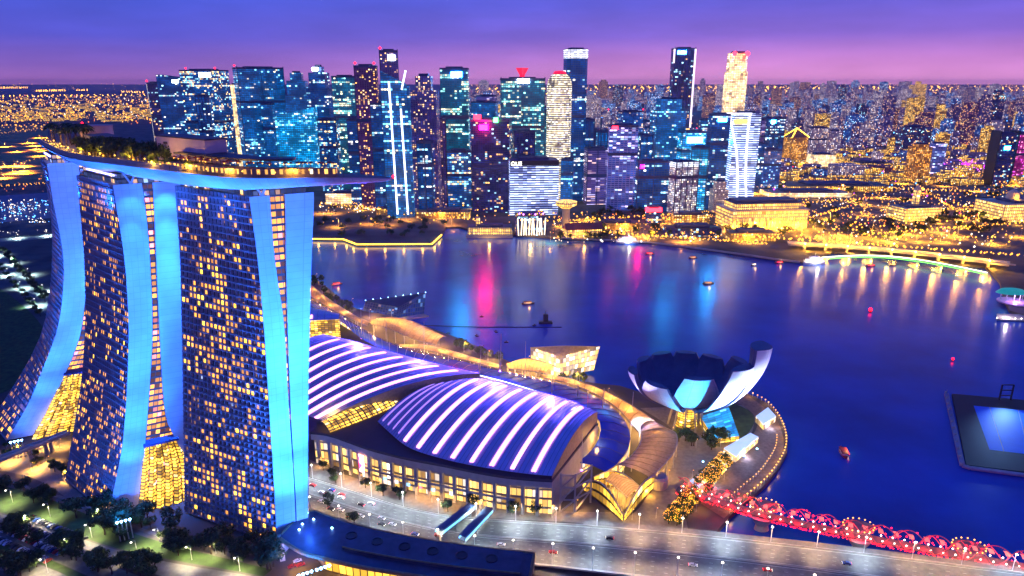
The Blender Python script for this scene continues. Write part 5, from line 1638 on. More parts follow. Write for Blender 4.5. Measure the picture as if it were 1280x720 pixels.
R3('tall slim navy tower with a bright white banded crown', 699, 731, 62, 252, 'navy', .2, .8, crown=('crownW', 16), cut=.15)

def top_band(label_part, t, c, w, d, zt, h, mm, k=1.012, rot=0):
    m_ = MB(); m_.prism(box_poly(c, w * k, d * k, rot), zt - h, zt + .5); m_.build(label_part, M[mm], t)
# round ringed tower
c, w, d, zt, g = site(680, 713, 92, 256, 0, 1)
t = thing('office_tower', 'round white ringed tower with a rounded top in front of the slim navy one', 'skyscraper', (c.x, c.y, 3))
MB().lathe([(w * .5, 3), (w * .5, zt - 22), (w * .46, zt - 12), (w * .36, zt - 4), (w * .25, zt)], (c.x, c.y), 28).build('facade', FA['rings'], t)
MB().lathe([(w * .28, zt), (w * .2, zt + 5), (.1, zt + 6)], (c.x, c.y), 16).build('roof_dome', M.setdefault('cup', M['plant']), t)
rg = MB()
for k in range(int((zt - 30) / 8.4)): rg.lathe([(w * .505, 8 + k * 8.4), (w * .52, 8.1 + k * 8.4), (w * .52, 9.4 + k * 8.4), (w * .5, 9.5 + k * 8.4)], (c.x, c.y), 28)
rg.build('ring_ledges', M['white'], t)
# white striped block with its letters
t, c, w, d, zt = R3('broad low block with white and blue light stripes and letters on top', 633, 698, 201, 269, 'stripes', .08, .6)
f = Vector((math.sin(.08), -math.cos(.08), 0)); r_ = Vector((math.cos(.08), math.sin(.08), 0))
m_ = MB(); p = c + f * (d / 2 + .4); m_.box((p.x, p.y, zt - 9), (w, .8, 9), .08); m_.build('dark_band', M['dark'], t)
tc_ = bpy.data.curves.new('roof_letters', 'FONT'); tc_.body = 'OUE'; tc_.size = 10; tc_.extrude = .4; tc_.align_x = 'LEFT'
to = bpy.data.objects.new('roof_letters', tc_)
dg_me = None
S.collection.objects.link(to)
bpy.context.view_layer.update()
lm_ = bpy.data.meshes.new_from_object(to.evaluated_get(bpy.context.evaluated_depsgraph_get()))
bpy.data.objects.remove(to)
lo_obj = bpy.data.objects.new('roof_letters', lm_)
lm_.materials.clear(); lm_.materials.append(M['lampW'])
S.collection.objects.link(lo_obj)
lo_obj.parent = t
p = c + f * (d / 2 + 1.5) - r_ * (w * .48)
lo_obj.location = Vector((p.x, p.y, zt - 9)) - ROOT[t.name]
lo_obj.rotation_euler = (R(90), 0, .08)
R3('mauve horizontally banded office block right of the round ringed tower', 728, 758, 187, 256, 'mauve', .1, .8)
R3('violet framed office tower with a red sign above its shoulder', 756, 793, 158, 263, 'frames', -.1, .7, sign=('signR', -.6, .25, 8, -2))
R3('low blue block with a magenta tipped white sign', 789, 834, 203, 266, 'navy', .05, .6, sign=('signM', -.75, .12, 7, 4))
R3('teal office tower with a small dark cap behind the violet framed one', 807, 851, 124, 240, 'cyan', .12, .7, tiers=((.88, 1), (1, .72)))
t, c, w, d, zt = R3('tall slab tower with a white light edge and a white top sign', 828, 857, 61, 236, 'dark', .05, .6, sign=('signC', -.3, .5, 9, 2))
for u in (-.5, .5):
    m_ = MB(); m_.box((c.x + w * u, c.y - d * .56, zt - (170 if u > 0 else 30)), (3.6, 1.4, 170 if u > 0 else 30)); m_.build('light_edge', M.setdefault('edgeP', mat('edge_light_pink', (.8, .7, .8), .4, em=(1, .8, .85), es=1.2)), t)
t, c, w, d, zt = R3('grey checkered block under a glaring white roof sign', 829, 869, 204, 268, 'checker', .35, .7)
top_band('roof_sign', t, c, w, d, zt, 8, 'crownW', 1.015, .35)
R3('bright cyan glass block behind the checkered one', 842, 878, 166, 246, 'bright', .1, .6, sign=('signC', 0, .8, 16, 6))
t, c, w, d, zt = R3('slender floodlit gold and white tower with two red roof signs', 892, 924, 66, 226, 'gold', .1, .8, cut=.2, tiers=((.55, 1.0), (.86, .98), (1, .86)))
for u in (-.3, .3):
    MB().ball((c.x + w * u, c.y - d * .56 - 3, zt - 2), 5.5, 8, 6).build('red_sign', M['signR'], t)
top_band('crown_band', t, c, w * .8, d * .8, zt - 1, 20, 'crownW', .9, .1)
R3('dark blue block with a cyan roof sign left of the flared tower', 876, 903, 144, 262, 'navy', .05, .7, sign=('signC', .1, .6, 8, 4))
# flared white framed bank tower
t, c, w, d, zt = R3('blue striped tower held in white flaring frames with a yellow lit crown', 903, 940, 142, 256, 'stripes', 0, .6)
Yf = c.y - d * .56 - 1
M['frameW'] = mat('frame_light', (.8, .8, .9), .4, em=(.85, .85, 1), es=1.3)
for xs in ([(902, 142), (903, 180), (903, 256)], [(912, 142), (916, 165), (921, 190), (922, 220), (921, 256)], [(938, 142), (935, 165), (933, 190), (932, 220), (933, 256)]):
    m_ = MB(); m_.tube([at_y(x, y, Yf) for x, y in xs], 2.1, 6); m_.build('frame', M['frameW'], t)
m_ = MB(); m_.bar(at_y(902, 142, Yf), at_y(940, 142, Yf), 3); m_.build('frame_top', M['frameW'], t)
m_ = MB(); a, b = at_y(917, 152, Yf), at_y(934, 152, Yf); m_.bar(a, b, 2.5, 8); m_.build('yellow_sign', M['signY'], t)
R3('small cream stepped tower at the foot of the flared bank tower', 885, 908, 228, 266, 'cream', .1, .8, tiers=((.75, 1), (1, .7)), name='stone_tower')
R3('blue office block with a round cyan logo near the gold roofed hotel', 944, 975, 148, 204, 'navy', .1, .7, sign=('signC', -.2, .3, 12, 3))
t, c, w, d, zt = R3('orange lit block under a steep gold edged hip roof', 977, 1006, 172, 204, 'orange', .2, .8, name='hip_roof_hotel', cat='hotel')
m_ = MB(); P = box_poly(c, w * 1.05, d * 1.05, .2)
for i in range(4):
    j = (i + 1) % 4; m_.face([(P[i][0], P[i][1], zt), (P[j][0], P[j][1], zt), (c.x, c.y, zt + 26)])
m_.build('roof', mat('hip_roof', (.3, .12, .08), .7), t)
for i in range(4):
    m_ = MB(); m_.bar((P[i][0], P[i][1], zt), (c.x, c.y, zt + 26.5), 1.8); m_.build('roof_light', M['signY'], t)
R3('pale slab block beside the gold roofed hotel', 1005, 1030, 160, 196, 'farpale', .1, .6)
R3('pale grey slab block next to a similar taller one', 1030, 1048, 164, 196, 'farpale', -.1, .6)
R3('low bright white stepped block below the pale slabs', 1008, 1042, 194, 209, 'gold', .1, .6, name='stepped_block')
R3('dark unlit office block above the cream orange tower', 1118, 1158, 159, 190, 'dark', .0, .6, beacons=0)
R3('cream orange floodlit tower standing alone in the right part of the city', 1130, 1157, 181, 226, 'orange', .1, .8, tiers=((.93, 1), (1, .7)))
R3('violet office block right of the cream orange tower', 1157, 1176, 180, 218, 'frames', .05, .8)
t, c, w, d, zt = R3('dark twin finned tower with a cyan lamp panel', 1230, 1258, 168, 232, 'dark', .1, .7, sign=('signC', -.1, .4, 10, 26))
for u in (-.5, .5):
    m_ = MB(); m_.box((c.x + u * w, c.y, 3), (3, d * 1.1, zt + 5)); m_.build('fin', M['dark'], t)
R3('magenta lit block at the right edge behind the dark finned tower', 1245, 1274, 168, 222, 'magenta', .1, .7)
R3('cyan signed office block at the far right edge', 1266, 1300, 158, 216, 'farblue', .1, .7, sign=('signC', -.2, .6, 7, 3))
# second row fillers near the water, seen between the heroes
fill = [('navy', 258, 276, 120, 226), ('cyan', 336, 352, 130, 228), ('mix', 404, 430, 150, 240), ('navy', 440, 462, 150, 256), ('brown', 540, 560, 150, 262), ('cyan', 590, 624, 128, 226),
        ('mauve', 596, 622, 120, 196), ('teal', 655, 690, 140, 240), ('navy', 716, 740, 150, 250), ('cyan', 742, 760, 165, 252), ('farblue', 768, 800, 140, 222), ('navy', 792, 812, 170, 250),
        ('bright', 858, 880, 185, 262), ('mix', 868, 884, 150, 232), ('navy', 936, 950, 180, 240), ('farblue', 948, 972, 188, 236), ('bright', 946, 966, 205, 226), ('mauve', 938, 952, 150, 205), ('dark', 640, 668, 165, 262), ('navy', 524, 546, 178, 270),
        ('farblue', 800, 830, 160, 236), ('navy', 470, 490, 130, 262), ('mix', 560, 590, 190, 262), ('cyan', 700, 716, 200, 258)]
for k, (f_, x0, x1, yt, yb) in enumerate(fill):
    col_ = {'navy': 'navy', 'cyan': 'cyan lit', 'mix': 'mixed light', 'brown': 'brown', 'mauve': 'mauve', 'teal': 'teal', 'farblue': 'blue', 'bright': 'bright cyan', 'dark': 'dark'}[f_]
    R3('%s office block half hidden among the taller towers of the business district' % col_, x0, x1, yt, yb, f_, random.uniform(-.3, .3), .8)[0]['group'] = 'half hidden %s office blocks' % col_
# ------------------------------------------------------------------ waterfront buildings across the bay
GOLDB = facade('stone_gold', Bay=3.6, Floor=5.5, Frac=2.5, Row=.05, MarginU=.45, MarginV=.35, Strength=2.6, CoolMix=.2, Wall=(.62, .50, .32), Glass=(.5, .35, .1), Warm=(1, .6, .10), Cool=(1, .75, .25), Dim=(1, .55, .08), DimStrength=.5, GlassMetal=.05)
def floodlit(t, pts, p, col=(1, .42, .03)):
    for q_ in pts: lamp('floodlight_beam', 'POINT', tuple(q_), p, col, t, radius=2)
c, w, d, zt, g = site(892, 1006, 258, 290, .12, .5)
t = thing('colonnade_hotel', 'long neoclassical waterfront hotel floodlit golden with rows of columns', 'hotel', (c.x, c.y, 3))
m_ = MB(); m_.prism(box_poly(c, w, d, .12), 3, 34); m_.build('wall', GOLDB, t)
m_ = MB(); m_.prism(box_poly(c, w * 1.02, d * 1.03, .12), 22, 24.5, bottom=True); m_.prism(box_poly(c, w * 1.02, d * 1.03, .12), 34, 36, bottom=True); m_.build('cornice', M['cream'], t)
m_ = MB(); m_.prism(box_poly(c, w * .86, d * .7, .12), 36, 45); m_.build('upper_storey', GOLDB, t)
m_ = MB(); m_.prism(box_poly(c, w * .88, d * .75, .12), 45, 46.5, bottom=True); m_.prism(box_poly(c, w * .8, d * .5, .12), 46.5, 50); m_.build('roof', M['plant'], t)
for k in range(26):
    u = -.49 + .98 * k / 25
    p = c + Vector((math.cos(.12), math.sin(.12), 0)) * (u * w) + Vector((math.sin(.12), -math.cos(.12), 0)) * (d / 2 + 1.2)
    MB().tube([(p.x, p.y, 5), (p.x, p.y, 22)], .8, 8).build('column', M['cream'], t)
floodlit(t, [c + Vector((u * w, -d / 2 - 12, 6)) for u in (-.45, -.27, -.09, .09, .27, .45)], 3.2e4)
# arcaded clock tower building and dome building on the right
t, c, w, d, zt = R3('golden floodlit civic hall with a small clock tower among the trees', 1110, 1170, 262, 278, GOLDB, .2, .6, name='civic_hall', cat='hall')
m_ = MB(); m_.box((c.x, c.y, 3), (9, 9, 52), .2); m_.build('clock_tower', GOLDB, t)
m_ = MB(); P = box_poly(Vector((c.x, c.y, 0)), 11, 11, .2)
for i in range(4): m_.face([(P[i][0], P[i][1], 55), (P[(i + 1) % 4][0], P[(i + 1) % 4][1], 55), (c.x, c.y, 66)])
m_.face([(p[0], p[1], 55) for p in P[::-1]]); m_.build('spire', M['cream'], t)
MB().lathe([(2.4, 0), (2.4, .3)], (0, 0), 12).build('clock_face', M['lampW'], t, local=True).location = (0, -5, 42)
floodlit(t, [(c.x - w * .3, c.y - d, 6), (c.x + w * .3, c.y - d, 6), (c.x, c.y - d, 20)], 2.4e4)
t, c, w, d, zt = R3('wide golden domed gallery building at the right edge', 1222, 1330, 258, 280, GOLDB, .1, .5, name='domed_gallery', cat='gallery')
dx = c.x - w * .18
m_ = MB(); m_.lathe([(11, zt), (11, zt + 8), (10.5, zt + 10), (8.5, zt + 16), (4, zt + 20), (1.2, zt + 21), (1, zt + 26), (.1, zt + 27)], (dx, c.y), 20); m_.build('dome', M['cream'], t)
floodlit(t, [(c.x + u * w, c.y - d, 7) for u in (-.42, -.2, 0, .2)] + [(dx, c.y - 16, zt + 8)], 1.3e4)
t, c, w, d, zt = R3('low yellow lit stadium like hall behind the civic buildings', 1064, 1112, 205, 216, 'fargold', 0, .6, name='market_hall', cat='hall')
# quay buildings
t, c, w, d, zt = R3('square glass pier building with a bright striped lattice front on the water', 643, 682, 271, 295, 'dark', .12, .7, name='pier_building', cat='pavilion')
for k in range(11):
    u = -.46 + .92 * k / 10
    p = c + Vector((math.cos(.12), math.sin(.12), 0)) * (u * w) + Vector((math.sin(.12), -math.cos(.12), 0)) * (d / 2 + .6)
    dx_ = (1.5 if k % 3 else -1.5)
    m_ = MB(); m_.bar((p.x, p.y, 4), (p.x + dx_, p.y, zt - 3), 1.6); m_.build('light_fin', M['fin'] if 'fin' in M else M.setdefault('fin', mat('light_fin', (.8, .75, .6), .4, em=(1, .82, .5), es=2.2)), t)
m_ = MB(); m_.prism(box_poly(c, w * 1.04, d * 1.04, .12), zt, zt + 1.5, bottom=True); m_.build('roof_terrace', M['tan'], t)
for k in range(14):
    a_ = k / 13 - .5; MB().octa((c.x + a_ * w * .9, c.y - d * .45 + (k % 3) * 6, zt + 3), 1.3).build('terrace_lamp', M['lampP'] if k % 2 else M['lampY'], t)
lamp('pier_glow', 'POINT', (c.x, c.y - d, 12), 1.5e4, (1, .6, .15), t)
t, c, w, d, zt = R3('long low pier pavilion with a small lit tower standing on the water', 585, 640, 285, 293, GOLDB, .0, .35, name='pier_pavilion', cat='pavilion')
m_ = MB(); m_.box((c.x - w * .28, c.y, 3), (7, 7, 26)); m_.build('tower', GOLDB, t)
m_ = MB(); m_.prism(box_poly(c - Vector((0, 5, 0)), w * 1.06, d * 1.8, 0), -1, 3.2); m_.build('deck', M['concrete'], t)
m_ = MB(); m_.prism(box_poly(c, w * 1.02, d * 1.1, 0), zt, zt + 1, bottom=True); m_.build('roof', M['plant'], t)
lamp('pier_glow', 'POINT', (c.x, c.y - d * 1.6, 10), 1.3e4, (1, .5, .08), t)
# lookout tower
g = at(707, 288, 3)
t = thing('lookout_tower', 'squat concrete lookout tower with a wide round head on the far quay', 'tower', (g.x, g.y, 3))
hz_ = at_y(707, 254, g.y).z
m_ = MB(); m_.lathe([(9, 3), (7, 6), (6.5, hz_ - 10), (8, hz_ - 8)], (g.x, g.y), 16); m_.build('shaft', M['concrete'], t)
m_ = MB(); m_.lathe([(8, hz_ - 8), (17, hz_ - 3), (18, hz_), (18, hz_ + 3), (10, hz_ + 5), (.1, hz_ + 6)], (g.x, g.y), 24); m_.build('head', GOLDB, t)
lamp('tower_glow', 'POINT', (g.x, g.y - 24, 12), 1.5e4, (1, .45, .06), t)
# red roofed quay sheds
t, c, w, d, zt = R3('long quay shed with a pitched red tile roof glowing yellow underneath', 705, 752, 288, 298, GOLDB, .15, .35, name='quay_shed', cat='market hall')
m_ = MB(); P = box_poly(c, w * 1.08, d * 1.3, .15); r1, r2 = Vector(((P[0][0] + P[3][0]) / 2, (P[0][1] + P[3][1]) / 2, zt + 9)), Vector(((P[1][0] + P[2][0]) / 2, (P[1][1] + P[2][1]) / 2, zt + 9))
m_.face([(P[0][0], P[0][1], zt), (P[1][0], P[1][1], zt), r2, r1]); m_.face([(P[2][0], P[2][1], zt), (P[3][0], P[3][1], zt), r1, r2]); m_.face([(P[1][0], P[1][1], zt), (P[2][0], P[2][1], zt), r2]); m_.face([(P[3][0], P[3][1], zt), (P[0][0], P[0][1], zt), r1])
m_.build('roof', mat('red_tile', (.4, .10, .06), .7), t)
lamp('shed_glow', 'POINT', (c.x, c.y - d * 1.2, 12), 1.5e4, (1, .45, .06), t)
for lab, x0, x1, yt, yb, f_ in (('small dark kiosk with a red sign band at the park edge', 806, 826, 261, 280, 'dark'), ('low dark glass terrace hall with blue roof along the promenade', 828, 900, 287, 297, 'dark'),
                           ('low golden terrace hall with open front right of the dark one', 906, 968, 293, 303, 'fargold'), ('two storey yellow restaurant row behind the quay sheds', 742, 800, 280, 288, 'fargold'),
                           ('yellow lit arcade beneath the stone tower', 838, 886, 270, 280, 'fargold'), ('low yellow pavilion on the promontory behind the yellow quay', 470, 520, 262, 270, 'fargold'),
                           ('long golden lit transport hall left of the pier pavilion', 520, 590, 266, 274, 'fargold'), ('pale curved hall under the bow of the roof park', 408, 462, 243, 256, 'gold'),
                           ('low golden row of shop houses along the river', 968, 1110, 236, 243, 'fargold'), ('white lit river front restaurant row', 950, 1060, 244, 249, 'gold')):
    t, c, w, d, zt = R3(lab, x0, x1, yt, yb, f_, 0, .35, name='low_hall', cat='hall')
    lamp('hall_glow', 'POINT', (c.x, c.y - d * .9 - 6, 9), 1.2e4, (1, .45, .05), t)
    if 'red sign' in lab: top_band('red_sign', t, c, w, d, zt, 6, 'signR', 1.02)
# ------------------------------------------------------------------ bridges at the river mouth
t = thing('arch_footbridge', 'pale curved footbridge with a green lit edge at the river mouth', 'footbridge', tuple(at(1130, 325, 6)))
pa = smooth_line([at(x, y, 7) for x, y in ((1026, 322), (1070, 319), (1110, 320), (1150, 325), (1190, 332), (1232, 341))], 40)
m_ = MB()
for i in range(39): m_.bar(pa[i], pa[i + 1], 5, 1.2)
m_.build('deck', M['concrete'], t)
m_ = MB()
for i in range(39): m_.bar(pa[i] + Vector((0, -2.9, .9)), pa[i + 1] + Vector((0, -2.9, .9)), .5, 1.2)
m_.build('rail_light', mat('rail_light', (.8, .8, .6), .4, em=(1, .95, .7), es=3), t)
m_ = MB()
for i in range(39): m_.bar(pa[i] + Vector((0, -3.4, -1.6)), pa[i + 1] + Vector((0, -3.4, -1.6)), .6, 1.0)
m_.build('edge_light', mat('green_edge', (.4, .8, .2), .4, em=(.25, 1, .15), es=1.6), t)
for i in (10, 30):
    m_ = MB(); m_.lathe([(2, -1), (1.5, 6)], (pa[i].x, pa[i].y), 8); m_.build('pier', M['concrete'], t)
t = thing('river_road_bridge', 'long road bridge bathed in yellow light behind the pale footbridge', 'bridge', tuple(at(1120, 315, 8)))
pb = [at(x, y, 9) for x, y in ((985, 304), (1060, 308), (1130, 314), (1200, 322), (1262, 330))]
pb = smooth_line(pb, 30)
m_ = MB()
for i in range(29): m_.bar(pb[i], pb[i + 1], 22, 2.4)
m_.build('deck', M['concrete'], t)
m_ = MB()
for i in range(29): m_.bar(pb[i] + Vector((0, -11.2, 1.6)), pb[i + 1] + Vector((0, -11.2, 1.6)), .8, 1.8)
m_.build('parapet', M['cream'], t)
for i in range(2, 29, 3):
    m_ = MB(); m_.box((pb[i].x, pb[i].y - 10, -1), (3, 3, 9)); m_.build('pier', M['concrete'], t)
    m_ = MB(); m_.octa((pb[i].x, pb[i].y - 11.6, 12), 1.6); m_.build('lamp_globe', M['lampG2'], t)
    lamp('bridge_light', 'POINT', (pb[i].x, pb[i].y - 5, 17), 6e4, (1, .46, .03), t)
    lamp('bridge_light', 'POINT', (pb[i].x, pb[i].y - 20, 6), 1.8e4, (1, .46, .03), t)
# yellow edge of the promontory
t = thing('quay_light_line', 'continuous yellow light line along the zigzag edge of the promontory', 'light line', tuple(at(470, 305, 3)))
ql = [at(x, y, 3.4) for x, y in ((388, 298.5), (429, 299), (446, 305.5), (540, 305), (552, 293.5))]
m_ = MB()
for a, b in zip(ql, ql[1:]): m_.bar(a, b, 1.8, 1.6)
m_.build('light_tube', mat('quay_tube', (.9, .6, .1), .4, em=(1, .55, .04), es=3.5), t)
for a, b in zip(ql, ql[1:]):
    n_ = max(2, int((b - a).length / 25))
    for k in range(n_):
        p = a.lerp(b, (k + .5) / n_); lamp('quay_light', 'POINT', (p.x, p.y - 2, 5.5), 3500, (1, .5, .04), t)
# quay edge of the west shore
t = thing('quay_wall', 'pale stone quay wall and rail along the far promenade', 'quay wall', tuple(at(850, 306, 3)))
ql = [at(x, y, 3.6) for x, y in ((692, 297), (760, 300), (812, 303), (850, 307.5), (900, 314), (940, 319.5), (970, 324), (1000, 327.5))]
m_ = MB()
for a, b in zip(ql, ql[1:]): m_.bar(a, b, 2.4, 2.2)
m_.build('coping', M['cream'], t)

# little stage, pier and pavilion on the right shore
t = thing('shore_stage', 'round teal roofed stage with violet lit floor on the right hand shore', 'stage', tuple(at(1268, 378, 3)))
g = at(1268, 378, 3)
MB().lathe([(17, 3), (17, 4.2), (.1, 4.3)], (g.x, g.y), 20).build('floor', mat('stage_floor', (.5, .3, .5), .5), t)
m_ = MB(); m_.lathe([(14, 12), (10, 16), (.1, 18)], (g.x, g.y + 8), 18, 1.2, .7); m_.build('roof', mat('teal_glow_roof', (.05, .5, .4), .5, em=(.02, .8, .55), es=.2), t)  # teal light put into the roof material as a faint glow
for k in range(5):
    m_ = MB(); a = 3.4 + k * .6; m_.tube([(g.x + 13 * math.cos(a), g.y + 8 + 8 * math.sin(a), 3), (g.x + 13 * math.cos(a), g.y + 8 + 8 * math.sin(a), 12.5)], .4, 6); m_.build('post', M['steel'], t)
lamp('stage_light', 'POINT', (g.x, g.y - 2, 10), 1.2e4, (.8, .4, 1), t)
t = thing('shore_pier', 'low white lamp lined pier jutting from the right hand shore', 'pier', tuple(at(1262, 396, 2)))
m_ = MB(); P = [at(x, y, 2) for x, y in ((1246, 392), (1246, 399), (1330, 402), (1330, 394))]; m_.prism([(p.x, p.y) for p in P], .6, 2); m_.build('deck', M['concrete'], t)
for k in range(12):
    p = P[1].lerp(P[2], k / 11); MB().octa((p.x, p.y, 3.6), .8).build('lamp', M['lampW'], t)
lamp('pier_light', 'POINT', (P[1].x + 14, P[1].y + 4, 8), 6e3, (1, .8, .9), t)
# ------------------------------------------------------------------ the city behind
rc = random.Random(21)
KIND = {'far': ('mauve apartment block far back in the city, dotted with amber windows', 'mauve apartment blocks in the far city'),
        'farblue': ('dim blue office block far back in the city', 'blue office blocks in the far city'),
        'farpale': ('pale slab block far back in the city with scattered lit windows', 'pale slab blocks in the far city'),
        'fargold': ('golden lit block standing in the low city beyond the river', 'golden blocks in the low city'),
        'brown': ('brown violet tower block standing high over the far city roofs', 'brown towers over the far city'),
        'amber': ('dark violet tower block with many amber windows in the right part of the city', 'amber windowed towers in the city'),
        'dark': ('dark unlit block in the city behind the river', 'dark blocks in the city')}
proto_blk = {}
def block(kind, x, yb, hpx, wpx, rot):
    g = at(x, yb, 3)
    zt = at_y(x, yb - hpx, g.y).z
    dm = depth_of(g)
    w = wpx / F * dm
    d = w * rc.uniform(.4, .9)
    h = max(12, zt - 3)
    mb = MB()
    st = rc.random()
    P = box_poly(Vector((0, 0, 0)), w, d, 0)
    if st < .3:
        mb.prism(P, 0, h * .92); mb.prism(box_poly(Vector((0, 0, 0)), w * .6, d * .6, 0), h * .92, h)
    elif st < .5:
        mb.prism(box_poly(Vector((-w * .28, 0, 0)), w * .44, d, 0), 0, h); mb.prism(box_poly(Vector((w * .26, d * .1, 0)), w * .5, d * .8, 0), 0, h * .88)
    else:
        mb.prism(P, 0, h); mb.prism(box_poly(Vector((w * .1, 0, 0)), w * .25, d * .4, 0), h, h + 4)
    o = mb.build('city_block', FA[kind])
    o.location = (g.x, g.y, 3)
    o.rotation_euler = (0, 0, rot)
    tag(o, KIND[kind][0], 'building', KIND[kind][1])
    return o
def pick(w):
    t = rc.random() * sum(w.values())
    for k, v in w.items():
        t -= v
        if t <= 0: return k
n_blk = 0
while n_blk < 285:
    x = rc.uniform(560, 1300)
    u = rc.random()
    yb = 124 + 96 * u ** 1.35
    if x < 930 and (yb > 200 or rc.random() < .45): continue
    if 960 < x < 1020 and yb > 188: continue
    if x > 930 and yb > 192 and rc.random() < .55: continue
    sc_ = (yb - 100) / 60
    hp = rc.uniform(10, 32) * (.75 + .35 * sc_)
    wp = rc.uniform(5, 15) * (.6 + .5 * sc_)
    k = pick({'far': 4, 'farblue': 4 if x < 900 else 2, 'farpale': 3, 'fargold': 1 if yb < 180 else 3, 'brown': 1, 'amber': .8, 'dark': .7})
    if yb > 196: hp *= .42; wp *= 1.5
    block(k, x, yb, hp, wp, rc.uniform(-.5, .5))
    n_blk += 1
for x, yb, hp, wp, k in ((1150, 178, 38, 18, 'amber'), (1172, 176, 46, 14, 'fargold'), (1186, 180, 50, 13, 'brown'), (1204, 182, 54, 16, 'amber'), (1222, 176, 58, 12, 'brown'), (1240, 172, 60, 12, 'dark'), (1105, 172, 52, 14, 'brown'), (1138, 168, 46, 16, 'fargold')):
    block(k, x, yb, hp, wp, .2)
def far_city(name, mm, n, ylo, yhi, hlo, hhi, wlo, whi, seed, xlo=-40, xhi=1320):
    r_ = random.Random(seed)
    mb = MB()
    for _ in range(n):
        x = r_.uniform(xlo, xhi)
        yb = ylo + (yhi - ylo) * r_.random() ** .8
        g = at(x, yb, 3)
        h = r_.uniform(hlo, hhi); w = r_.uniform(wlo, whi)
        mb.prism(box_poly(g, w, w * .6, r_.uniform(-.6, .6)), 3, 3 + h)
    o = mb.build(name, mm)
    tag(o, 'distant low city spreading towards the horizon', 'city', kind='stuff')
far_city('distant_city', FA['far'], 700, 109, 130, 25, 80, 40, 110, 5, 560)
far_city('distant_city', FA['farpale'], 350, 112, 134, 25, 80, 30, 90, 6, 560)
far_city('distant_city', FA['farblue'], 300, 112, 150, 25, 90, 30, 80, 7, 560)
far_city('low_city', FA['fargold'], 420, 165, 232, 7, 16, 16, 40, 8, 930)
far_city('low_city', FA['far'], 260, 150, 215, 9, 22, 18, 45, 9, 900)
far_city('port_sheds', FA['fargold'], 160, 118, 152, 8, 20, 30, 90, 10, -60, 210)

# thousands of small lamps, one object for each colour of light
def lamps(name, mm, areas, seed, label):
    r_ = random.Random(seed)
    mb = MB()
    for x0, x1, y0, y1, n, rad, hz in areas:
        for _ in range(n):
            x, y = r_.uniform(x0, x1), r_.uniform(y0, y1)
            g = at(x, y, 3)
            k = (.4 + r_.random() ** 1.5) * rad * max(1.0, depth_of(g) / 1500)
            mb.octa((g.x, g.y, 3 + r_.uniform(*hz)), k)
    if not mb.v: return
    tag(mb.build(name, mm), label, 'lights', kind='stuff')
M['glowY'] = mat('city_lamp_gold', (.8, .6, .2), .4, em=(1, .40, .02), es=2.3)
M['glowO'] = mat('city_lamp_orange', (.8, .4, .1), .4, em=(1, .22, .01), es=2.0)
M['glowW'] = mat('city_lamp_white', (.8, .8, .8), .4, em=(1, .85, .65), es=2.5)
M['glowB'] = mat('city_lamp_blue', (.2, .4, .8), .4, em=(.08, .35, 1), es=6)
M['glowP'] = mat('city_lamp_violet', (.5, .1, .8), .4, em=(.6, .05, 1), es=5)
M['glowR'] = mat('city_lamp_red', (.8, .1, .1), .4, em=(1, .01, .05), es=6)
HZ = (4, 12)
lamps('city_lamps', M['glowY'], [(560, 1300, 104.6, 110, 420, 1.0, (4, 40)), (560, 1300, 110, 135, 300, .8, (4, 30)), (0, 200, 122, 154, 420, 1.7, (4, 30)), (0, 70, 150, 166, 60, 1.4, HZ), (0, 260, 104.8, 108, 60, .9, (2, 8)), (60, 160, 108, 112, 16, 1.0, (2, 8)), (930, 1300, 150, 200, 380, 1.2, HZ),
                                (930, 1300, 200, 262, 620, 1.5, HZ), (600, 940, 150, 230, 150, 1.2, HZ), (400, 700, 252, 284, 130, 1.5, HZ), (690, 1000, 272, 304, 260, 1.5, HZ), (1000, 1290, 262, 306, 330, 1.5, HZ), (1010, 1260, 300, 314, 60, 1.4, HZ)], 31, 'golden street lamps spread over the city')
lamps('city_lamps', M['glowO'], [(560, 1300, 105, 125, 200, 1.0, (4, 30)), (0, 230, 120, 160, 160, 1.2, (4, 25)), (930, 1300, 170, 290, 260, 1.5, HZ), (0, 70, 212, 246, 26, 1.3, HZ), (690, 1000, 272, 300, 80, 1.5, HZ)], 32, 'orange street lamps spread over the city')
lamps('city_lamps', M['glowW'], [(560, 1300, 106, 150, 110, .8, (4, 40)), (0, 200, 122, 150, 90, 1.2, (6, 30)), (930, 1300, 150, 262, 170, 1.4, HZ), (0, 62, 252, 282, 110, 1.0, (3, 6)), (400, 470, 256, 272, 40, 1.3, HZ), (690, 1000, 276, 306, 100, 1.3, (3, 6)), (1020, 1290, 250, 316, 110, 1.3, HZ), (0, 60, 290, 300, 14, .8, (3, 5))], 33, 'white lamps scattered over the city')
lamps('city_lamps', M['glowB'], [(600, 960, 120, 260, 130, 1.5, (5, 60)), (930, 1300, 130, 250, 120, 1.4, (5, 30)), (0, 62, 250, 284, 60, 1.0, (3, 6))], 34, 'blue lamps scattered over the city')
lamps('city_lamps', M['glowP'], [(1175, 1232, 200, 216, 120, 1.8, (3, 8)), (930, 1300, 180, 250, 40, 1.4, HZ), (560, 900, 150, 250, 24, 1.6, (5, 50))], 35, 'violet lamps gathered round a square in the city')
lamps('city_lamps', M['glowR'], [(560, 1300, 108, 150, 26, 1.3, (30, 70)), (930, 1300, 150, 300, 70, 1.4, HZ), (560, 900, 150, 260, 30, 1.6, (5, 50))], 36, 'red lamps scattered over the city')
tag(MB().box((at(1204, 208, 3).x, at(1204, 208, 3).y, 3), (150, 60, 7)).build('event_canopy', mat('violet_canopy', (.5, .1, .5), .5, em=(.7, .02, .9), es=1.6)), 'long low violet lit canopy in a city square on the right', 'canopy')

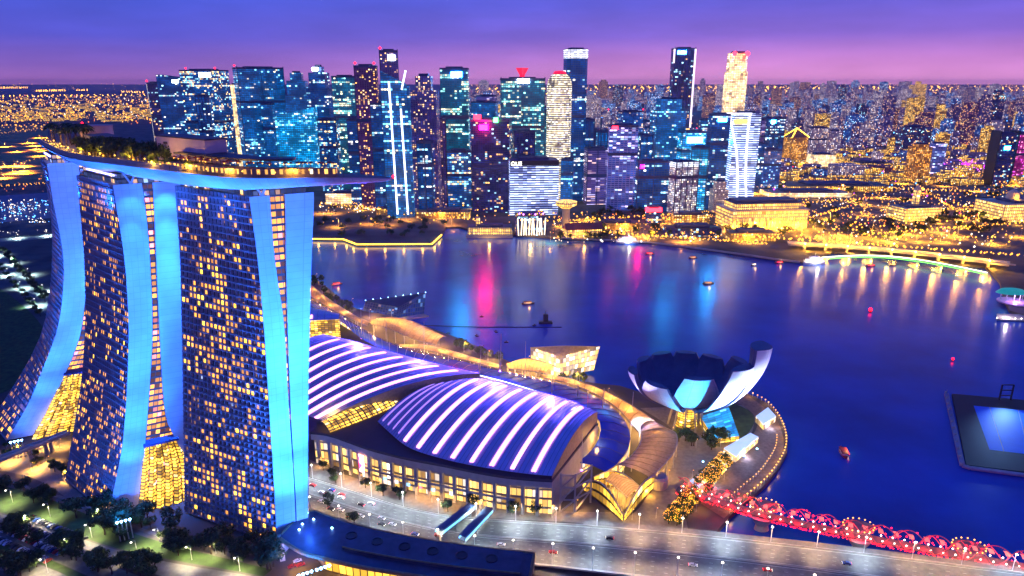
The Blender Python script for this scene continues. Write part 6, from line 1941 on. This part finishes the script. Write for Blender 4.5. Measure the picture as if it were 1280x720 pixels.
def street_lines(name, mm, lines_, label):
    r_ = random.Random(77); mb = MB()
    for x0, y0, x1, y1, n, rad in lines_:
        for k in range(n):
            for o_ in (0, 1.2):
                u = (k + r_.uniform(.2, .8)) / n
                g = at(x0 + (x1 - x0) * u, y0 + (y1 - y0) * u + o_, 3)
                mb.octa((g.x, g.y, 11), rad * (.7 + .6 * r_.random()))
    tag(mb.build(name, mm), label, 'lights', kind='stuff')
street_lines('avenue_lamps', M['glowY'], [(930, 300, 1290, 326, 46, 1.5), (960, 292, 1060, 262, 22, 1.5), (1060, 300, 1290, 282, 34, 1.5), (1225, 290, 1120, 216, 26, 1.4), (1000, 234, 1290, 246, 50, 1.5), (940, 262, 1110, 250, 30, 1.4), (1040, 205, 1290, 226, 40, 1.4), (1090, 200, 1200, 172, 24, 1.3),
     (700, 292, 960, 310, 44, 1.3), (690, 282, 900, 268, 34, 1.3), (400, 258, 600, 280, 34, 1.3), (420, 250, 470, 268, 14, 1.3), (0, 236, 64, 232, 12, 1.2), (0, 215, 60, 196, 10, 1.3), (0, 168, 60, 160, 12, 1.6), (620, 150, 700, 128, 18, 3), (1000, 150, 1290, 136, 40, 3), (0, 128, 190, 122, 34, 4), (0, 140, 190, 150, 30, 2.5)], 'golden lamps strung along the avenues of the city')
M['glowF'] = mat('horizon_lamp_gold', (.8, .6, .2), .4, em=(1, .42, .02), es=12)
street_lines('horizon_lamps', M['glowF'], [(560, 110.5, 1300, 109.5, 90, 26), (560, 114, 1300, 112, 90, 16), (700, 108.5, 1300, 108, 50, 40), (0, 109, 36, 109, 14, 24), (44, 113, 82, 112.5, 16, 16), (95, 112, 110, 112, 5, 16), (150, 114, 180, 115, 9, 12), (0, 120, 200, 118, 26, 8), (620, 118, 1300, 115, 70, 9)], 'golden lamps along the horizon')
# street lamps with light of their own, through the golden quarters
sl0 = None
def street_lamp(p, rot=0.0, s=1.0, power=0, col=(1, .55, .10), mm='lampY'):
    global sl0
    key = 'sl_' + mm
    if key not in M:
        t = thing('street_lamp', 'street lamp with a single arm and a %s head' % {'lampY': 'yellow', 'lampW': 'white', 'lampB': 'blue'}[mm], 'street lamp', p, '%s street lamps' % {'lampY': 'yellow', 'lampW': 'white', 'lampB': 'blue'}[mm])
        MB().tube([(0, 0, 0), (0, 0, 10)], .16, 6, .1).build('pole', M['steel'], t, local=True)
        MB().tube([(0, 0, 9.9), (1.2, 0, 10.4), (2.2, 0, 10.4)], .09, 5).build('arm', M['steel'], t, local=True)
        MB().lathe([(.15, 10.1), (.55, 10.15), (.45, 10.4), (.05, 10.5)], (2.3, 0), 8).build('lamp_head', M[mm], t, local=True)
        M[key] = t
        t.rotation_euler = (0, 0, rot); t.scale = (s, s, s)
    else:
        t = copy_tree(M[key], loc=p, rotz=rot, scale=s)
    if power:
        l = lamp('lamp_light', 'SPOT', (0, 0, 1), power * .5, col, None, (0, 0, 0), R(136 if power < 8e4 and mm == 'lampW' else 150), .8)
        l.parent = t; l.location = (2.3, 0, 9.6)
        l.data.shadow_soft_size = .5
    return t
nl = 0
for x0, x1, y0, y1, n, pw in ((930, 1290, 206, 262, 46, 1.8e5), (690, 1000, 272, 303, 30, 1.1e5), (1000, 1280, 262, 306, 34, 1.3e5), (400, 600, 256, 284, 16, 9e4), (930, 1290, 165, 205, 14, 1.6e5), (0, 60, 165, 230, 16, 7e5), (0, 190, 125, 152, 8, 5e5)):
    for k in range(n):
        x = x0 + (x1 - x0) * ((k + .5) / n) + rc.uniform(-8, 8)
        y = rc.uniform(y0, y1)
        street_lamp(at(x, y, 3), rc.random() * 6, 1.5, pw * 2.6, (1, rc.uniform(.34, .46), rc.uniform(.015, .04)))
# near streets
for i in range(2, 58, 3):
    for tt, mm, col in ((.0, 'lampW', (1, .66, .34)), (1.0, 'lampW', (1, .70, .40))):
        p = road_pt(i, tt)
        d = (rL[i] - rU[i]).normalized() * (1 if tt == 0 else -1)
        street_lamp(p, math.atan2(d.y, d.x), 1.15, 3.2e4 if i > 24 else 3.4e4, (.75, .9, 1) if (i < 30 and tt == 0) or i % 9 == 2 else col, mm)
for x, y in ((16, 628), (63, 646), (115, 672), (172, 694), (40, 660), (90, 690), (8, 706), (60, 716), (300, 714), (240, 700), (200, 678), (270, 692), (130, 652)):
    street_lamp(at(x, y, 3), 4.2, .9, 3.6e4, (1, .82, .5), 'lampW')
for x, y in ((14, 330), (34, 345), (52, 366), (8, 345), (24, 362), (42, 384), (20, 298), (58, 295), (-5, 320)):
    street_lamp(at(x, y, 3), 1, .9, 1.6e5, (.6, .95, 1), 'lampW')
for x, y in ((20, 566), (60, 582), (40, 590), (80, 600), (10, 580), (55, 560), (75, 560)):
    street_lamp(at(x, y, 3), 1, .6, 4.5e4, (1, .48, .08), 'lampY')
for x, y in ((400, 586), (430, 600), (470, 612), (520, 624), (560, 632), (600, 640), (650, 645), (690, 647), (450, 608), (540, 628), (720, 640)):
    street_lamp(at(x, y, 3), 1, .7, 1.1e4, (1, .5, .12), 'lampY')
for x, y, s_ in ((395, 352, 2.2), (415, 366, 2.2), (440, 384, 2.2), (462, 398, 2.2), (490, 400, 2.4), (520, 420, 2.4), (470, 410, 2.2), (545, 436, 2.2), (580, 440, 2.2), (610, 452, 2.2), (660, 460, 2.4), (720, 479, 2.2), (760, 496, 2.2), (790, 520, 2.2), (825, 545, 2.4), (815, 580, 2.4)):
    street_lamp(at(x, y, 3), 1, s_ * (.42 if x < 740 else .3), 4e4 if x < 740 else 2.0e4, (1, .5, .10), 'lampY')
for x, y in ((840, 640), (850, 620), (865, 600), (885, 590), (905, 600), (870, 640), (835, 600), (870, 560), (840, 545), (900, 560), (790, 650), (820, 648)):
    street_lamp(at(x, y, 3), 1, .6, 4.2e3, (1, .5, .10), 'lampY')
# lamps standing along the round promenade edge
pe = smooth_line([at(x, y, 3) for x, y in ((912, 642), (936, 620), (957, 603), (970, 586), (982, 565), (983, 546), (976, 526), (962, 507), (946, 497), (928, 491))], 44)
bl0 = None
for k, p in enumerate(pe):
    if bl0 is None:
        bl0 = thing('promenade_lamp', 'short round headed lamp on the curved promenade edge', 'lamp', p, 'lamps along the curved promenade')
        MB().tube([(0, 0, 0), (0, 0, 2.4)], .14, 6).build('pole', M['steel'], bl0, local=True)
        MB().octa((0, 0, 2.8), .55).build('lamp_head', M['lampY'], bl0, local=True)
    else:
        copy_tree(bl0, loc=p)
    if k % 4 == 1: lamp('promenade_light', 'POINT', (p.x - 1, p.y, 6.5), 900, (1, .5, .08))
    if k < 26:
        q_ = p.lerp(Vector((mc.x, mc.y, 3)), .09); copy_tree(bl0, loc=q_, scale=.8)
# violet-blue spots and taller masts added to brighten the hall roofs
for x, y, z, pw in ((452, 424, 44, 7e4), (530, 446, 46, 7e4), (625, 466, 48, 7e4), (690, 500, 50, 6e4), (722, 500, 36, 1.2e4), (600, 470, 40, 3e4)):
    p = at(x, y, 14)
    m_ = copy_tree(mast0, loc=p, scale=(1, 1, (z - 14) / 20))
    l = lamp('roof_fill', 'SPOT', (p.x + 1, p.y, z), pw * 11, (.12, .07, 1), None, at(x - 45, y + 55, 34), R(95), .8)

# ------------------------------------------------------------------ trees
def leaf_crown(rng, rad, hgt, z0, n, leaf, lobes=7):
    mb = MB()
    L_c = [Vector((rng.uniform(-.62, .62) * rad, rng.uniform(-.62, .62) * rad, z0 + hgt * rng.uniform(.2, .85))) for _ in range(lobes)]
    for _ in range(n):
        c = rng.choice(L_c)
        d = Vector((rng.gauss(0, 1), rng.gauss(0, 1), rng.gauss(0, .8))).normalized()
        p = c + d * rad * .52 * rng.uniform(.55, 1.05)
        s = leaf * rng.uniform(.6, 1.3)
        u = Vector((rng.gauss(0, 1), rng.gauss(0, 1), rng.gauss(0, .6))).normalized()
        v = d.cross(u).normalized()
        u = v.cross(d + Vector((rng.gauss(0, .4), rng.gauss(0, .4), rng.gauss(0, .4)))).normalized()
        mb.face([p - u * s, p + v * s * .7, p + u * s, p - v * s * .7])
    return mb
def trunk_mesh(rng, h, r):
    mb = MB()
    mb.tube([(0, 0, 0), (rng.uniform(-.2, .2), rng.uniform(-.2, .2), h * .5), (0, 0, h)], r, 6, r * .55)
    for k in range(4):
        a = k * 1.6 + rng.random()
        mb.tube([(0, 0, h * .7), (math.cos(a) * h * .3, math.sin(a) * h * .3, h * 1.05), (math.cos(a) * h * .42, math.sin(a) * h * .42, h * 1.4)], r * .5, 5, r * .2)
    return mb
protos = {}
rt = random.Random(4)
def tree_proto(key, label, group, rad, hgt, th, n, leaf, mm, name='broad_tree'):
    t = thing(name, label, 'tree', (0, 0, 0), group)
    trunk_mesh(rt, th, .35).build('trunk', M['bark'], t, local=True)
    leaf_crown(rt, rad, hgt, th * .8, n, leaf).build('crown', M[mm], t, local=True)
    protos[key] = [t, False]
def put(key, p, s=1.0, label=None, group=None):
    t, used = protos[key]
    if not used:
        protos[key][1] = True
        t.location = p; t.scale = (s, s, s); t.rotation_euler = (0, 0, rt.random() * 6)
    else:
        t = copy_tree(t, loc=p, rotz=rt.random() * 6, scale=s)
    if label: t['label'] = label
    if group: t['group'] = group
    return t
tree_proto('n1', 'dark leafy tree in the garden belt below the hotel towers', 'garden trees below the hotel towers', 5.0, 7, 4.5, 520, .62, 'leafA', 'garden_tree')
tree_proto('n2', 'dark leafy tree in the garden belt below the hotel towers', 'garden trees below the hotel towers', 4.2, 6, 4.0, 460, .58, 'leafB', 'garden_tree')
tree_proto('f1', 'round street tree glowing yellow by the lamps of the far shore', 'street trees on the far shore', 6.5, 8, 4, 170, 1.5, 'leafB', 'street_tree')
tree_proto('f2', 'dark street tree on the far shore promenade', 'dark trees on the far shore', 7.5, 8, 4, 190, 1.6, 'leafA', 'street_tree')
tree_proto('p1', 'young promenade tree in the planted bed by the canopies', 'promenade trees by the canopies', 3.6, 5, 3, 300, .6, 'leafB', 'young_tree')
def lit_tree_proto():
    t = thing('lit_tree', 'tree strung with yellow light in the double row leading to the red bridge', 'tree', (0, 0, 0), 'yellow lit trees by the red bridge')
    trunk_mesh(rt, 3, .3).build('trunk', M['bark'], t, local=True)
    leaf_crown(rt, 3.6, 5, 2.4, 300, .6).build('crown', M['leafB'], t, local=True)
    mb = MB()
    for k in range(46):
        a, e = rt.random() * 6.28, rt.uniform(-.3, 1.4)
        mb.octa((3.1 * math.cos(a) * math.cos(e), 3.1 * math.sin(a) * math.cos(e), 5 + 2.6 * math.sin(e)), .24)
    mb.build('light_string', M['glowY'], t, local=True)
    protos['lit'] = [t, False]
lit_tree_proto()
def palm_proto():
    t = thing('palm_tree', 'tall palm on the roof park behind the parapet', 'palm', (0, 0, 0), 'palms on the roof park')
    MB().tube([(0, 0, 0), (.3, 0, 4), (.1, 0, 8)], .22, 6, .15).build('trunk', M['bark'], t, local=True)
    mb = MB()
    for k in range(22):
        a = k * 2.4; el = rt.uniform(-.2, .9)
        pts = [Vector((.1, 0, 8)) + Vector((math.cos(a), math.sin(a), 0)) * (q_ * 3.6 * math.cos(el * .6)) + Vector((0, 0, math.sin(el) * 2.6 * q_ - 2.6 * q_ * q_)) for q_ in (0, .3, .6, .85, 1)]
        s_ = Vector((-math.sin(a), math.cos(a), 0))
        for i in range(4):
            w0, w1 = (.2, .5, .5, .35, .05)[i], (.2, .5, .5, .35, .05)[i + 1]
            mb.face([pts[i] - s_ * w0, pts[i] + s_ * w0, pts[i + 1] + s_ * w1, pts[i + 1] - s_ * w1])
    mb.build('fronds', M['leafA'], t, local=True)
    protos['palm'] = [t, False]
palm_proto()
def scatter(key, x0, x1, y0, y1, n, s0, s1, z=3.0, label=None, group=None, ok=None, slope=0.0):
    k = 0
    while k < n:
        x, y = rt.uniform(x0, x1), rt.uniform(y0, y1)
        y2 = y + slope * (x - x0)
        if ok and not ok(x, y2): k += 1; continue
        put(key, at(x, y2, z), rt.uniform(s0, s1), label, group)
        k += 1
# belt below the towers
scatter('n1', 92, 350, 628, 662, 34, .8, 1.4, slope=.22)
scatter('n2', 80, 340, 632, 660, 16, .8, 1.3, slope=.24)
scatter('n1', 0, 70, 606, 618, 8, .7, 1.0, slope=.3)
CP_ = ('clipped dark tree standing between the rows of the car park', 'trees between the car park rows')
scatter('n1', -5, 100, 650, 668, 20, .75, 1.05, label=CP_[0], group=CP_[1], slope=.36)
scatter('n2', 115, 200, 700, 716, 16, .9, 1.2, label=CP_[0], group=CP_[1], slope=.1)
scatter('n1', 0, 50, 706, 722, 10, .8, 1.1, label=CP_[0], group=CP_[1])
DR_ = ('small tree lit golden by the drop off lamps', 'golden lit trees at the drop off')
scatter('n2', 0, 90, 556, 568, 14, .5, .8, label=DR_[0], group=DR_[1], slope=.35)
BV_ = ('street tree along the boulevard left of the hotel', 'street trees along the left boulevard')
for k in range(12):
    put('n1', at(6 + 4.6 * k, 318 + 5.4 * k, 3), 1.1, *BV_); put('n2', at(0 + 4.6 * k, 336 + 5.4 * k, 3), 1.0, *BV_)
HF_ = ('street tree in front of the convention hall doors', 'street trees in front of the convention halls')
for x, y in ((404, 588), (414, 598), (420, 604), (457, 610), (479, 620), (499, 625), (410, 634), (443, 656), (560, 640), (590, 634), (640, 643), (668, 643)):
    put('n2' if y < 612 else 'n1', at(x, y, 3), .8, *HF_)
scatter('p1', 389, 404, 350, 362, 8, .9, 1.4); scatter('p1', 404, 440, 366, 376, 12, .9, 1.4, slope=.55)
scatter('p1', 568, 626, 432, 434, 22, .8, 1.3, slope=.32); scatter('p1', 700, 752, 475, 479, 7, .8, 1.1)
MS_ = ('young tree on the plaza beside the lotus museum', 'trees on the museum plaza')
scatter('p1', 848, 905, 548, 566, 9, 1.1, 1.6, label=MS_[0], group=MS_[1])
YR_ = ('tree strung with yellow light in the double row leading to the red bridge', 'yellow lit trees by the red bridge')
for k in range(9):
    put('lit', at(874 + 3.6 * k, 612 - 4.0 * k, 3), 1.1, *YR_); put('lit', at(882 + 3.4 * k, 616 - 3.9 * k, 3), 1.0, *YR_)
for k in range(7):
    put('lit', at(836 + 4.5 * k, 655 - 5.5 * k, 3), 1.1, *YR_); put('lit', at(846 + 4.0 * k, 657 - 4.6 * k, 3), 1.0, *YR_)
for k in range(8):
    p = at(878 + 4.0 * k, 613 - 4.4 * k, 3); lamp('tree_light', 'POINT', (p.x, p.y - 2, 9), 700, (1, .6, .03))
    p = at(842 + 4.0 * k, 656 - 5 * k, 3); lamp('tree_light', 'POINT', (p.x, p.y - 2, 9), 700, (1, .58, .03))
# roof park planting
RP_ = ('tree on the roof park deck lit from below by warm lamps', 'trees on the roof park deck')
for k in range(60):
    s_ = rt.uniform(.33, .63); put('n2', deck_pt(s_, rt.uniform(.2, .6)), rt.uniform(.8, 1.35), *RP_)
for k in range(16):
    put('n2', deck_pt(rt.uniform(.63, .72), rt.uniform(.12, .3)), rt.uniform(.4, .6), *RP_)
for k in range(14):
    s_ = rt.uniform(.06, .21); put('palm', deck_pt(s_, rt.uniform(.25, .7)), rt.uniform(1.2, 1.7))
dl0 = None
for k in range(46):
    s_ = .06 + .88 * k / 45; p = deck_pt(s_, .03 if s_ > .64 else .1 if k % 2 else .16)
    if dl0 is None:
        dl0 = thing('deck_lantern', 'small warm lantern on the roof park walkway', 'lantern', p, 'lanterns along the roof park')
        MB().tube([(0, 0, 0), (0, 0, 2.6)], .08, 5).build('pole', M['dark'], dl0, local=True)
        MB().octa((0, 0, 2.9), .45).build('lamp_head', M['lampY'], dl0, local=True)
    else:
        copy_tree(dl0, loc=p, scale=rc.uniform(.8, 1.3))
    if k % 4 == 2: lamp('lantern_light', 'POINT', tuple(p + Vector((0, 0, 3.6))), 7000, (1, .5, .05))
# far shore
scatter('f1', 700, 1000, 284, 300, 44, .7, 1.1)
scatter('f2', 735, 830, 262, 276, 16, .8, 1.2)
scatter('f2', 395, 545, 268, 296, 22, .6, 1.0)
scatter('f1', 400, 600, 262, 284, 14, .7, 1.0)
scatter('f2', 1040, 1260, 270, 296, 34, .8, 1.3)
scatter('f1', 1000, 1270, 250, 300, 26, .7, 1.2)
scatter('f2', 940, 1250, 212, 246, 22, .8, 1.3)
# ------------------------------------------------------------------ cars
M['lens'] = mat('lamp_lens_off', (.5, .45, .45), .2)
def car_proto(name, label, group, col, rough=.3, lights=True):
    t = thing(name, label, 'car', (0, 0, 0), group)
    mb = MB()
    prof = [(-2.1, .45), (-2.15, .85), (-1.5, .95), (-1.0, 1.42), (.55, 1.45), (1.1, .98), (2.05, .82), (2.15, .45)]
    rows = [[(x, s * .86 * (1 - .12 * (z > 1.2)), z) for x, z in prof] for s in (-1, 1)]
    mb.grid(rows)
    for s in rows: mb.face(s)
    mb.face([rows[0][0], rows[0][-1], rows[1][-1], rows[1][0]])
    mb.build('body', mat(name + '_paint_' + label.split()[0], col, rough, .2), t, local=True)
    g = MB()
    for s in (-1, 1): g.face([(-1.35, s * .885, .98), (-.9, s * .80, 1.36), (.5, s * .80, 1.38), (.95, s * .885, 1.0)])
    g.face([(1.12, -.7, 1.0), (.6, -.66, 1.42), (.6, .66, 1.42), (1.12, .7, 1.0)])
    g.build('windows', M['dark'], t, local=True)
    for x in (-1.3, 1.3):
        for s in (-1, 1): MB().tube([(x, s * .7, .34), (x, s * .9, .34)], .34, 10).build('wheel', M['dark'], t, local=True)
    for s in (-1, 1):
        MB().box((2.12, s * .6, .6), (.12, .4, .2)).build('headlight', M['lampW'] if lights else M['lens'], t, local=True)
        MB().box((-2.14, s * .6, .65), (.12, .4, .2)).build('tail_light', M['lampR'] if lights else M['lens'], t, local=True)
    return t
CC_ = (('white', (.7, .7, .72)), ('dark grey', (.05, .05, .06)), ('red', (.5, .03, .03)), ('blue', (.03, .08, .35)))
cp_ = [car_proto('car', '%s car driving on the wide avenue with its lamps on' % n_, '%s cars on the avenue' % n_, c_) for n_, c_ in CC_]
cp_ += [car_proto('parked_car', '%s car standing unlit in the car park or at the porch' % n_, '%s parked cars' % n_, c_, .3, False) for n_, c_ in CC_]
used_ = [False] * 8
def car(p, rot, k):
    if not used_[k]:
        used_[k] = True; cp_[k].location = p; cp_[k].rotation_euler = (0, 0, rot)
    else: copy_tree(cp_[k], loc=p, rotz=rot)
for i, tt, k in [(4, .15, 0), (4, .26, 1), (5, .18, 2), (6, .3, 0), (7, .16, 3), (8, .28, 0), (8, .2, 2), (10, .3, 1), (11, .18, 0), (6, .55, 0), (7, .66, 1), (8, .6, 0), (9, .72, 2), (10, .6, 0), (12, .66, 1), (13, .58, 0), (15, .7, 3), (12, .5, 0), (17, .6, 2), (22, .62, 0), (26, .7, 2), (30, .26, 1), (36, .66, 0), (41, .58, 2), (46, .25, 3), (52, .7, 1)]:
    p = road_pt(i, tt); d = (rU[min(59, i + 1)] - rU[i]).normalized()
    car(p + Vector((0, 0, .02)), math.atan2(d.y, d.x) + (math.pi if tt < .45 else 0), k)
a0, a1 = at(0, 660, 3), at(110, 706, 3)
dd = (a1 - a0).normalized(); nn_ = Vector((-dd.y, dd.x, 0))
for row_ in range(4):
    for k in range(16):
        if rc.random() < .15: continue
        p = a0 + dd * (6 + k * 3.1 + rc.uniform(-.2, .2)) + nn_ * (-7 + row_ * 6.5)
        car(p + Vector((0, 0, .06)), math.atan2(nn_.y, nn_.x), rc.choice((4, 4, 5, 5, 6, 7)))
car(at(365, 709, 3), .6, 6); car(at(376, 707, 3), .5, 6); car(at(372, 702, 3), .5, 4)

# ------------------------------------------------------------------ evening haze over the city
hz_b = MB(); hz_b.prism([(-26000, -1600), (26000, -1600), (26000, 28000), (-26000, 28000)], -4, 345, bottom=True)
hz_o = hz_b.build('haze', None)
hm = bpy.data.materials.new('haze_air'); hm.use_nodes = True
hn = hm.node_tree; hn.nodes.clear()
ho = hn.nodes.new('ShaderNodeOutputMaterial'); hv = hn.nodes.new('ShaderNodeVolumePrincipled')
hv.inputs['Color'].default_value = (.95, .88, .95, 1); hv.inputs['Density'].default_value = 2.6e-5; hv.inputs['Anisotropy'].default_value = .7
hn.links.new(hv.outputs[0], ho.inputs['Volume'])
hz_o.data.materials.append(hm)
tag(hz_o, 'thin evening haze over the bay and city', 'haze', kind='stuff')
